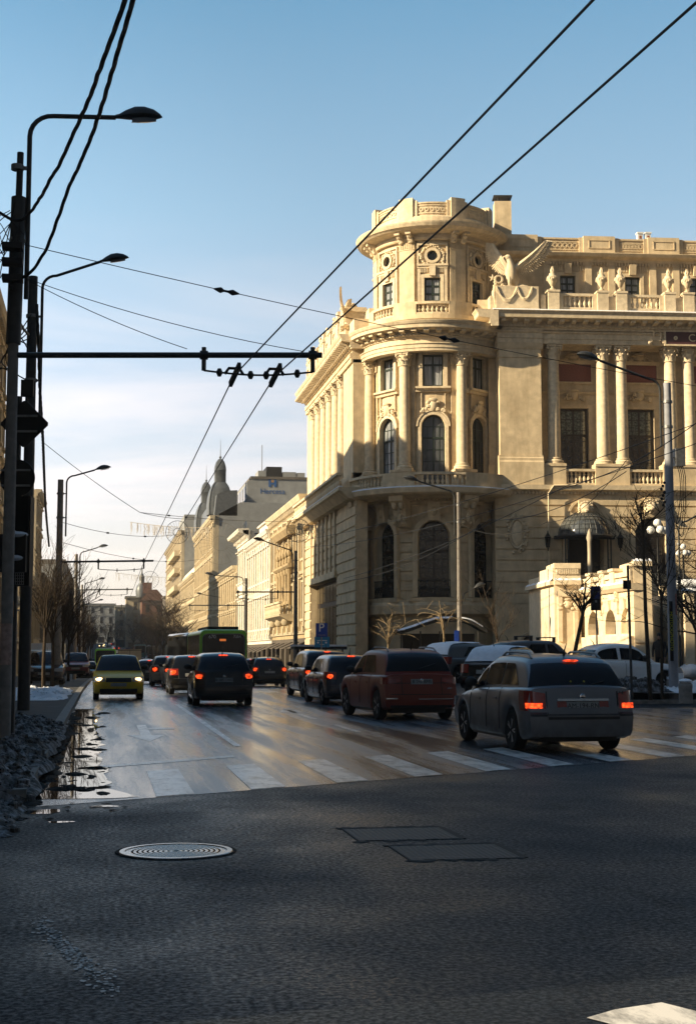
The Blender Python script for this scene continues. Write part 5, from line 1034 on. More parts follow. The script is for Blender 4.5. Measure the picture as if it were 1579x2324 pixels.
# ================================================================== vehicles (built facing +Y at the origin, then placed)
def chaikin(pts, it=2):
    for _ in range(it):
        o = [pts[0]]
        for a, b in zip(pts, pts[1:]): o += [(a[0]*.75+b[0]*.25, a[1]*.75+b[1]*.25), (a[0]*.25+b[0]*.75, a[1]*.25+b[1]*.75)]
        pts = o+[pts[-1]]
    return pts
class Car:
    def __init__(s, L=4.4, W=1.8, H=1.5, deck=None, roof=None, rw=.32, wf=None, wr=None, insr=None, insf=None, gc=.2, tum=.17):
        s.L, s.W, s.H, s.rw, s.gc, s.tum = L, W, H, rw, gc, tum; s.wf = wf or L/2-.85; s.wr = wr or -L/2+.8
        s.deck = chaikin(deck, 1); s.roof = chaikin(roof, 2)
        s.insr = insr or [(0,.12),(.3,.03),(.42,0),(.6,0),(.66,.06),(1.0,.12),(1.2,.2)]; s.insf = insf or [(0,.15),(.3,.02),(.5,0),(.6,.02),(.75,.08),(1.0,.35)]
    def hw(s, y): t = abs(y)/(s.L/2); return s.W/2*(1-.03*t**2-(.05*t**5 if y > 0 else .03*t**5))
    def zt(s, y): return interp(s.deck, y)
    def zb(s, y):
        z = s.gc+.06*smooth((abs(y)-s.L/2+.5)/.5); ra = s.rw+.055
        for w in (s.wf, s.wr):
            if abs(y-w) < ra: z = max(z, s.rw+math.sqrt(ra*ra-(y-w)**2))
        return z
    def shift(s, x, z, rear): k = min(1.1, abs(x)/(s.W/2)); return interp(s.insr, z)+.15*k**4 if rear else interp(s.insf, z)+.28*k**3.5
    def ring(s, y):
        w, zb, zt = s.hw(y), s.zb(y), s.zt(y); m = max(s.H*.36, zb+.06); m = min(m, zt-.12)
        return [(.74*w,zb),(.93*w,zb+.005),(.975*w,min(zb+.06,m-.03)),(w,m),(.995*w,m*.5+zt*.5),(.965*w,zt-.05),(.92*w,zt-.008),(.8*w,zt+.012),(.4*w,zt+.03),(0,zt+.036)]
    def pt(s, x, y, z):
        B = .6
        if y < -s.L/2+B: k = ((-s.L/2+B-y)/B)**1.6; y += k*s.shift(x, z, True)
        if y > s.L/2-B*1.3: k = ((y-s.L/2+B*1.3)/(B*1.3))**1.6; y -= k*s.shift(x, z, False)
        return V((x, y, z))
    def body(s):
        m = MB(); N = 72; rows = []
        for i in range(N+1):
            y = -s.L/2+s.L*i/N; r = s.ring(y); rows.append([s.pt(-x, y, z) for x, z in r]+[s.pt(x, y, z) for x, z in r[-2::-1]])
        m.grid(rows)
        for end in (-1, 1):
            y = end*s.L/2; r = s.ring(y); g = []
            for x, z in r: g.append([s.pt(x*(2*k/10-1), y, z) for k in range(11)])
            m.grid(g)
        return m
    def cap(s, x, z, off, rear=True):
        y = (s.L/2-s.shift(x, z, rear)+off)*(-1 if rear else 1); return V((x, y, z))
    def cappatch(s, x0, x1, z0, z1, off, rear=True, nx=4, nz=2):
        m = MB(); m.grid([[s.cap(x0+(x1-x0)*i/nx, z0+(z1-z0)*j/nz, off, rear) for i in range(nx+1)] for j in range(nz+1)], False)
        # rim of thickness
        f = [s.cap(x0, z0, off, rear), s.cap(x1, z0, off, rear), s.cap(x1, z1, off, rear), s.cap(x0, z1, off, rear)]; b = [s.cap(x0, z0, -.02, rear), s.cap(x1, z0, -.02, rear), s.cap(x1, z1, -.02, rear), s.cap(x0, z1, -.02, rear)]
        m.add(f+b, [(0,1,5,4),(1,2,6,5),(2,3,7,6),(3,0,4,7)]); return m
    def lamp(s, sd, xa, za, zb, wrap, rear=True, off=.012, sl=0, zin=None):
        m = MB(); rows = []; wd = s.hw(s.L/2); zi = zin or (za, zb)
        for j in range(6):
            t = j/5; row = []
            for i in range(5):
                q = i/4; x = xa+(wd*.97-xa)*q; z0 = zi[0]+(za-zi[0])*q; z1 = zi[1]+(zb-zi[1])*q; p = s.cap(x, z0+(z1-z0)*t, off, rear); p.x *= sd; row.append(p)
            e = row[-1].y; d = 1 if rear else -1
            for i in range(1, 5):
                q = i/4; z = za+(zb-za)*t+sl*q*(t-.5); y = e+d*wrap*q*(1-.25*abs(t-.5)); row.append(V((sd*(s.hw(y)*.985+off+.004*q), y, z)))
            rows.append(row)
        m.grid(rows); return m
    # greenhouse
    def G(s, y, q, off=0):
        zr = interp(s.roof, y); b = s.zt(y)-.04; h = max(0, (zr-b)/(s.H-b)); wb = s.hw(y)*.93; wt = wb-s.tum*h
        P = [(0,wb,b),(.6,wt+.02*h,zr-.1*h),(.72,wt-.05*h,zr-.035*h),(.8,wt-.13*h,zr-.008*h),(1,0,zr+.02*h)]
        for (a, x0, z0), (c, x1, z1) in zip(P, P[1:]):
            if q <= c: t = (q-a)/(c-a); x, z = x0+(x1-x0)*t, z0+(z1-z0)*t; break
        ya, yb = s.roof[0][0], s.roof[-1][0]; k = min(1.1, abs(x)/(s.W/2)); yy = y
        er = max(0, 1-(y-ya)/.9); ef = max(0, 1-(yb-y)/1.0); yy += er*.12*k*k-ef*.2*k*k
        if off:
            e = .01; A = s.G(y+e, q); B = s.G(y-e, q); C_ = s.G(y, min(1, q+e)); D = s.G(y, max(0, q-e)); n = (A-B).cross(C_-D); n = n.normalized() if n.length > 1e-9 else V((0,0,1))
            if n.x < -.2 or (abs(n.x) <= .2 and n.z < 0): n = -n
            return V((x, yy, z))+n*off
        return V((x, yy, z))
    def house(s):
        m = MB(); ya, yb = s.roof[0][0], s.roof[-1][0]; N = 46; rows = []; qs = [0,.15,.3,.45,.6,.66,.72,.76,.8,.9,1]
        ys = sorted({ya+(yb-ya)*i/N for i in range(N+1)}|{p[0] for p in s.roof})
        for y in ys:
            r = [s.G(y, q) for q in qs]; rows.append([V((-p.x, p.y, p.z)) for p in r]+[p for p in r[-2::-1]])
        m.grid(rows); return m
    def sideglass(s, sd, y0, y1, q0=.1, q1=.54, sl0=0, sl1=0):
        m = MB(); rows = []
        for i in range(9):
            row = []
            for j in range(6):
                t = j/5; y = (y0+sl0*t)+((y1+sl1*t)-(y0+sl0*t))*i/8; p = s.G(y, q0+(q1-q0)*t, .008); row.append(V((sd*p.x, p.y, p.z)))
            rows.append(row)
        m.grid(rows); return m
    def endglass(s, y0, y1, q0=.725):
        m = MB(); rows = []
        for i in range(9):
            y = y0+(y1-y0)*i/8; r = [s.G(y, q0+(1-q0)*j/6, .008) for j in range(7)]; rows.append([V((-p.x, p.y, p.z)) for p in r]+r[-2::-1])
        m.grid(rows); return m
WHEELS = {}
def wheel_meshes(rw, rim):
    k = (round(rw, 2), rim.name)
    if k not in WHEELS:
        t = MB(); t.lathe((0,0,0), [(rw*.64,-.09),(rw*.92,-.1),(rw*.99,-.075),(rw,-.05),(rw,.05),(rw*.99,.075),(rw*.92,.1),(rw*.64,.09)], 28, M=Matrix.Rotation(PI/2, 3, 'Y'))
        r = MB(); Mx = Matrix.Rotation(PI/2, 3, 'Y'); r.lathe((0,0,0), [(rw*.67,.085),(rw*.62,.09),(rw*.58,.06),(rw*.57,-.06)], 24, M=Mx); r.lathe((0,0,0), [(rw*.16,.07),(rw*.14,.085),(.001,.09)], 12, M=Mx); r.lathe((0,0,0), [(rw*.58,.0),(.001,.0)], 20, M=Mx)
        for i in range(5):
            a = 2*PI*i/5
            for d in (-.14, .14): r.bar((.065, rw*.12*math.cos(a), rw*.12*math.sin(a)), (.07, rw*.6*math.cos(a+d), rw*.6*math.sin(a+d)), .05, .025)
        WHEELS[k] = (t, r)
    return WHEELS[k]
def car(name, label, cat, shape, col, loc, az, group='cars in the traffic on the street', rear=True, front=True, lit=True, plate=None, rim=RIM, lamps=None, side=None, rails=False, brk=True, bars=False, snow=False, headlit=False, extra=None, bump_black=True, rwin=None, wwin=None, badge=True, hi=True):
    s = shape; t = thing(name, label, cat, (0,0,0), 0, group); L2 = s.L/2
    b = s.body(); body = b.build('body', col, t, 50); s.house().build('cabin', col, body, 45)
    u = MB(); u.cube(-s.W*.36, s.W*.36, -L2+.35, L2-.4, .17, .5); u.cube(-s.W*.47, s.W*.47, -L2+.8+s.rw+.1, L2-1.5, s.gc-.02, s.gc+.12); u.build('underbody', BLKPL, t)
    for sd in (-1, 1):
        for (y0, y1, a, c) in (side or [(s.wr+.25, -.12, .35, 0), (-.02, s.roof[-1][0]-.28, 0, -.55)]):
            s.sideglass(sd, y0, y1, .1, .55, a, c).build('side_window', CARGLASS, t)
        for y in (s.wf, s.wr):
            tm, rm = wheel_meshes(s.rw, rim); x = sd*(s.hw(y)-.115); w = tm.build('wheel', TYRE, t); w.location = (x, y, s.rw); w.rotation_euler = (0, 0, 0 if sd > 0 else PI)
            r = rm.build('rim', rim, None); r.parent = w
        m = MB(); P = s.G(s.roof[-1][0]-.55, .12, 0); m.ball((sd*(P.x+.12), P.y, P.z+.1), (.12,.07,.085), 8, 6); m.bar((sd*P.x, P.y, P.z+.03), (sd*(P.x+.1), P.y, P.z+.06), .05); m.build('mirror', BLKPL, t)
        if hi:
            for y in (s.wr+.55, -.08, s.roof[-1][0]-.38):
                m = MB(); m.tube([V((sd*(interp([(0,.99),(s.H*.36,1),(.5*(s.H*.36+s.zt(y)),.997),(s.zt(y)-.05,.967),(s.zt(y),.92)], z)*s.hw(y)+.001), y, z)) for z in [s.gc+.12+k*(s.zt(y)-s.gc-.13)/9 for k in range(10)]], .006, 4); m.build('panel_gap', BLKPL, t)
            for y in (s.wr+.75, .35): m = MB(); w = s.hw(y); m.cube(min(sd*w, sd*(w+.02)), max(sd*w, sd*(w+.02)), y-.1, y+.1, s.zt(y)-.2, s.zt(y)-.165); m.build('door_handle', col, t)
    rwn = rwin or (s.roof[0][0]+.06, s.roof[0][0]+.4); s.endglass(*rwn).build('rear_window', CARGLASS, t)
    wwn = wwin or (s.roof[-1][0]-.75, s.roof[-1][0]-.06); s.endglass(*wwn).build('windscreen', CARGLASS, t)
    lp = lamps or dict(xa=.6*s.W/2, za=.72, zb=.98, wrap=.22, zin=None)
    if rear:
        for sd in (-1, 1):
            l = s.lamp(sd, lp['xa'], lp['za'], lp['zb'], lp['wrap'], True, .012, lp.get('sl', 0), lp.get('zin')).build('tail_light', REDOFF, t)
            if lit:
                e = lp.get('em', (.0, .45)); za, zb = lp['za']+(lp['zb']-lp['za'])*e[0], lp['za']+(lp['zb']-lp['za'])*e[1]; xx = lp['xa']+(s.W/2*.95-lp['xa'])*lp.get('ex', .25)
                e_ = MB() if not lp.get('rect') else s.lamp(sd, xx, za+.01, zb-.01, lp['wrap']*.3, True, .02); P = s.cap((xx+s.W/2*.93)/2, (za+zb)/2, .016); P.x *= sd; lp.get('rect') or e_.ball(P, ((s.W/2*.93-xx)/2, .03, (zb-za)/2), 12, 8); e_.build('lit_lens', REDON, l)
        if lit and brk:
            y = rwn[1]+.02; m = MB(); p = s.G(y, 1, .03); m.ball((0, p.y-.01, p.z-.01), (.14,.03,.018), 10, 6); m.build('brake_light', REDON, t)
        zz = lp.get('pz', .75); s.cappatch(-.26, .26, zz-.06, zz+.06, .012).build('number_plate', PLATE, t)
        if plate: text('plate_lettering', plate, .105, s.cap(0, zz-.003, .018), (PI/2, 0, 0), INK, [c for c in t.children if c.name.startswith('number_plate')][0], .002)
        if bump_black: s.cappatch(-s.W*.4, s.W*.4, s.gc+.06, .36, .008, True, 8).build('bumper_insert', BLKPL, t)
        s.cappatch(-s.W*.4, s.W*.4, .6, .615, .006, True, 8).build('tailgate_seam', BLKPL, t)
        for sd in (-1, 1):
            m = MB(); m.tube([s.cap(sd*(lp['xa']-.02), .6+k*(s.zt(-L2)-.64)/6, .004) for k in range(7)], .007, 4); m.build('panel_gap', BLKPL, t)
        if badge: m = MB(); p = s.cap(0, s.zt(-L2)-.12, .012); m.ball(p, (.045,.012,.05), 8, 5); m.build('badge', CHROME, t)
        m = MB(); y = s.roof[0][0]+.1; m.tube([s.G(rwn[0]+.03, 1, .02)+V((0,0,0)), s.G(rwn[0]+.1, .88, .02)], .008, 4); m.build('wiper', BLKPL, t)
    if front:
        for sd in (-1, 1):
            l = s.lamp(sd, .52*s.W/2, .6, .78, .25, False, .012, 0, (.62,.74)).build('headlight', LENS, t)
            if headlit: e_ = MB(); P = s.cap(.73*s.W/2, .695, .016, False); P.x *= sd; e_.ball(P, (.13,.04,.055), 12, 8); e_.build('lit_lens', HEADON, l)
        s.cappatch(-.42, .42, .6, .74, .012, False, 6).build('grille', BLKPL, t); s.cappatch(-.62, .62, .26, .38, .01, False, 6).build('air_intake', BLKPL, t); s.cappatch(-.26, .26, .46, .57, .018, False).build('number_plate', PLATE, t)
    m = MB(); P = s.G(rwn[1]+.3, 1, 0); m.tube([P, P+V((0,-.04,.09)), P+V((0,-.14,.2))], [.02,.012,.005], 5); m.build('aerial', BLKPL, t)
    if rails:
        for sd in (-1, 1):
            m = MB(); ys = [rwn[1]+.18+k*(s.roof[-1][0]-1.3-rwn[1]-.18)/8 for k in range(9)]; pts = []
            for i, y in enumerate(ys): p = s.G(y, .78, 0); pts.append(V((sd*p.x, p.y, p.z+(.0 if i in (0, 8) else .055))))
            m.tube(pts, .02, 6); m.build('roof_rail', rails, t)
    if bars:
        for y in (-.6, .35): m = MB(); p = s.G(y, .78, 0); m.bar((-p.x-.05, y, p.z+.16), (p.x+.05, y, p.z+.16), .07, .04); m.cube(p.x-.06, p.x+.02, y-.05, y+.05, p.z-.02, p.z+.15); m.cube(-p.x-.02, -p.x+.06, y-.05, y+.05, p.z-.02, p.z+.15); m.build('roof_bar', BLKPL, t)
    if snow:
        m = MB(); rows = []
        for i in range(13):
            y = rwn[0]+.02+(wwn[0]-.1-rwn[0]-.02)*i/12; r = [s.G(y, q, .03+.03*noise.noise(V((y*2, q*3, 1)))) for q in (.74,.8,.86,.93,1)]; rows.append([V((-p.x, p.y, p.z)) for p in r]+r[-2::-1])
        m.grid(rows); m.build('snow_cover', SNOW, t)
    if extra: extra(s, t)
    t.location = (loc[0], loc[1], loc[2] if len(loc) > 2 else gz(min(loc[0], 9), loc[1])); t.rotation_euler = (0, 0, -az); return t
def hatch(L=4.1, W=1.76, H=1.5, rw=.31, belt=.95, slope=.32):
    r = -L/2; return Car(L, W, H, [(r,belt-.02),(r+.3,belt),(0,belt),(L/2-1.25,belt-.03),(L/2-.3,.8),(L/2,.66)], [(r+.16,belt-.05),(r+.2,belt+.05),(r+.16+slope,H-.1),(r+.55+slope,H),(.1,H),(.45,H-.05),(L/2-1.05,belt-.05)], rw)
def suv(L=4.45, W=1.85, H=1.64, rw=.35, belt=1.06, slope=.3):
    r = -L/2; return Car(L, W, H, [(r,belt-.02),(r+.3,belt),(0,belt-.01),(L/2-1.2,belt-.03),(L/2-.3,.98),(L/2,.8)], [(r+.2,belt-.05),(r+.25,belt+.06),(r+.2+slope,H-.12),(r+.65+slope,H-.01),(-.1,H),(.35,H-.04),(L/2-1.0,belt-.05)], rw, gc=.24, insr=[(0,.16),(.35,.04),(.5,0),(.7,0),(.78,.05),(1.05,.1),(1.2,.18)], insf=[(0,.15),(.3,.02),(.6,0),(.8,.05),(1.0,.25)])
def sedan(L=4.35, W=1.74, H=1.52):
    r = -L/2; return Car(L, W, H, [(r,1.0),(r+.3,1.04),(r+.8,1.03),(0,.98),(L/2-1.2,.94),(L/2-.3,.82),(L/2,.66)], [(r+.72,1.0),(r+1.2,H-.12),(r+1.65,H),(0,H),(.35,H-.03),(L/2-1.0,.92)], .32)
def wagon(L=4.76, W=1.81, H=1.54):
    r = -L/2; return Car(L, W, H, [(r,1.0),(r+.3,1.03),(0,.99),(L/2-1.3,.93),(L/2-.35,.78),(L/2,.6)], [(r+.22,.93),(r+.27,1.0),(r+.62,H-.1),(r+1.0,H-.02),(-.3,H),(.2,H-.03),(L/2-1.1,.9)], .325, wf=L/2-.95, wr=-L/2+1.02)
P_SIL = paint('silver_paint', (.17,.175,.19), .5, .34, .3, .4); P_OR = paint('orange_paint', (.2,.02,.004), .1, .42, .12); P_BLK = paint('black_paint', (.004,.004,.005), .05, .2); P_NAVY = paint('dark_blue_paint', (.008,.008,.02), .1, .22)
P_YEL = paint('yellow_paint', (.62,.42,.01), .12, .4, .15); P_WHT = paint('white_car_paint', (.78,.78,.77), .15); P_BEI = paint('dirty_silver_paint', (.42,.38,.3), .4); P_RED = paint('red_paint', (.18,.02,.015), .3); P_GRY = paint('grey_car_paint', (.1,.1,.105), .4); P_TEAL = paint('teal_paint', (.03,.14,.13), .3)
def px2(px, D): p = at(px, CY, D); return p.x, p.y
def rear_at(px, D, L, az=0):
    x, y = px2(px, D); return (x+math.sin(az)*L/2, y+math.cos(az)*L/2)
# silver estate in the foreground
def wag_extra(s, t):
    s.cappatch(-.42, .42, .815, .85, .03, True, 6).build('tailgate_handle', CHROME, t)
    for sd in (-1, 1): s.cappatch(min(sd*.27, sd*.42), max(sd*.27, sd*.42), .68, .81, .01).build('reflector', REDOFF, t); s.cappatch(min(sd*.6, sd*.84), max(sd*.6, sd*.84), .58, .64, .014, True, 3).build('bumper_strip', BLKPL, t)
    s.cappatch(-.58, .58, .53, .57, .012, True, 6).build('bumper_step', BLKPL, t)
    for i, x in enumerate((-.1, .12)): m = MB(); p = s.G(s.roof[0][0]+.13, 1, .012)+V((x, 0, 0)); m.add([p+V((-.02,0,0)), p+V((0,-.008,-.02)), p+V((.02,0,0)), p+V((0,.008,.02))], [(0,1,2,3)]); m.build('yellow_sticker', YELLOW, t)
    text('tailgate_lettering', '514', .09, s.cap(.63, .93, .012), (PI/2, 0, R(8)), INK, t, .001)
SW = wagon(); car('silver_estate_car', 'dirty silver estate car with french style plate stopped on the zebra crossing', 'car', SW, P_SIL, rear_at(1316, 22.4, 4.76, R(-1)), R(-1.5), plate='AM-194-RN', lamps=dict(xa=.6, za=.66, zb=.97, wrap=.42, em=(.1,.42), ex=.2, rect=1, pz=.74, zin=(.68,.93)), rails=GALV, side=[(-1.62,-.72,.5,0),(-.66,.18,0,0),(.24,1.06,0,-.5)], extra=wag_extra, rwin=(-2.13,-1.76), bump_black=False)
def or_extra(s, t):
    s.cappatch(-.8, .8, .86, .875, .01, True, 8).build('tailgate_crease', BLKPL, t); s.cappatch(-.85, -.6, .5, .53, .02, True, 3).build('chrome_strip', CHROME, t); s.cappatch(-.1, .75, .49, .51, .02, True, 5).build('chrome_strip', CHROME, t); s.cappatch(.62, .72, .74, .755, .012).build('chrome_lettering', CHROME, t)
car('orange_suv', 'burnt orange SUV with plate B 247 BMS ahead of the silver estate', 'car', suv(4.5, 1.85, 1.66), P_OR, rear_at(953, 33.3, 4.5, R(-4)), R(-5), plate='B 247 BMS', lit=False, lamps=dict(xa=.5, za=.84, zb=1.0, wrap=.3, pz=.9, zin=(.9,.97)), rails=GALV, extra=or_extra)
# dark cars ahead
car('dark_estate_car', 'dark blue car with one glowing tail light beside the orange SUV', 'car', hatch(4.4, 1.8, 1.52, .32, .98), P_NAVY, rear_at(800, 43, 4.4), R(-2), lamps=dict(xa=.55, za=.78, zb=1.0, wrap=.3, em=(.1,.7), ex=.2))
car('black_suv', 'black SUV with pale roof ahead of the dark blue car', 'car', suv(4.5, 1.85, 1.68), P_BLK, rear_at(745, 50.5, 4.5), R(-2), lamps=dict(xa=.6, za=.8, zb=1.0, wrap=.25, em=(.1,.9), ex=.1))
car('dark_estate_car', 'dark estate car with round lit tail lights between bus and black SUV', 'car', wagon(4.6, 1.8, 1.5), P_BLK, rear_at(615, 72, 4.6), 0, lamps=dict(xa=.55, za=.78, zb=1.02, wrap=.2, em=(.1,.8), ex=.15), rails=BLKPL, rwin=(-2.05,-1.68))
car('black_hatchback', 'black hatchback with arched tail lights stopped behind the green bus', 'car', hatch(4.12, 1.79, 1.57, .33, 1.02, .36), P_BLK, rear_at(513, 42, 4.12), 0, plate='B 385 OAG', lamps=dict(xa=.56, za=.8, zb=1.06, wrap=.3, em=(.05,.6), ex=.1, pz=.78, zin=(.86,.98)))
car('dark_hatchback', 'small dark hatchback behind the silver car left of the black hatchback', 'car', hatch(4.0, 1.72, 1.48), P_BLK, rear_at(441, 54, 4.0), 0, lamps=dict(xa=.52, za=.74, zb=.98, wrap=.2, em=(.1,.8), ex=.2))
car('silver_hatchback', 'nearer of two dirty silver cars queueing left of the bus', 'car', hatch(4.1, 1.75, 1.5), P_BEI, rear_at(420, 66, 4.1), 0, lamps=dict(xa=.5, za=.76, zb=1.0, wrap=.25, em=(.1,.8), ex=.1))
car('silver_hatchback', 'farther and taller of two dirty silver cars queueing left of the bus', 'car', suv(4.3, 1.8, 1.6), P_BEI, rear_at(388, 74, 4.3), 0, lamps=dict(xa=.5, za=.76, zb=1.06, wrap=.25, em=(.1,.8), ex=.1))
car('dark_hatchback', 'dark car half hidden beside the yellow taxi in the queue', 'car', hatch(4.0, 1.72, 1.46), P_BLK, rear_at(345, 86, 4.0), 0, lamps=dict(xa=.52, za=.74, zb=.98, wrap=.2, em=(.1,.8), ex=.2))
car('white_hatchback', 'white car mostly hidden behind the black hatchback and dark estate', 'car', hatch(4.1, 1.75, 1.5), P_WHT, rear_at(577, 84, 4.1), 0)
# oncoming yellow taxi
x, y = px2(276, 48); car('yellow_taxi', 'yellow taxi with lit headlights driving towards the crossing', 'car', hatch(4.06, 1.73, 1.5), P_YEL, (x, y+2.0), PI, 'oncoming vehicles on the left lane', headlit=True, rear=False, lit=False, hi=False)
# parked cars on the square, roofs white with snow
ws = sedan(4.35, 1.74, 1.53); x, y = px2(1390, 46); car('white_sedan', 'white sedan seen from the side with its front wheel in snow', 'car', ws, P_WHT, (x, y, .33), R(83), 'cars parked on the square', lit=False, side=[(-1.35,-.32,.35,-.02),(-.22,1.0,.0,-.5)], rwin=(-1.42,-1.05))
x, y = px2(1150, 45); car('snowy_hatchback', 'parked car with snow covering its roof behind the silver estate', 'car', hatch(4.1, 1.75, 1.5), P_BLK, (x, y, .25), R(38), 'cars parked on the square', lit=False, snow=True)
x, y = px2(1058, 53); car('snowy_hatchback', 'white roofed parked car farther back beside the orange SUV', 'car', hatch(4.0, 1.72, 1.48), P_GRY, (x, y, .45), R(60), 'cars parked on the square', lit=False, snow=True)
x, y = px2(1215, 52); car('dark_parked_car', 'dark parked car carrying roof bars behind the silver estate', 'car', hatch(4.2, 1.75, 1.52), P_GRY, (x, y, .5), R(75), 'cars parked on the square', lit=False, bars=True)
# parked on the left
x, y = px2(112, 66); car('parked_dark_car', 'dark car parked nose forward among the left kerb trees', 'car', hatch(4.2, 1.75, 1.5), P_NAVY, (x, y, .14), PI, 'cars parked along the left kerb', lit=False, rear=False)
x, y = px2(180, 92); car('parked_dark_car', 'dark red car parked behind the left concrete pole row', 'car', hatch(4.2, 1.75, 1.5), P_RED, (x, y, .1), PI, 'cars parked along the left kerb', lit=False, rear=False)
x, y = px2(205, 118); car('parked_dark_car', 'black car parked farther along the left kerb behind the taxi', 'car', hatch(4.2, 1.75, 1.5), P_BLK, (x, y), PI, 'cars parked along the left kerb', lit=False, rear=False)
# buses and lorries: rounded boxes
def rbox(m, x0, x1, y0, y1, z0, z1, r, n=4):
    rows = []
    for y, k in ((y0, r*.45), (y0+r*.25, r*.15), (y0+r*.7, 0), (y1-r*.7, 0), (y1-r*.25, r*.15), (y1, r*.45)):
        row = []
        for cx, cz, a0 in ((x1-r, z1-r, 0), (x0+r, z1-r, PI/2), (x0+r, z0+r*.4, PI), (x1-r, z0+r*.4, 1.5*PI)):
            for i in range(n+1): a = a0+PI/2*i/n; rr_ = r-k*.3 if a0 < PI else (r-k*.3)*.4; row.append(V((cx+(r-k*.5)*math.cos(a), y, cz+rr_*math.sin(a))))
        rows.append(row+[row[0]])
    m.grid(rows); m.add(rows[0][:-1], [tuple(range(len(rows[0])-1))]); m.add(rows[-1][:-1], [tuple(range(len(rows[0])-1))[::-1]]); return m
GREEN = paint('bus_green_paint', (.2,.62,.04), .08); BUSW = mat('bus_dark_glass', (.008,.009,.01), .06, .6, na=.2)
def bus(lab, loc, az, col, L=11, nums=None, art=None, front=False, group=None, H=3.05):
    t = thing('bus', lab, 'bus', (0,0,0), 0, group); b = MB(); rbox(b, -1.27, 1.27, -L/2, L/2, .35, H, .28); b.build('body', col, t)
    for sd in (-1, 1):
        m = MB(); n = 7
        for i in range(n): m.cube(min(sd*1.262, sd*1.278), max(sd*1.262, sd*1.278), -L/2+.5+i*(L-1)/n, -L/2+.5+(i+1)*(L-1)/n-.08, .95, 2.78)
        m.build('side_windows', BUSW, t)
        for y in (-L/2+2.6, L/2-2.5): tm, rm = wheel_meshes(.47, RIMD); w = tm.build('wheel', TYRE, t); w.location = (sd*1.12, y, .47); w.rotation_euler = (0,0,0 if sd > 0 else PI)
    e = MB(); yy = -L/2; pts = []
    for cx, cz, a0 in ((.87, H-.5, 0), (-.87, H-.5, PI/2), (-.87, 1.45, PI), (.87, 1.45, 1.5*PI)):
        for i in range(5): a = a0+PI/2*i/4; pts.append((cx+.26*math.cos(a), cz+.26*math.sin(a)))
    for sgn in ((-1, 1) if not nums else (-1,)):
        e = MB(); y = sgn*(L/2+.012); e.prism([(x_, y, z_) for x_, z_ in pts], (0, -sgn*.03, 0)); e.build('end_window', BUSW, t)
    f = MB(); f.tube([(x_, yy-.015, z_) for x_, z_ in pts+pts[:1]], .028, 5, False); f.build('window_seal', GALV, t)
    if nums:
        for tx, x_, z_, sz in nums: text('number_lettering', tx, sz, (x_, yy-.02, z_), (PI/2, 0, 0), WHITE, t, .002)
        m = MB(); m.cube(-.22, .12, yy-.02, yy-.012, H-.62, H-.5); m.build('lit_display', mat('orange_display', (.1,.03,.01), .5, emit=(1,.25,.05), estr=.25), t)
    for sd in (-1, 1):
        m = MB(); m.cube(min(sd*1.0, sd*1.2), max(sd*1.0, sd*1.2), yy-.02, yy+.02, .75, 1.05); m.build('tail_light', REDOFF if not front else LENS, t)
    m = MB(); m.cube(-.8, .9, -L/2+1, L/2-2, H-.01, H+.18); m.build('roof_unit', BLKPL if not front else GALV, t)
    if art:
        m = MB(); a = MB(); rbox(a, -1.27, 1.27, 0, 7.5, .35, H, .28); Mx = Matrix.Translation((0, L/2+1.0, 0)) @ Matrix.Rotation(-art, 4, 'Z')
        a.v = [tuple(Mx @ V(p)) for p in a.v]; a.build('front_section', BUSW, t); m.cube(-1.1, 1.1, L/2-.1, L/2+1.4, .5, H-.1); m.build('bellows', BLKPL, t); w = MB()
        for sd in (-1, 1): w.cube(min(sd*1.262, sd*1.28), max(sd*1.262, sd*1.28), .4, 7.1, 1.15, 2.6)
        w.v = [tuple(Mx @ V(p)) for p in w.v]; w.build('side_windows', BUSW, t)
    t.location = (loc[0], loc[1], gz(min(loc[0], 9), loc[1])); t.rotation_euler = (0, 0, -az); return t
x, y = px2(509, 77); bus('bright green articulated bus number 670 seen from behind', (x-.0, y+5.2), R(-.6), GREEN, 10, [('670', -.62, 2.66, .26), ('7354', .72, 2.67, .2)], R(-6))
x, y = px2(245, 175); bus('oncoming dark green bus far behind the yellow taxi', (x, y+5), PI, GREEN, 11, None, None, True, 'oncoming vehicles on the left lane')
x, y = px2(322, 330); bus('small distant teal bus beyond the box van', (x, y), 0, P_TEAL, 9, None, None, False)
x, y = px2(352, 300); bus('distant dark bus under the bare trees on the right', (x, y), 0, P_BLK, 9, None, None, False)
def boxvan(lab, px, D, az, boxcol, cabcol, grp, W=2.0, H=2.6, L=5.2):
    x, y = px2(px, D); t = thing('box_van', lab, 'van', (0,0,0), 0, grp); m = MB(); m.cube(-W/2, W/2, -L/2, L/2-1.7, .7, H); m.build('cargo_box', boxcol, t); m = MB(); rbox(m, -W*.46, W*.46, L/2-1.65, L/2, .4, 2.0, .25); m.build('cab', cabcol, t)
    m = MB(); m.cube(-W*.4, W*.4, L/2-.02, L/2+.012, 1.2, 1.8); m.build('windscreen', CARGLASS, t); m = MB(); m.cube(-.02, .02, -L/2-.012, -L/2+.01, .75, H-.05)
    for z in (.76, H-.08): m.cube(-W/2, W/2, -L/2-.014, -L/2+.01, z-.03, z+.03)
    m.build('rear_door_seam', BLKPL, t)
    for sd in (-1, 1):
        for yy in (-L/2+1, L/2-.9): tm, rm = wheel_meshes(.34, RIMD); w = tm.build('wheel', TYRE, t); w.location = (sd*(W/2-.15), yy, .34)
        m = MB(); m.cube(min(sd*W*.4, sd*W*.48), max(sd*W*.4, sd*W*.48), -L/2-.02, -L/2, .72, .95); m.build('tail_light', REDOFF, t)
    t.location = (x, y, gz(min(x, 9), y)); t.rotation_euler = (0,0,-az)
BOXM = mat('box_van_panel', (.3,.26,.19), .6, ns=2, na=.15)
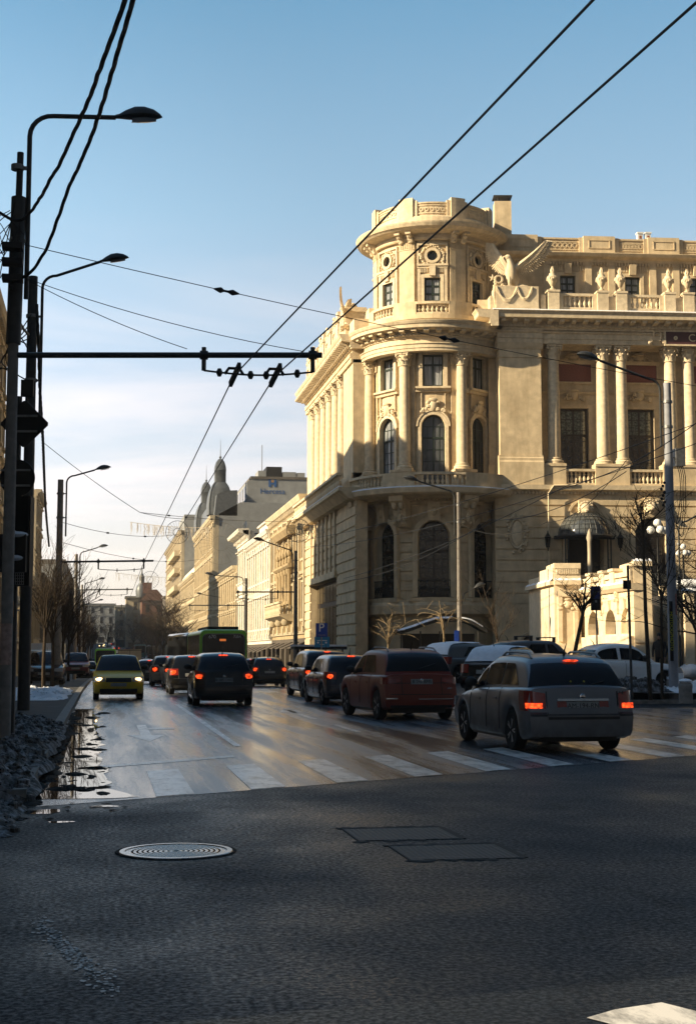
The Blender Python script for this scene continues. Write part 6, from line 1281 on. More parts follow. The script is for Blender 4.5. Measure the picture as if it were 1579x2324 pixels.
boxvan('beige box van seen from behind beyond the yellow taxi', 299, 128, 0, BOXM, P_WHT, 'cars in the traffic on the street'); boxvan('white van parked behind the dark car on the left', 110, 84, PI, P_WHT, P_WHT, 'cars parked along the left kerb', 2.2, 2.4)
boxvan('pale oncoming van in the far traffic', 262, 262, PI, P_WHT, P_WHT, 'oncoming vehicles on the left lane', 2.1, 2.4)
# far traffic: one small car copied, each still a thing of its own
far = [(282,340,0,P_WHT,'white car at the far end of the avenue queue'),(257,350,PI,P_GRY,'grey oncoming car far down the avenue'),(237,300,PI,P_WHT,'white oncoming car at the far bend'),(296,420,0,P_RED,'tiny red car far beyond the box van'),(270,450,0,P_BLK,'tiny black car far beyond the box van'),(252,470,PI,P_WHT,'tiny white oncoming car by the far trees'),(236,520,PI,P_BLK,'tiny dark oncoming car at the horizon'),(246,560,PI,P_WHT,'farthest tiny pale oncoming car'),(262,560,0,P_RED,'farthest tiny red car in the queue'),(340,215,0,P_GRY,'grey car in the right lane beyond the silver cars'),(330,150,0,P_BLK,'black car ahead of the queue beside the box van'),(310,190,0,P_NAVY,'dark blue car in front of the box van'),(224,215,PI,P_GRY,'grey oncoming car left of the green bus'),(364,170,0,P_BEI,'beige car beyond the queueing silver cars'),(395,205,0,P_BLK,'black car far behind the articulated bus')]
hs = hatch()
for px, D, az, c, lab in far:
    x, y = px2(px, D); t = thing('far_car', lab, 'car', (0,0,0), 0, 'small cars far down the avenue'); b = hs.body(); hb_ = hs.house(); b.build('body', c, t); hb_.build('cabin', c, t)
    hs.endglass(hs.roof[0][0]+.06, hs.roof[0][0]+.42).build('rear_window', CARGLASS, t); hs.endglass(hs.roof[-1][0]-.75, hs.roof[-1][0]-.06).build('windscreen', CARGLASS, t)
    for sd in (-1, 1):
        m = MB(); (hs.lamp(sd, .5, .74, .98, .2, True) if az == 0 else hs.lamp(sd, .5, .6, .78, .2, False)).build('tail_light' if az == 0 else 'headlight', REDON if az == 0 else HEADON, t)
        hs.sideglass(sd, -1.5, 1.0, .1, .55, .3, -.5).build('side_window', CARGLASS, t)
        for yy in (hs.wf, hs.wr): tm, rm = wheel_meshes(.31, RIMD); w = tm.build('wheel', TYRE, t); w.location = (sd*.76, yy, .31)
    t.location = (x, y, gz(min(x, 9), y)); t.rotation_euler = (0,0,-az)
# ================================================================== poles, lamps, wires, signs, trees, small things
def cobra(m, lens, P, d, L=.75, w=.16):
    """lamp head starting at P pointing along d (horizontal-ish unit vector)"""
    d = V(d).normalized(); r = d.cross(V((0,0,1))).normalized(); u = r.cross(d); rows = []
    pr = [(0,.045,.045),(.08,.06,.05),(.22,.1,.1),(.42,w*.95,.15),(.62,w,.15),(.82,w*.8,.11),(.95,w*.4,.05),(1.0,.01,.01)]
    for t, a, h in pr: rows.append([P+d*L*t+r*a*math.cos(2*PI*k/12)+u*(h*(max(0, math.sin(2*PI*k/12))+.28*min(0, math.sin(2*PI*k/12)))+.02*math.sin(PI*t)) for k in range(12)]+[P+d*L*t+r*a+u*.02*math.sin(PI*t)])
    m.grid(rows); q = []
    for t, a in ((.34,.1),(.5,w*.82),(.68,w*.82),(.86,w*.5)): q.append([P+d*L*t+r*a*s_-u*(.045+.02*(1-abs(s_))) for s_ in (-1,-.5,0,.5,1)])
    lens.grid(q)
def lamp_post(lab, base, top, rad, arms, group, poleM=CONC, kind='street_lamp', dark=False, clamps=True):
    t = thing(kind, lab, 'street lamp', base, 0, group); b = V(base); m = MB(); m.tube([b+V((0,0,-.3)), b+V((0,0,top*.5)), b+V((0,0,top))], [rad*1.12, rad, rad*.86], 14); m.build('pole', poleM, t)
    for (z, pts, dr, sz) in arms:
        a = MB(); P = [V(b.to_tuple())+V(p) for p in pts]; a.tube(P, [.038]*len(P), 8); a.build('arm', DARKST, t); h = MB(); le = MB(); cobra(h, le, P[-1], dr, sz, sz*.2); o = h.build('lamp_head', DARKST, t); le.build('lens', LENS, o)
        c = MB()
        for q in (.35, .8):
            zz = P[0].z+(P[1].z-P[0].z)*q; c.lathe((b.x, b.y, zz), [(rad*1.02,-.04),(rad*1.12,-.04),(rad*1.12,.04),(rad*1.02,.04)], 12); c.bar((b.x, b.y, zz), (P[0].x, P[0].y, zz), .05)
        if clamps: c.build('clamp', GALV, t)
    return t
def bend(x, y, z0, z1, dx, dy, rise, n=6, r=.35):
    """arm: vertical riser at (x,y) from z0 to z1 bending over to (dx,dy) with a rise"""
    pts = [(x, y, z0), (x, y, z1-r)]; l = math.hypot(dx, dy)
    for k in range(1, n+1): a = PI/2*k/n; s = r*(1-math.cos(a))/l; pts.append((x+dx*s, y+dy*s, z1-r+r*math.sin(a)))
    pts.append((x+dx, y+dy, z1+rise)); return pts
GL = 'lamp posts along the left kerb'
def base_at(px, D, z=None): p = at(px, CY, D); return V((p.x, p.y, gz(min(p.x, 9), p.y)+.13 if z is None else z))
# pole 1: steel tube pole with double sleeve, lamp arm and trolley bracket
b1 = base_at(22, 21); top1 = 8.75
p1 = lamp_post('slim grey steel pole at the left edge with the highest lamp', b1, top1-.9, .085, [(0, bend(.17, .02, top1-1.9-b1.z, 9.72-b1.z, 1.28, .08, .06), (1,.05,.09), .72)], GL, CONC)
m = MB(); m.tube([b1+V((0,0,top1-2.6-b1.z)), b1+V((.03,0,top1-.35-b1.z))], .11, 12); m.tube([b1+V((.03,0,top1-.4-b1.z)), b1+V((.04,0,top1+.35-b1.z))], .05, 8); m.build('upper_sleeve', DARKST, p1)
# far lamps in the row
specs = [(64, 36, 11.2, .14, 'thick dark concrete pole with the second highest lamp', 2.5, .55), (137, 65, 9.4, .15, 'third concrete lamp pole in the left row', 2.0, .28), (176, 103, 9.0, .13, 'fourth lamp pole in the left row above the bare trees', 2.0, .3), (190, 141, 9.0, .13, 'fifth lamp pole in the left row', 2.0, .3), (199, 185, 8.6, .13, 'sixth lamp pole in the left row', 2.0, .3), (207, 240, 8.5, .13, 'farthest lamp pole in the left row', 2.0, .3)]
LP = []
for i, (px, D, top, rad, lab, ln, rise) in enumerate(specs):
    b = base_at(px, D); zt = top-b.z if i == 0 else top; pts = bend(rad+.12, 0, zt-2.6, zt+.2, ln*.98-.7, .0, rise) if i else bend(.24, 0, zt-4.0, zt+.05, 1.45, 0, .42)
    LP.append(lamp_post(lab, b, zt, rad, [(0, pts, (1,0,.2), .75)], GL, CONC if i else DARKST))
# trolley brackets: horizontal tube with hangers, insulators; wires run on below
GB = 'trolley wire bracket arms'
def bracket(lab, A, B, hang, zw, detail=True):
    t = thing('trolley_bracket', lab, 'bracket arm', A, 0, GB); m = MB(); m.tube([A, B], .045, 8); m.build('tube', DARKST, t); h = MB()
    for u in (hang[0], hang[-1]): P = A+(B-A)*u; h.tube([P+V((0,0,.12)), P, P+V((0,0,zw-P.z))], .035, 6); h.lathe(P-V((.06,0,0)), [(.07,0),(.07,.12)], 8, M=Matrix.Rotation(PI/2, 3, 'Y'))
    h.build('hanger', DARKST, t); c = MB(); a = A+(B-A)*hang[0]; b = A+(B-A)*hang[-1]; a = V((a.x, a.y, zw)); b = V((b.x, b.y, zw)); n = 14; pts = [a+(b-a)*k/n-V((0,0,.06*math.sin(PI*k/n))) for k in range(n+1)]; c.tube(pts, .016, 5)
    if detail:
        for k in (2, 6, 8, 12): c.tube([pts[k]-(b-a)*.028, pts[k]-(b-a)*.014, pts[k]+(b-a)*.014, pts[k]+(b-a)*.028], [.018,.065,.065,.018], 8)
    c.build('insulator_chain', RUBBER, t)
    for u in hang[1:-1]:
        P = a+(b-a)*((u-hang[0])/(hang[-1]-hang[0]))-V((0,0,.05)); k = MB()
        if detail: k.tube([P+V((-.14,-.02,0)), P+V((-.08,0,.09)), P+V((.08,0,.09)), P+V((.14,.02,0))], .025, 6); k.bar(P+V((.06,-.22,.1)), P+V((-.03,.3,-.1)), .05, .09)
        else: k.bar(P+V((0,-.15,.03)), P+V((0,.15,-.05)), .04, .07)
        k.build('wire_clamp', RUBBER, t)
zb = zat(b1, 806); A = V((b1.x, b1.y, zb)); Bx = at(731, 806, 21.6); B = V((Bx.x, Bx.y+.0, zat(Bx, 806))); L_ = lambda px: (px-22)/(731-22)
bracket('long bracket arm at the left carrying two trolley wire clamps', A, B, [L_(457), L_(527), L_(621), L_(709)], zat(B, 845))
w1n = A+(B-A)*L_(527); w2n = A+(B-A)*L_(621); zwn = zat(B, 848)-.05
for (bp, x1, zz, lab) in ((LP[1], 350, 5.7, 'second bracket arm over the far lane from the third pole'), (LP[2], 305, 6.1, 'third bracket arm farther down the avenue'), (LP[3], 290, 6.2, 'fourth and smallest bracket arm near the bare trees')):
    P = V(bp.location); D = (P-CAM).dot(FW); q = at(x1, CY, D); Aa = V((P.x, P.y, zz)); Bb = V((q.x, q.y, zz)); bracket(lab, Aa, Bb, [.42, .62, .8, .9], zz-.35, False)
for (px, D, pxl, zz, lab) in ((672, 90, 538, 5.4, 'bracket arm reaching left from the pole beside the ornate house'), (558, 121, 430, 5.6, 'bracket arm reaching left above the green bus')):
    q0 = at(px, CY, D); q1 = at(pxl, CY, D); bracket(lab, V((q0.x, q0.y, zz)), V((q1.x, q1.y, zz)), [.3, .5, .8, .97], zz-.4, False)
# wires
GW = 'trolley wires over the street'
def wire(lab, pts, r, sag=0, cat='wire', group=GW, name='trolley_wire', n=12, M_=WIRE, sides=5):
    P = []
    for a, b in zip(pts, pts[1:]):
        a = V(a); b = V(b)
        for k in range(n): t = k/n; P.append(a+(b-a)*t-V((0,0,sag*4*t*(1-t))))
    P.append(V(pts[-1])); m = MB(); m.tube(P, r, sides); return tag(m.build(name, M_), lab, cat, group)
def on_z(px, py, z): return at_plane(px, py, V((0,0,z)), V((0,0,1)))
wa, wb = V((w1n.x, w1n.y, zwn)), V((w2n.x, w2n.y, zwn)); za = zwn
def ahead(P, dy, dx=0): return V((P.x+dx, P.y+dy, zwn+gz(0, P.y+dy)))
n1, n2 = on_z(1345, 0, za), on_z(1579, 6, za); e1 = wa+(n1-wa)*1.6; e2 = wb+(n2-wb)*1.6
wire('left of the two trolley wires crossing the whole sky', [e1, wa, ahead(wa, 44, -.1), ahead(wa, 82, -.1), ahead(wa, 150), ahead(wa, 260)], .011)
wire('right of the two trolley wires crossing the whole sky', [e2, wb, ahead(wb, 44, -.05), ahead(wb, 82), ahead(wb, 150), ahead(wb, 260)], .011)
def twisted(lab, pts, r, pitch=1.5):
    P = []; 
    for a, b in zip(pts, pts[1:]):
        for k in range(26): P.append(V(a)+(V(b)-V(a))*k/26)
    P.append(V(pts[-1])); m = MB(); s = 0; S = []
    for i, p in enumerate(P):
        if i: s += (p-P[i-1]).length
        S.append(s)
    for ph in (0, 2*PI/3, 4*PI/3):
        q = []
        for i, p in enumerate(P):
            d = (P[min(i+1, len(P)-1)]-P[max(i-1, 0)]).normalized(); a = d.cross(V((0,0,1))).normalized(); b = d.cross(a); an = 2*PI*S[i]/pitch+ph; q.append(p+(a*math.cos(an)+b*math.sin(an))*r*.42+V((0,0,.03*noise.noise(p*2.3))))
        m.tube(q, r*.58, 6)
    return tag(m.build('twisted_cable', RUBBER), lab, 'cable', 'thick twisted cables tied to the left pole')
def curve(pts, n=5):
    o = []
    for i in range(len(pts)-1):
        p0, p1, p2, p3 = pts[max(0,i-1)], pts[i], pts[i+1], pts[min(len(pts)-1,i+2)]
        for k in range(n): t = k/n; o.append(.5*((2*p1)+(p2-p0)*t+(2*p0-5*p1+4*p2-p3)*t*t+(3*p1-p0-3*p2+p3)*t**3))
    return o+[pts[-1]]
twisted('left of two thick twisted cables running up out of view', curve([at(318, -80, 12), at(285, 0, 12.8), at(235, 138, 14.2), at(190, 255, 16), at(120, 400, 18.3), at(66, 486, 20.5), at(30, 500, 20.9), at(-20, 470, 21.2)]), .026)
twisted('right of two thick twisted cables running up out of view', curve([at(335, -80, 12), at(303, 0, 12.8), at(270, 110, 14), at(215, 292, 16.4), at(160, 420, 18.4), at(110, 555, 20), at(70, 618, 20.7), at(26, 640, 20.9)]), .026)
twisted('thin twisted cable drooping between the two nearest poles', curve([at(24, 650, 21), at(34, 700, 24), at(50, 740, 30), at(66, 760, 35.5)]), .03)
twisted('dark cable bundle hanging down beside the second pole', curve([at(84, 690, 36), at(88, 780, 36), at(92, 900, 37), at(98, 1000, 40), at(104, 1150, 48), at(112, 1240, 62)]), .045, .9)
GS = 'thin span wires crossing the street'
def span(lab, pts, r=.008, sag=0, ins=()):
    o = wire(lab, pts, r, sag, 'wire', GS, 'span_wire', 10, RUBBER)
    if ins:
        m = MB()
        for t in ins: a, b = V(pts[0]), V(pts[1]); P = a+(b-a)*t-V((0,0,sag*4*t*(1-t))); d = (b-a).normalized(); m.tube([P-d*.22, P-d*.1, P-d*.04, P+d*.04, P+d*.12, P+d*.24], [.012,.05,.02,.02,.05,.012], 8)
        m.build('insulator', RUBBER, o)
    return o
span('thin span wire with two insulators rising over the street to the palace side', [at(55, 555, 21), at(1720, 900, 30)], .007, .12, (.21, .49))
span('span wire sagging from the nearest pole to the bracket arm tip', [at(60, 632, 21), at(690, 798, 21.5)], .006, .1)
span('span wire running from the nearest pole to the bracket arm middle', [at(60, 634, 21), at(425, 792, 21.3)], .006, .06)
span('span wire low over the square toward the right edge, upper one', [at(640, 1232, 92), at(1640, 940, 36)], .012, .5)
span('span wire low over the square toward the right edge, lower one', [at(690, 1242, 88), at(1640, 985, 36)], .012, .6)
span('gold lit wire curving in front of the arched tower windows, upper one', [at(780, 1313, 72), at(1290, 1100, 45), at(1640, 915, 30)], .012, .3)
span('gold lit wire curving in front of the arched tower windows, lower one', [at(790, 1318, 72), at(1110, 1180, 52), at(1420, 1070, 40)], .012, .4)
span('dark wire sagging across the wing below the oval cartouche', [at(1045, 1190, 66), at(1240, 1185, 60), at(1420, 1045, 44)], .012, .5)
span('far span wire with insulators above the distant street', [at(100, 1005, 60), at(318, 1163, 70), at(445, 1178, 78)], .014, .1)
span('far span wire linking the insulators to the domed house', [at(318, 1163, 70), at(690, 1182, 110)], .014, .2, (.12, .2, .33))
span('lower far span wire above the second bracket arm', [at(140, 1185, 64), at(420, 1210, 90)], .013, .4, (.3, .6))
span('faint span wire over the far lane with two insulators', [at(145, 1232, 64), at(460, 1268, 120)], .013, .5, (.35, .6))
# right side lamp posts
GR_ = 'lamp posts on the palace side'
def rlamp(lab, px, D, top, rad, ln, rise, zb=None, M_=CONC):
    b = base_at(px, D, zb); return lamp_post(lab, b, top-b.z, rad, [(0, bend(-rad-.1, 0, top-b.z-2.0, top-b.z+.1, -ln, -.15, rise), (-1,-.12,.22), .8)], GR_, M_)
rl = rlamp('big blue grey pole at the right with cables and a metal box', 1519, 44, 9.95, .135, 2.0, .5, .45, mat('blue_grey_pole', (.26,.27,.3), .7, ns=6, na=.12, stain=(.15,.15,.16)))
m = MB(); c = V(rl.location); zx = zat(c, 1040); m.cube(c.x+.18, c.x+.48, c.y-.16, c.y+.16, zx-.25, zx+.3); m.build('junction_box', GALV, rl)
m = MB(); z1 = zat(c, 1075)
for k in range(4): m.tube(curve([c+V((.12+.03*k,-.1,z1+.5-c.z)), c+V((.3+.06*k,-.12,z1-.1-c.z)), c+V((.28+.03*k,-.1,z1-1.0-.3*k-c.z)), c+V((.14,-.1,z1-1.6-c.z))]), .014, 5)
for k in range(8): m.ball(c+V((-.2-.05*(k%3),-.1,z1-.3-.1*k-c.z)), (.05,.04,.05), 6, 4)
m.build('cable_loop', RUBBER, rl)
m = MB(); z0, z1 = zat(c, 1500), zat(c, 1365); m.cube(c.x-.15, c.x-.05, c.y-.16, c.y-.13, z0, z1); m.build('advert_strip', SHEETBACK, rl); text('advert_lettering', 'HOTDOGPHOTO', .15, (c.x-.1, c.y-.165, (z0+z1)/2), (PI/2, R(90), 0), mat('yellow_letters', (.4,.42,.02), .6), rl, .002)
m = MB(); m.lathe((c.x, c.y, zat(c, 1370)), [(.145,-.35),(.148,0),(.148,.3)], 12, a0=-1.2, a1=-.2); m.build('sticker', mat('pink_sticker', (.3,.12,.1), .7, na=.6, ns=12), rl)
r2 = rlamp('slim gold lit lamp pole standing before the tower base', 1040, 66, 9.0, .1, 1.7, .35, .4)
c = V(r2.location); m = MB(); m.tube([c+V((.1,0,3.4)), c+V((.25,0,3.9)), c+V((.7,0,4.15))], .03, 6); m.build('lower_arm', DARKST, r2); h = MB(); le = MB(); cobra(h, le, c+V((.7,0,4.15)), (1,0,.35), .6, .12); o = h.build('lamp_head', DARKST, r2); le.build('lens', LENS, o)
m = MB(); m.obox((c.x-.16, c.y-.1), (1,0), .1, .02, 1.3, 2.6); m.build('notice', BLUE, r2); m = MB(); m.lathe((c.x, c.y, .4), [(.13,0),(.13,.65),(.11,.7)], 10); m.build('red_foot', mat('red_foot', (.3,.06,.04), .7), r2); m = MB(); m.obox((c.x-.25, c.y), (1,.2), .3, .06, 3.05, 3.1); m.prism([(c.x-.6,c.y,3.1),(c.x+.1,c.y,3.0),(c.x+.1,c.y,3.45)], (0,.05,0)); m.build('small_sign', SHEETBACK, r2)
rlamp('grey lamp pole in front of the ornate house with a bracket', 672, 90, 8.0, .12, 1.75, .45, .0)
rlamp('dark lamp pole beside the green bus', 560, 121, 7.9, .14, 2.5, .1, -.4, DARKST)
rlamp('thin distant lamp pole before the low house', 510, 175, 8.3, .12, 2.4, .3, -.7)
b = base_at(1537, 60, .5); lamp_post('lamp post with a curved arm cut by the right picture edge', b, 4.6, .07, [(0, bend(.02, 0, 3.2, 6.6, 1.0, 0, .35), (1,0,.3), .9)], GR_, DARKST)
# ------------------------------------------------------------------ signs and traffic light at the left edge
def plate_back(lab, cat, name, c, shape, thick=.03, M_=SHEETBACK, snow=False):
    t = thing(name, lab, cat, c); m = MB(); m.prism([c+RT*x+V((0,0,z)) for x, z in shape], FW*thick); m.build('plate', M_, t); k = MB()
    for z in (-.12, .12): k.bar(c+RT*-.25+V((0,-.03,z)), c+RT*.2+V((0,-.03,z)), .03)
    k.build('rail', GALV, t); return t
def rounded_diamond(s, n=4): return [(s*x, s*z) for x, z in ((-.94,-.06),(-.94,.06),(-.06,.94),(.06,.94),(.94,.06),(.94,-.06),(.06,-.94),(-.06,-.94))]
c = at(56, 962, 22); plate_back('black back of a diamond shaped road sign on the left', 'road sign', 'road_sign', c, rounded_diamond(.385))
c = at(40, 1085, 22); plate_back('black back of a round road sign below the diamond', 'road sign', 'road_sign', c, [(.27*math.cos(2*PI*k/28), .29*math.sin(2*PI*k/28)) for k in range(28)])
sp0 = base_at(38, 22); t = thing('sign_post', 'dark thin post carrying the traffic light and sign backs', 'post', sp0); m = MB(); m.tube([sp0, V((sp0.x, sp0.y, zat(sp0, 900)))], .05, 8); m.build('pole', DARKST, t)
tl = thing('traffic_light', 'black traffic light seen from behind with snow on its hoods', 'traffic light', at(42, 1230, 21.7)); c = at(40, 1230, 21.7)
m = MB(); zt, zb_ = zat(c, 1128), zat(c, 1330); m.obox((c.x+.03, c.y), RT, .19, .13, zb_, zt); 
for s_ in (-1, 1): m.obox((c.x+.03+s_*RT.x*.0, c.y), RT, .165, .16, zb_+.02, zt-.02)
m.build('housing', SHEETBACK, tl)
for k, py in enumerate((1165, 1235, 1290)):
    v = MB(); z = zat(c, py); v.lathe(c+FW*.12+V((0,0,z-c.z)), [(.13,0),(.14,.2),(.13,.2),(.12,.0)], 14, M=FW.to_track_quat('Z', 'Y').to_matrix(), a0=0, a1=2*PI); v.build('visor', SHEETBACK, tl)
bx = MB(); z = zat(c, 1250); bx.obox((c.x-.02, c.y-.05), RT, .2, .2, zat(c, 1300), zat(c, 1215)); bx.build('lower_head', SHEETBACK, tl)
m = MB()
for py, w in ((1215, .17), (1268, .13)): z = zat(c, py); m.ball(c+RT*.04-FW*.2+V((0,0,z-c.z+.015)), (w, .12, .05), 10, 6); m.ball(c+RT*-.05-FW*.2+V((0,0,z-c.z+.045)), (w*.5, .1, .05), 8, 5)
m.build('snow', SNOW, tl)
m = MB(); z0, z1 = zat(c, 1400), zat(c, 1365); m.obox((c.x-.07, c.y-.02), RT, .035, .02, z0, z1); m.build('amber_lens', AMBER, tl)
m = MB(); z0, z1 = zat(c, 1328), zat(c, 1302)
for k in range(5): m.obox((c.x+.06, c.y-.26), RT, .07, .004, z0+(z1-z0)*k/4-.006, z0+(z1-z0)*k/4+.006); m.obox((c.x+.06+RT.x*(-.06+.03*k), c.y-.26+RT.y*(-.06+.03*k)), RT, .005, .004, z0, z1)
m.build('lattice_plate', GALV, tl)
t = thing('junction_box', 'dark box fixed low on the second pole with loose wires', 'box', at(66, 1180, 35.6)); c = at(62, 760, 35.5); m = MB()
for k in range(6): m.tube(curve([c+V((.1,-.1,.2*k-.5)), c+V((-.25-.1*k,-.15,-.2*k)), c+V((-.3-.05*k,-.15,-.9)), c+V((.1,-.1,-1.2))]), .014, 4)
m.build('loose_wire', RUBBER, t); m = MB(); m.cube(c.x-.1, c.x+.2, c.y-.35, c.y-.15, c.z-1.6, c.z-1.2); m.build('casing', SHEETBACK, t)
t = thing('wire_tangle', 'tangle of thin black wires around the nearest pole', 'wires', at(30, 500, 21)); m = MB(); r = random.Random(8)
for k in range(12):
    a = at(r.uniform(-10, 30), r.uniform(450, 640), 21.0); b = at(r.uniform(20, 60), r.uniform(440, 600), 20.9); mid = at(r.uniform(-15, 115 if k < 2 else 50), r.uniform(470, 620), 20.9); m.tube(curve([a, mid, b], 6), .008, 4)
for py in (560, 632, 595): c = at(28, py, 20.9); m.cube(c.x-.14, c.x+.16, c.y-.12, c.y+.12, c.z-.04, c.z+.04)
m.build('loose_wire', RUBBER, t)
# paper notices on pole 1
t = thing('paper_notice', 'faded paper notice stuck on the nearest pole', 'notice', at(8, 1462, 20.8)); c = V((b1.x, b1.y, zat(b1, 1462))); m = MB(); m.lathe(c, [(.1,-.3),(.1,.3)], 12, a0=-2.6, a1=-.6); m.build('sheet', mat('notice_paper', (.4,.28,.24), .8, ns=15, na=.3), t)
# parking signs
ps = thing('parking_sign', 'blue parking sign with a big white P above a lighter blue panel', 'road sign', base_at(730, 70, .2)); c = at(729.5, 1430, 70); w = 13.3*70/FPX; h = 15.5*70/FPX
m = MB(); m.cube(c.x-w, c.x+w, c.y-.03, c.y, c.z-h, c.z+h); m.build('plate', BLUE, ps); text('lettering', 'P', .58, (c.x-.01, c.y-.035, c.z+.1), (PI/2,0,0), WHITE, ps, .003); text('small_lettering', 'TAXARE', .1, (c.x, c.y-.035, c.z-.25), (PI/2,0,0), LENS, ps, .002)
m = MB(); m.tube([(c.x, c.y+.03, .1), (c.x, c.y+.03, c.z+h+.05)], .035, 8); m.build('pole', GALV, ps); c2 = at(730.5, 1457, 70); m = MB(); m.cube(c2.x-.37, c2.x+.37, c2.y-.03, c2.y, c2.z-.26, c2.z+.26); lp_ = m.build('lower_panel', LBLUE, ps)
m = MB(); m.cube(c2.x-.25, c2.x+.25, c2.y-.038, c2.y-.031, c2.z+.06, c2.z+.09); m.ball((c2.x-.2, c2.y-.034, c2.z-.03), (.05,.006,.05), 8, 4); m.ball((c2.x+.2, c2.y-.034, c2.z-.03), (.05,.006,.05), 8, 4); m.cube(c2.x-.1, c2.x+.1, c2.y-.038, c2.y-.031, c2.z-.13, c2.z-.11); m.build('panel_marks', WHITE, lp_)
bsn = thing('bus_stop_sign', 'tall dark blue and black stop sign before the lit terrace', 'sign', base_at(1351, 52, .5)); c = at(1350.5, 1358, 52); m = MB(); w, h = 11.8*52/FPX, 27.5*52/FPX; m.cube(c.x-w, c.x+w, c.y-.04, c.y, c.z-h, c.z+h); pl_ = m.build('plate', SHEETBACK, bsn); m = MB(); m.cube(c.x-w+.01, c.x+w-.01, c.y-.046, c.y-.041, c.z-.02, c.z+h-.01); m.build('blue_field', mat('deep_blue', (.01,.02,.12), .4), pl_); m = MB(); m.cube(c.x-w*.7, c.x+w*.7, c.y-.05, c.y-.047, c.z+h*.5, c.z+h*.58); m.cube(c.x-w*.2, c.x+w*.2, c.y-.05, c.y-.043, c.z-h*.35, c.z-h*.15); m.build('sign_marks', LENS, pl_)
m = MB(); m.tube([(c.x+.03, c.y+.02, .3), (c.x+.03, c.y+.02, c.z+h)], .03, 8); m.build('pole', GALV, bsn)
s2 = thing('small_sign', 'small square black sign on a thin dark pole by the terrace', 'sign', base_at(1424, 42, .3)); c = at(1421, 1327, 42); m = MB(); m.cube(c.x-.12, c.x+.12, c.y-.05, c.y-.01, c.z-.13, c.z+.13); m.build('plate', SHEETBACK, s2); q = at(1423.5, 1283, 42); m = MB(); m.tube([(q.x+.05, q.y, .2), (q.x, q.y, q.z)], .04, 8); m.build('pole', DARKST, s2)
for i, (px, D, lab) in enumerate(((1545, 40.9, 'snow capped stone bollard nearest the silver estate'), (1516, 45.5, 'dark stone bollard with snow beside the white sedan'))):
    b = base_at(px, D, .25); t = thing('bollard', lab, 'bollard', b, 0, 'stone bollards in the snow'); m = MB(); m.lathe(b, [(.2,-.1),(.19,.3),(.2,.33),(.2,.42),(.14,.5),(.01,.52)], 12); m.build('post', CONC, t); m = MB(); m.ball(b+V((0,0,.52)), (.19,.19,.07), 10, 6); m.build('snow_cap', SNOW, t)
# ------------------------------------------------------------------ terrace of the palace with balustrades
TZ = 15.0
ter = thing('entrance_terrace', 'sunlit stone terrace and ramp wall in front of the palace', 'terrace', (24, 66, .5))
def W2(px, D): p = at(px, CY, D); return V((p.x, p.y, 0))
def zt_(py, px, D): return at(px, py, D).z
a0, a1, a2 = W2(1197, 73), W2(1254, 66.5), W2(1314, 66.5); g0 = .2
def seg(mb, P, Q, z0, z1, th, out=0):
    e = (Q-P).normalized(); n = V((-e.y, e.x, 0)); 
    if n.dot(CAM-P) < 0: n = -n
    mb.mbox(planar(P, e, n), 0, (Q-P).length, z0, z1, -th+out, out)
m = MB(); zA = zt_(1279, 1290, 66.5); zl = zt_(1328, 1290, 66.5)
seg(m, a1, a2, g0, zl, 2.5); seg(m, a1, a2, zl, zl+.2, 2.6, .2); seg(m, a1, a2, zl+.2, zA-.25, 2.5, .02); seg(m, a1, a2, zA-.25, zA, 2.6, .1)
seg(m, a0, a1, g0, zl, .6); seg(m, a0, a1, zl, zl+.18, .8, .2); seg(m, a0, a1+(a0-a1)*.25, zl+.2, zA-.45, .6, .0); seg(m, a0, a0+(a1-a0)*.45, zl+.2, zA-.85, .62, .06); seg(m, a0+(a1-a0)*.5, a1, zl+.2, zA-.2, .62, .05)
seg(m, a1, a2, g0, 2.0, 2.5, .14); seg(m, a0, a1, g0, 2.0, .5, .14)
pu = planar(a1, (a2-a1), V((0,-1,0))); L12 = (a2-a1).length
for u in (.15, L12-.35): m.mbox(pu, u, u+.2, 2.1, zl-.3, 0, .08)
m.mbox(pu, .15, L12-.15, zl-.55, zl-.3, 0, .1); ornament(m, pu, L12/2, .05, zl-.9, .9, .6, 3)
for k in range(12): m.mbox(pu, .1+k*(L12-.2)/12, .1+(k+.6)*(L12-.2)/12, zA-.5, zA-.27, .02, .09)
m.build('pier', STONE3, ter)
b0, b1_ = W2(1313, 67.2), W2(1433, 59.5); e = (b1_-b0).normalized(); n = V((-e.y, e.x, 0)); n = n if n.dot(CAM-b0) > 0 else -n; pb = planar(b0, e, n); LB_ = (b1_-b0).length
def ub(px): P = at_plane(px, 1400, b0, n); return (P-b0).dot(e)
def zb_at(px, py): return at_plane(px, py, b0, n).z
arcs_ = [(ub(1333), ub(1357)), (ub(1372), ub(1396)), (ub(1408), ub(1431))]; za_ = zb_at(1380, 1384); zled = zb_at(1380, 1347); ztop = zb_at(1380, 1300)
m = MB(); m.wall(pb, 0, LB_, g0, zled, [(a, b, zb_at(1380, 1440), za_, True) for a, b in arcs_], 0, -.45)
m.mbox(pb, 0, LB_, g0, zb_at(1380, 1445), 0, .2); m.mprof(pb, -.1, LB_+.1, [(-.45,zled),(.1,zled),(.25,zled+.15),(.3,zled+.3),(-.45,zled+.3)])
for a, b in arcs_: m.mprof(pb, (a+b)/2-.12, (a+b)/2+.12, [(0,za_),(.1,za_),(.16,za_+.4),(0,za_+.4)])
for u in (ub(1325), ub(1364), ub(1402)): m.mbox(pb, u-.12, u+.12, za_-.2, zled, 0, .09); ornament(m, pb, u, .05, za_+.5, .4, .5, int(u*5))
pos = [0, ub(1343), ub(1372), ub(1395), LB_]
m.mbox(pb, 0, LB_, zled+.3, zled+.55, -.4, .05); m.mbox(pb, 0, LB_, ztop-.3, ztop-.1, -.4, .1)
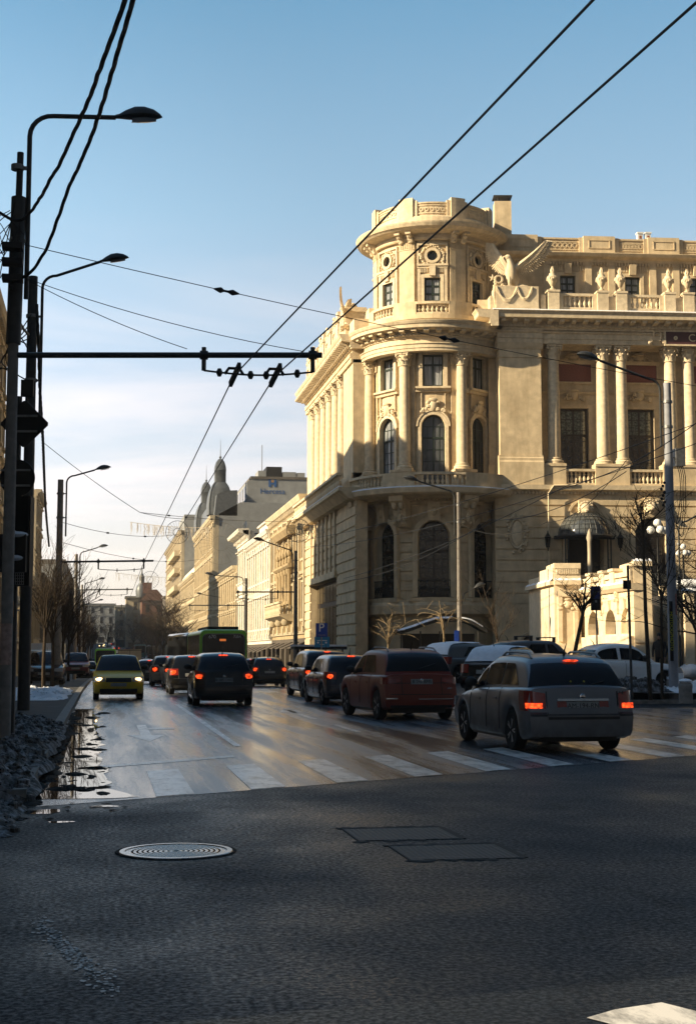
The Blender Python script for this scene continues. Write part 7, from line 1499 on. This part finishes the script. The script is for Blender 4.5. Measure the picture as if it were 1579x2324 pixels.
for u in pos: m.mbox(pb, max(0, u-.3), min(LB_, u+.3), zled+.3, ztop+.1, -.5, .14); m.mbox(pb, max(0, u-.36), min(LB_, u+.36), ztop+.0, ztop+.12, -.55, .2)
for u0, u1 in zip(pos, pos[1:]):
    k = max(1, int((u1-u0)/1.0))
    for j in range(k): u = u0+(j+.5)*(u1-u0)/k; m.mbox(pb, u-.22, u+.22, zled+.55, ztop-.3, -.35, .0)
m.build('ramp_wall', STONE3, ter)
bw = MB(); bw.mbox(pb, 0, LB_, g0, zb_at(1380,1384)+.6, -2.6, -2.2); bw.build('arcade_back', STONE3, ter)
e0, e1_ = b1_, W2(1474, 59.5); m = MB(); seg(m, e0, e1_, g0, zled+1.0, 3.0, .02); seg(m, e0, e1_, g0, 1.9, 3.0, .12); seg(m, e0, e1_, 2.0, 2.9, 3.0, .1); seg(m, e0, e1_, zled+1.0, zled+1.2, 3.1, .15); seg(m, e1_, W2(1530, 70), g0, zled-.6, .5); m.build('end_pier', STONE3, ter)
m = MB()
for (P, Q, z, o, th) in ((e0, e1_, zled+1.2, .1, .5), (a1, a2, zl+.2, .18, .3), (b0, b1_, zled+.3, .28, .26), (a0, a1, zl+.18, .18, .22)):
    e_ = (Q-P).normalized(); nn = V((-e_.y, e_.x, 0)); nn = nn if nn.dot(CAM-P) > 0 else -nn; mp = planar(P, e_, nn); L3 = (Q-P).length; k = 14
    rows = [[mp(L3*i/k, o-th+th*j/4, z+.005+(.1+.08*noise.noise(V((i*.7, j, z))))*math.sin(PI*j/4)) for j in range(5)] for i in range(k+1)]; m.grid(rows)
m.build('snow_cover', SNOW, ter)
m = MB(); P = W2(1215, 77.6); m.cube(P.x-2.2, P.x+.2, P.y, P.y+.5, .2, 4.2); m.build('gate_wall', STONE, ter); m = MB(); pg_ = planar((W2(1198, 77.4)), (1,0), (0,-1)); m.arc(pg_, 0, 2.1, .46, .6, -.1, .12); m.mbox(pg_, -.55, -.42, .3, 2.1, -.1, .12); m.mbox(pg_, .42, .55, .3, 2.1, -.1, .12); m.build('gate_frame', STONE, ter)
m = MB(); m.add([pg_(-.42, .05, .3), pg_(.42, .05, .3)]+[pg_(.42*math.cos(PI*k/10), .05, 2.1+.42*math.sin(PI*k/10)) for k in range(11)], [tuple(range(13))]); gt = m.build('gate', FRAMEB, ter); m = MB()
for k in range(6): m.mbox(pg_, -.36+k*.14, -.33+k*.14, .3, 2.35, .05, .08)
m.build('gate_bar', IRON, gt)
# snowy stair and stub wall at the far right
st = thing('stair_wall', 'snow covered stone stair wall at the right picture edge', 'wall', W2(1560, 70)); m = MB()
for px, D, py, w in ((1548, 62, 1380, .55), (1571, 62, 1352, .5), (1600, 62, 1390, .6)): c = W2(px, D); z = at(px, py, D).z; m.cube(c.x-w, c.x+w, c.y, c.y+2, .2, z); m.cube(c.x-w-.08, c.x+w+.08, c.y-.08, c.y+2.08, z, z+.18)
c = W2(1579, 68); m.cube(c.x-1.8, c.x+8, c.y, c.y+.5, .2, at(1579, 1330, 68).z); m.build('pier', STONE3, st); m = MB()
for px, D, py, w in ((1548, 62, 1380, .55), (1571, 62, 1352, .5), (1600, 62, 1390, .6)): c = W2(px, D); z = at(px, py, D).z+.2; m.ball((c.x, c.y+.9, z), (w+.05, 1.0, .17), 10, 6)
c = W2(1555, 60); m.ball((c.x, c.y, .8), (.5, .5, .35), 10, 7); c = W2(1560, 67.8); m.ball((c.x+.6, c.y, at(1560,1328,67.8).z), (1.8, .4, .3), 12, 6); m.build('snow_cover', SNOW, st)
# globe lanterns
def globes(lab, px, D, py0, py1, s_=1.0):
    b = W2(px, D); z1 = at(px, py0, D).z; z0 = at(px, py1, D).z; t = thing('globe_lantern', lab, 'lantern', V((b.x, b.y, z0)), 0, 'globe lanterns on the terrace'); m = MB(); m.lathe((b.x, b.y, z0), [(.16,0),(.1,.2),(.06,.4),(.05,z1-z0-.4),(.09,z1-z0-.35),(.04,z1-z0-.2)], 10)
    for a in (PI, 0, -PI/2): m.tube(curve([V((b.x, b.y, z1-.55)), V((b.x+.18*math.cos(a), b.y+.18*math.sin(a), z1-.65)), V((b.x+.34*math.cos(a), b.y+.34*math.sin(a), z1-.48))]), .025, 5)
    m.build('post', IRON, t)
    for dx, dy, dz in ((0,0,-.02),(-.34,0,-.36),(.34,0,-.36),(0,-.34,-.36)): g = MB(); g.ball((b.x+dx*s_, b.y+dy*s_, z1+dz), .19*s_, 14, 10); g.build('globe', GLOBE, t)
globes('lantern of four white globes beside the big right pole', 1490, 66, 1186, 1330); globes('farther white globe lantern at the right edge', 1547, 74, 1240, 1330, .8)
# curved awning by the tower
aw_ = thing('curved_awning', 'low dark kiosk with a snow covered curved roof before the tower', 'kiosk', W2(995, 69)); c0, c1 = W2(889, 69), W2(1098, 69); e = (c1-c0).normalized(); mp = planar(c0, e, (e.y, -e.x)); Lw = (c1-c0).length
def zaw(t): return 2.55+.62*smooth(t/.55) if t < .75 else 3.17-.55*smooth((t-.75)/.3)
m = MB(); m.grid([[mp(Lw*i/24, o, zaw(i/24)+dz) for o, dz in ((.9,-.12),(.9,0),(-1.4,.12),(-1.4,-.1),(.9,-.12))] for i in range(25)]); m.build('roof', IRON, aw_)
m = MB(); m.grid([[mp(Lw*i/24, o, zaw(i/24)+.01+(.12+.05*noise.noise(V((i*.4,o,2))))*(1 if abs(o+.2) < 1 else .3)) for o in (.92,.7,.2,-.4,-1.0,-1.4)] for i in range(1, 24)]); m.build('snow_cover', SNOW, aw_)
m = MB(); m.mbox(mp, .5, Lw-.5, .3, 2.5, -1.3, -.2); m.build('wall', SHEETBACK, aw_)
for k in range(5): m = MB(); u = .4+k*(Lw-.8)/4; m.tube([mp(u, .7, .3), mp(u, .7, 2.6)], .04, 6); m.build('post', IRON, aw_)
m = MB(); c = W2(735, 73); tt = thing('flat_canopy', 'flat snowy canopy behind the parking sign', 'canopy', c); m.cube(c.x-1.5, c.x+1.2, c.y, c.y+1.5, 1.75, 1.9); m.build('roof', IRON, tt); m = MB(); m.cube(c.x-1.5, c.x+1.2, c.y-.03, c.y+1.5, 1.905, 2.0); m.build('snow_cover', SNOW, tt); m = MB()
for dx in (-1.3, 1.0): m.tube([(c.x+dx, c.y+.2, .1), (c.x+dx, c.y+.2, 1.75)], .05, 6)
m.build('post', IRON, tt)
# closed parasol by the entrance
pz = mF(uR(1301), 3.2, 0); z0_, z1_ = zat(pz, 1292), zat(pz, 1200); t = thing('closed_parasol', 'closed pale parasol standing under the entrance dome', 'parasol', V((pz.x, pz.y, z0_-.4))); m = MB(); m.lathe((pz.x, pz.y, 0), [(.1,z0_-.3),(.13,z0_+.2),(.11,z0_+.8),(.12,z0_+1.5),(.17,z1_-.5),(.1,z1_-.2),(.02,z1_)], 9); m.build('canopy', mat('parasol_cloth', (.45,.38,.28), .9, na=.2, streak=.2), t); m = MB(); m.tube([(pz.x, pz.y, .4), (pz.x, pz.y, z0_)], .03, 6); m.build('pole', GALV, t)
# christmas rings and icicle strings
GC = 'christmas light decorations over the street'
def ring(lab, px, py, D, r, M_=IRON, spokes=22, inner=.35):
    c = at(px, py, D); t = thing('light_ring', lab, 'decoration', c, 0, GC); m = MB(); f = lambda rr, a: c+V((rr*math.cos(a), 0, rr*math.sin(a)))
    for q in (1, inner): m.tube([f(r*q, 2*PI*k/36) for k in range(37)], .02 if r < 1.5 else .011, 5)
    m.build('hoop', M_, t); s = MB()
    for k in range(spokes): a = 2*PI*k/spokes; s.tube([f(r*inner, a), f(r*.97, a)], .009, 4)
    s.build('spoke', M_, t); return t
RINGM = mat('decor_wire', (.16,.15,.13), .6); ring('dark christmas ring with spokes left of the two domes', 403, 1208, 105, .85, IRON); ring('smaller christmas ring above the distant gabled house', 341, 1316, 165, 1.0, IRON); ring('christmas ring hanging before the ornate house', 677, 1204, 88, .72, RINGM); ring('large faint christmas ring before the blank grey wall', 500, 1233, 108, 1.6, RINGM, 30)
def icicles(lab, x0, y0, x1, y1, D0, D1, drop, n, M_, seed):
    r = random.Random(seed); a, b = at(x0, y0, D0), at(x1, y1, D1); t = thing('icicle_lights', lab, 'decoration', a, 0, GC); m = MB(); P = [a+(b-a)*k/20-V((0,0,.12*math.sin(PI*k/20))) for k in range(21)]; m.tube(P, .02, 4); m.build('string', M_, t); s = MB()
    for k in range(n):
        q = r.random(); p = a+(b-a)*q-V((0,0,.12*math.sin(PI*q))); L3 = drop*r.uniform(.35,1); pts = [p+V((r.uniform(-.06,.06), 0, -L3*j/4)) for j in range(5)]; s.tube(pts, .014, 4)
        for w in pts[1:]: s.ball(w, .028, 5, 3)
    s.build('light_strand', M_, t)
PALEL = mat('pale_light_string', (.6,.53,.4), .5); icicles('pale icicle light string under the palace street balcony', 676, 1187, 736, 1189, 84, 84, .75, 42, PALEL, 1); icicles('faint icicle light string left of the ring over the street', 295, 1185, 480, 1198, 108, 106, .95, 70, mat('faint_light_string', (.45,.4,.33), .6), 2); icicles('farther faint icicle string over the distant street', 262, 1300, 420, 1312, 165, 165, 1.0, 50, mat('far_light_string', (.42,.38,.32), .6), 3)
# ------------------------------------------------------------------ bare trees
def tree(name, lab, base, h, r0, seed, group, M_=BARK, lean=(0,0), fork=.35, spread=.5, levels=4, up=.5, kids=(3,5), first=None, minr=.006, droop=0):
    if first: return dup(first, base, seed, lab, group)
    rr = random.Random(seed); t = thing(name, lab, 'tree', (0,0,0), 0, group); tr = MB(); br = MB(); top = V((lean[0], lean[1], h*fork))
    tr.tube([V((0,0,-.2)), top*.5+V((rr.uniform(-.05,.05), rr.uniform(-.05,.05), 0)), top], [r0*1.2, r0, r0*.8], 9)
    def grow(p, d, L, r, lv):
        n = 3+(lv > 1); pts = [p]; q = p; dd = V(d)
        for k in range(n): dd = (dd+V((rr.uniform(-.22,.22), rr.uniform(-.22,.22), rr.uniform(-.1,.2)-droop*(levels-lv)*.06))).normalized(); q = q+dd*L/n; pts.append(q)
        br.tube(pts, [max(minr, r*(1-.55*k/n)) for k in range(n+1)], 5 if lv > 1 else 3, False)
        if lv == 0: return
        for k in range(rr.randint(*kids)):
            i = rr.randint(1, n); s = V((rr.uniform(-1,1), rr.uniform(-1,1), rr.uniform(-.2,1)*up)).normalized(); nd = (dd*(1-spread)+s*spread*1.4).normalized(); grow(pts[i], nd, L*rr.uniform(.5,.78), max(minr, r*.5), lv-1)
    for k in range(rr.randint(4,6)):
        a = 2*PI*k/5+rr.uniform(-.4,.4); d = V((math.cos(a)*spread, math.sin(a)*spread, up+.4)).normalized(); grow(top*(1-.12*rr.random()), d, h*(1-fork)*rr.uniform(.42,.6), r0*.55, levels-1)
    grow(top, V((0,0,1)), h*(1-fork)*.55, r0*.7, levels-1)
    tr.build('trunk', M_, t); br.build('crown', M_, t); t.location = base; return t
GT = 'bare trees along the left kerb'
t1 = tree('bare_tree', 'upright bare tree beside the third pole on the left', base_at(108, 58), 5.6, .075, 3, GT, fork=.38, spread=.32, up=1.0)
t2 = tree('bare_tree', 'upright bare tree right of the third pole on the left', base_at(126, 62), 5.0, .07, 6, GT, fork=.4, spread=.3, up=1.0)
for i, (px, D, lab) in enumerate(((150, 76, 'bare tree just behind the third pole'), (163, 90, 'bare tree before the fourth pole'), (176, 112, 'bare tree right behind the fourth pole'), (186, 128, 'bare tree in the dark row before the fifth pole'), (194, 150, 'bare tree in the dark row after the fifth pole'), (200, 172, 'bare tree in the dark row near the sixth pole'), (206, 200, 'bare tree in the dark row after the sixth pole'), (212, 232, 'far bare tree beside the green bus'), (217, 275, 'very far bare tree at the left of the avenue'), (222, 330, 'last distinct bare tree on the left'))):
    b = base_at(px, D); o = tree('bare_tree', lab, b, 0, 0, i*1.1, GT, first=(t1, t2)[i % 2]); o.scale = (1.25, 1.25, 1.05+.03*i)
GT2 = 'bare trees on the right of the avenue'
t3 = tree('bare_tree', 'brown round crowned bare tree beyond the articulated bus', base_at(375, 190), 10.5, .16, 12, GT2, fork=.3, spread=.6, up=.55, kids=(3,5))
for i, (px, D, lab) in enumerate(((392, 160, 'bare tree close behind the bus front'), (360, 225, 'second brown bare tree beyond the bus'), (350, 265, 'third brown bare tree beyond the bus'), (340, 310, 'brown bare tree before the gabled house'), (326, 350, 'pale brown bare tree below the turret'), (308, 400, 'faint bare tree at the street end'), (290, 450, 'faintest bare tree at the street end'), (270, 430, 'bare tree closing the view at the far left'), (250, 400, 'bare tree closing the avenue beside the far lamps'))):
    b = base_at(px, D); o = tree('bare_tree', lab, b, 0, 0, i*.9, GT2, first=t3); o.scale = (1.1, 1.1, .95+.04*(i % 3))
GT3 = 'young bare trees on the square'
tree('sapling', 'gold lit sapling before the tower, left one', base_at(880, 66.5, .4), 4.1, .05, 21, GT3, BARKG, fork=.42, spread=.5, levels=3, up=.6, droop=1.5, kids=(2,3), minr=.01)
tree('sapling', 'gold lit sapling before the tower, right one beside the lamp pole', base_at(1004, 65, .4), 4.6, .05, 22, GT3, BARKG, fork=.5, spread=.5, levels=3, up=.6, droop=1.5, kids=(2,3), minr=.01)
tree('bare_tree', 'dark fan crowned bare tree beside the big right pole', base_at(1466, 42, .4), 6.4, .055, 31, GT3, lean=(-.12,0), fork=.76, spread=.75, levels=3, up=.5, kids=(3,4), minr=.008)
tree('bare_tree', 'thin dark tree just right of the fan crowned tree', base_at(1492, 43, .4), 6.0, .042, 33, GT3, lean=(.05,0), fork=.5, spread=.4, levels=4, up=.8, kids=(2,4))
tree('bare_tree', 'leaning dark young tree in front of the sunlit pier', base_at(1283, 50, .5), 4.3, .07, 35, GT3, lean=(.62,0), fork=.62, spread=.62, levels=4, up=.45, kids=(2,4))
tree('bare_tree', 'dense dark bush like tree at the right picture edge', base_at(1592, 47, .5), 5.6, .1, 37, GT3, fork=.25, spread=.65, levels=5, up=.4, kids=(3,4))
tree('bare_tree', 'faint dark young tree before the shaded tower wall', base_at(1125, 68, .4), 5.2, .05, 39, GT3, fork=.35, spread=.45, levels=4, up=.7, kids=(2,4))
# ------------------------------------------------------------------ the passer-by
def person(lab, base, rz):
    me = bpy.data.meshes.new('person'); vs = [(0,0,.95),(0,0,1.2),(0,0,1.42),(0,-.01,1.52),(0,-.03,1.66),(.1,0,.9),(.11,-.06,.5),(.11,.08,.09),(.11,-.08,.05),(-.1,0,.9),(-.11,.08,.5),(-.11,.0,.09),(-.11,-.16,.05),(.21,0,1.42),(.27,.04,1.14),(.25,-.08,.92),(.24,-.12,.84),(-.21,0,1.42),(-.27,-.02,1.14),(-.25,-.12,.92),(-.24,-.16,.84)]
    es = [(0,1),(1,2),(2,3),(3,4),(0,5),(5,6),(6,7),(7,8),(0,9),(9,10),(10,11),(11,12),(2,13),(13,14),(14,15),(15,16),(2,17),(17,18),(18,19),(19,20)]; rs = [.17,.19,.18,.065,.1,.13,.085,.055,.04,.13,.085,.055,.04,.09,.07,.055,.035,.09,.07,.055,.035]
    me.from_pydata(vs, es, []); o = bpy.data.objects.new('person', me); COL.objects.link(o); o.modifiers.new('skin', 'SKIN'); me.skin_vertices.new(name='skin') if not me.skin_vertices else None
    for i, r in enumerate(rs): me.skin_vertices[0].data[i].radius = (r, r*.8)
    me.skin_vertices[0].data[0].use_root = True; sb = o.modifiers.new('sub', 'SUBSURF'); sb.levels = 2; sb.render_levels = 2
    me.materials.append(mat('dark_coat', (.015,.014,.014), .9, na=.2)); o.location = base; o.rotation_euler = (0,0,rz); tag(o, lab, 'person')
    h = MB(); h.ball((0,-.035,1.66), (.075,.095,.11), 12, 9); h.ball((0,-.13,1.65), (.016,.025,.022), 6, 4); h.ball((.08,-.03,1.65), (.012,.025,.03), 6, 4); h.ball((-.08,-.03,1.65), (.012,.025,.03), 6, 4)
    for sx in (-.03, .03): h.ball((sx,-.118,1.685), (.012,.012,.009), 6, 4)
    h.ball((0,-.125,1.605), (.028,.01,.008), 6, 4); hd = h.build('head', mat('skin', (.3,.18,.13), .6), None); hd.parent = o
    k = MB(); k.lathe((0,-.03,1.68), [(.09,0),(.1,.04),(.085,.1),(.04,.135),(.005,.14)], 14); k.ball((0,.02,1.66), (.088,.085,.1), 10, 7); hr = k.build('knitted_hat', mat('dark_hat', (.012,.012,.014), .95), None); hr.parent = o
    # hands
    for sx, y in ((.24,-.12), (-.24,-.16)):
        g = MB(); g.ball((sx,y,.8), (.022,.045,.05), 8, 5)
        for q in range(4): g.tube([(sx,y-.03+q*.02,.77), (sx,y-.035+q*.02,.72+.006*abs(q-1)), (sx,y-.03+q*.018,.69+.008*abs(q-1))], [.01,.009,.007], 5)
        g.tube([(sx,y-.035,.81), (sx,y-.06,.77), (sx,y-.06,.74)], [.012,.01,.008], 5); gg = g.build('hand', bpy.data.materials['skin'], None); gg.parent = o
    return o
person('person in a dark coat and hat walking behind the white sedan', base_at(1489, 58, .55), -.6)
# ================================================================== camera, sun, sky
cd = bpy.data.cameras.new('camera'); cam = bpy.data.objects.new('camera', cd); COL.objects.link(cam); sc.camera = cam
cam.location = CAM; cam.matrix_world = Matrix((( RT.x, UP.x, -FW.x, CAM.x), (RT.y, UP.y, -FW.y, CAM.y), (RT.z, UP.z, -FW.z, CAM.z), (0,0,0,1)))
cd.sensor_fit = 'VERTICAL'; cd.sensor_height = 36; cd.lens = 36*FPX/2324; cd.clip_end = 6000; cd.clip_start = .1
SAZ, SEL = R(259), R(24)
sd = bpy.data.lights.new('sun', 'SUN'); sd.energy = 5; sd.angle = R(.5); sd.color = (1, .82, .54); so_ = bpy.data.objects.new('sun', sd); COL.objects.link(so_)
sv = V((math.sin(SAZ)*math.cos(SEL), math.cos(SAZ)*math.cos(SEL), math.sin(SEL))); so_.rotation_euler = sv.to_track_quat('Z', 'Y').to_euler(); so_.location = (-40, 0, 60)
wd = bpy.data.worlds.new('World'); sc.world = wd; wd.use_nodes = True; nt = wd.node_tree; bg = nt.nodes['Background']; N = lambda t: nt.nodes.new('ShaderNode'+t); L = nt.links.new
sk = N('TexSky'); sk.sky_type = 'NISHITA'; sk.sun_disc = False; sk.sun_elevation = SEL; sk.sun_rotation = SAZ; sk.dust_density = 2.2; sk.air_density = 1.0; sk.ozone_density = 1.6
tc = N('TexCoord'); sp_ = N('SeparateXYZ'); L(tc.outputs['Generated'], sp_.inputs[0])
ad = N('Math'); ad.operation = 'ADD'; ad.inputs[1].default_value = .12; L(sp_.outputs['Z'], ad.inputs[0])
dx = N('Math'); dx.operation = 'DIVIDE'; L(sp_.outputs['X'], dx.inputs[0]); L(ad.outputs[0], dx.inputs[1])
dy = N('Math'); dy.operation = 'DIVIDE'; L(sp_.outputs['Y'], dy.inputs[0]); L(ad.outputs[0], dy.inputs[1])
cb = N('CombineXYZ'); L(dx.outputs[0], cb.inputs[0]); L(dy.outputs[0], cb.inputs[1])
mp_ = N('Mapping'); mp_.inputs['Scale'].default_value = (.5, 1.2, 1); mp_.inputs['Rotation'].default_value = (0,0,R(-12)); L(cb.outputs[0], mp_.inputs['Vector'])
nz = N('TexNoise'); nz.inputs['Scale'].default_value = 1.1; nz.inputs['Detail'].default_value = 9; nz.inputs['Roughness'].default_value = .58; nz.inputs['Distortion'].default_value = .5; L(mp_.outputs[0], nz.inputs['Vector'])
rp = N('ValToRGB'); rp.color_ramp.elements[0].position = .42; rp.color_ramp.elements[1].position = .68; L(nz.outputs['Fac'], rp.inputs['Fac'])
lowm = N('MapRange'); lowm.inputs['From Min'].default_value = .3; lowm.inputs['From Max'].default_value = .12; L(sp_.outputs['Z'], lowm.inputs['Value'])
ml = N('Math'); ml.operation = 'MULTIPLY'; L(rp.outputs['Color'], ml.inputs[0]); L(lowm.outputs[0], ml.inputs[1])
mk = N('Math'); mk.operation = 'MULTIPLY'; mk.inputs[1].default_value = .85; L(ml.outputs[0], mk.inputs[0])
mx = N('MixRGB'); mx.inputs['Color2'].default_value = (5.6, 4.9, 4.7, 1); L(mk.outputs[0], mx.inputs['Fac']); 
gr = N('ValToRGB'); els = [(0,(5.8,5.0,4.2)),(.1,(4.0,3.9,4.0)),(.2,(2.8,3.35,4.0)),(.3,(1.75,2.85,3.7)),(.43,(.75,1.95,3.0)),(1,(.35,1.0,2.1))]
while len(gr.color_ramp.elements) < len(els): gr.color_ramp.elements.new(.5)
for e, (p, c) in zip(gr.color_ramp.elements, els): e.position = p; e.color = (*c, 1)
L(sp_.outputs['Z'], gr.inputs['Fac']); mg = N('MixRGB'); mg.inputs['Fac'].default_value = .72; L(sk.outputs[0], mg.inputs['Color1']); L(gr.outputs[0], mg.inputs['Color2']); L(mg.outputs[0], mx.inputs['Color1'])

az_ = N('VectorMath'); az_.operation = 'DOT_PRODUCT'; az_.inputs[1].default_value = (math.sin(R(-40)), math.cos(R(-40)), 0); L(tc.outputs['Generated'], az_.inputs[0])
am = N('MapRange'); am.interpolation_type = 'SMOOTHSTEP'; am.inputs['From Min'].default_value = -.75; am.inputs['From Max'].default_value = .35; am.inputs['To Min'].default_value = .13; am.inputs['To Max'].default_value = 1; L(az_.outputs['Value'], am.inputs['Value'])
gl_ = N('VectorMath'); gl_.operation = 'DOT_PRODUCT'; gl_.inputs[1].default_value = V((math.sin(R(-22)), math.cos(R(-22)), .02)).normalized(); L(tc.outputs['Generated'], gl_.inputs[0])
g2 = N('MapRange'); g2.interpolation_type = 'SMOOTHSTEP'; g2.inputs['From Min'].default_value = .8; g2.inputs['From Max'].default_value = 1.0; g2.inputs['To Min'].default_value = 1; g2.inputs['To Max'].default_value = 1.4; L(gl_.outputs['Value'], g2.inputs['Value'])
am2 = N('Math'); am2.operation = 'MULTIPLY'; L(am.outputs[0], am2.inputs[0]); L(g2.outputs[0], am2.inputs[1]); am = am2
fm_ = N('MixRGB'); fm_.blend_type = 'MULTIPLY'; fm_.inputs['Fac'].default_value = 1; L(mx.outputs[0], fm_.inputs['Color1']); L(am.outputs[0], fm_.inputs['Color2'])
L(fm_.outputs[0], bg.inputs['Color']); bg.inputs['Strength'].default_value = .1
sc.view_settings.view_transform = 'Standard'; sc.view_settings.look = 'None'; sc.view_settings.gamma = 1; sc.view_settings.exposure = 1.05
sc.cycles.max_bounces = 6; sc.cycles.diffuse_bounces = 3; sc.cycles.glossy_bounces = 3; sc.cycles.use_denoising = True

hz_ = MB(); hz_.cube(-410, 430, -70, 2610, -3, 60); hm = bpy.data.materials.new('haze_air'); hm.use_nodes = True; n_ = hm.node_tree; n_.nodes.remove(n_.nodes['Principled BSDF']); pv_ = n_.nodes.new('ShaderNodeVolumePrincipled')
pv_.inputs['Color'].default_value = (.95,.9,.85,1); pv_.inputs['Density'].default_value = .0003; pv_.inputs['Anisotropy'].default_value = .2; n_.links.new(pv_.outputs[0], n_.nodes['Material Output'].inputs['Volume']); tag(hz_.build('haze', hm), kind='stuff')
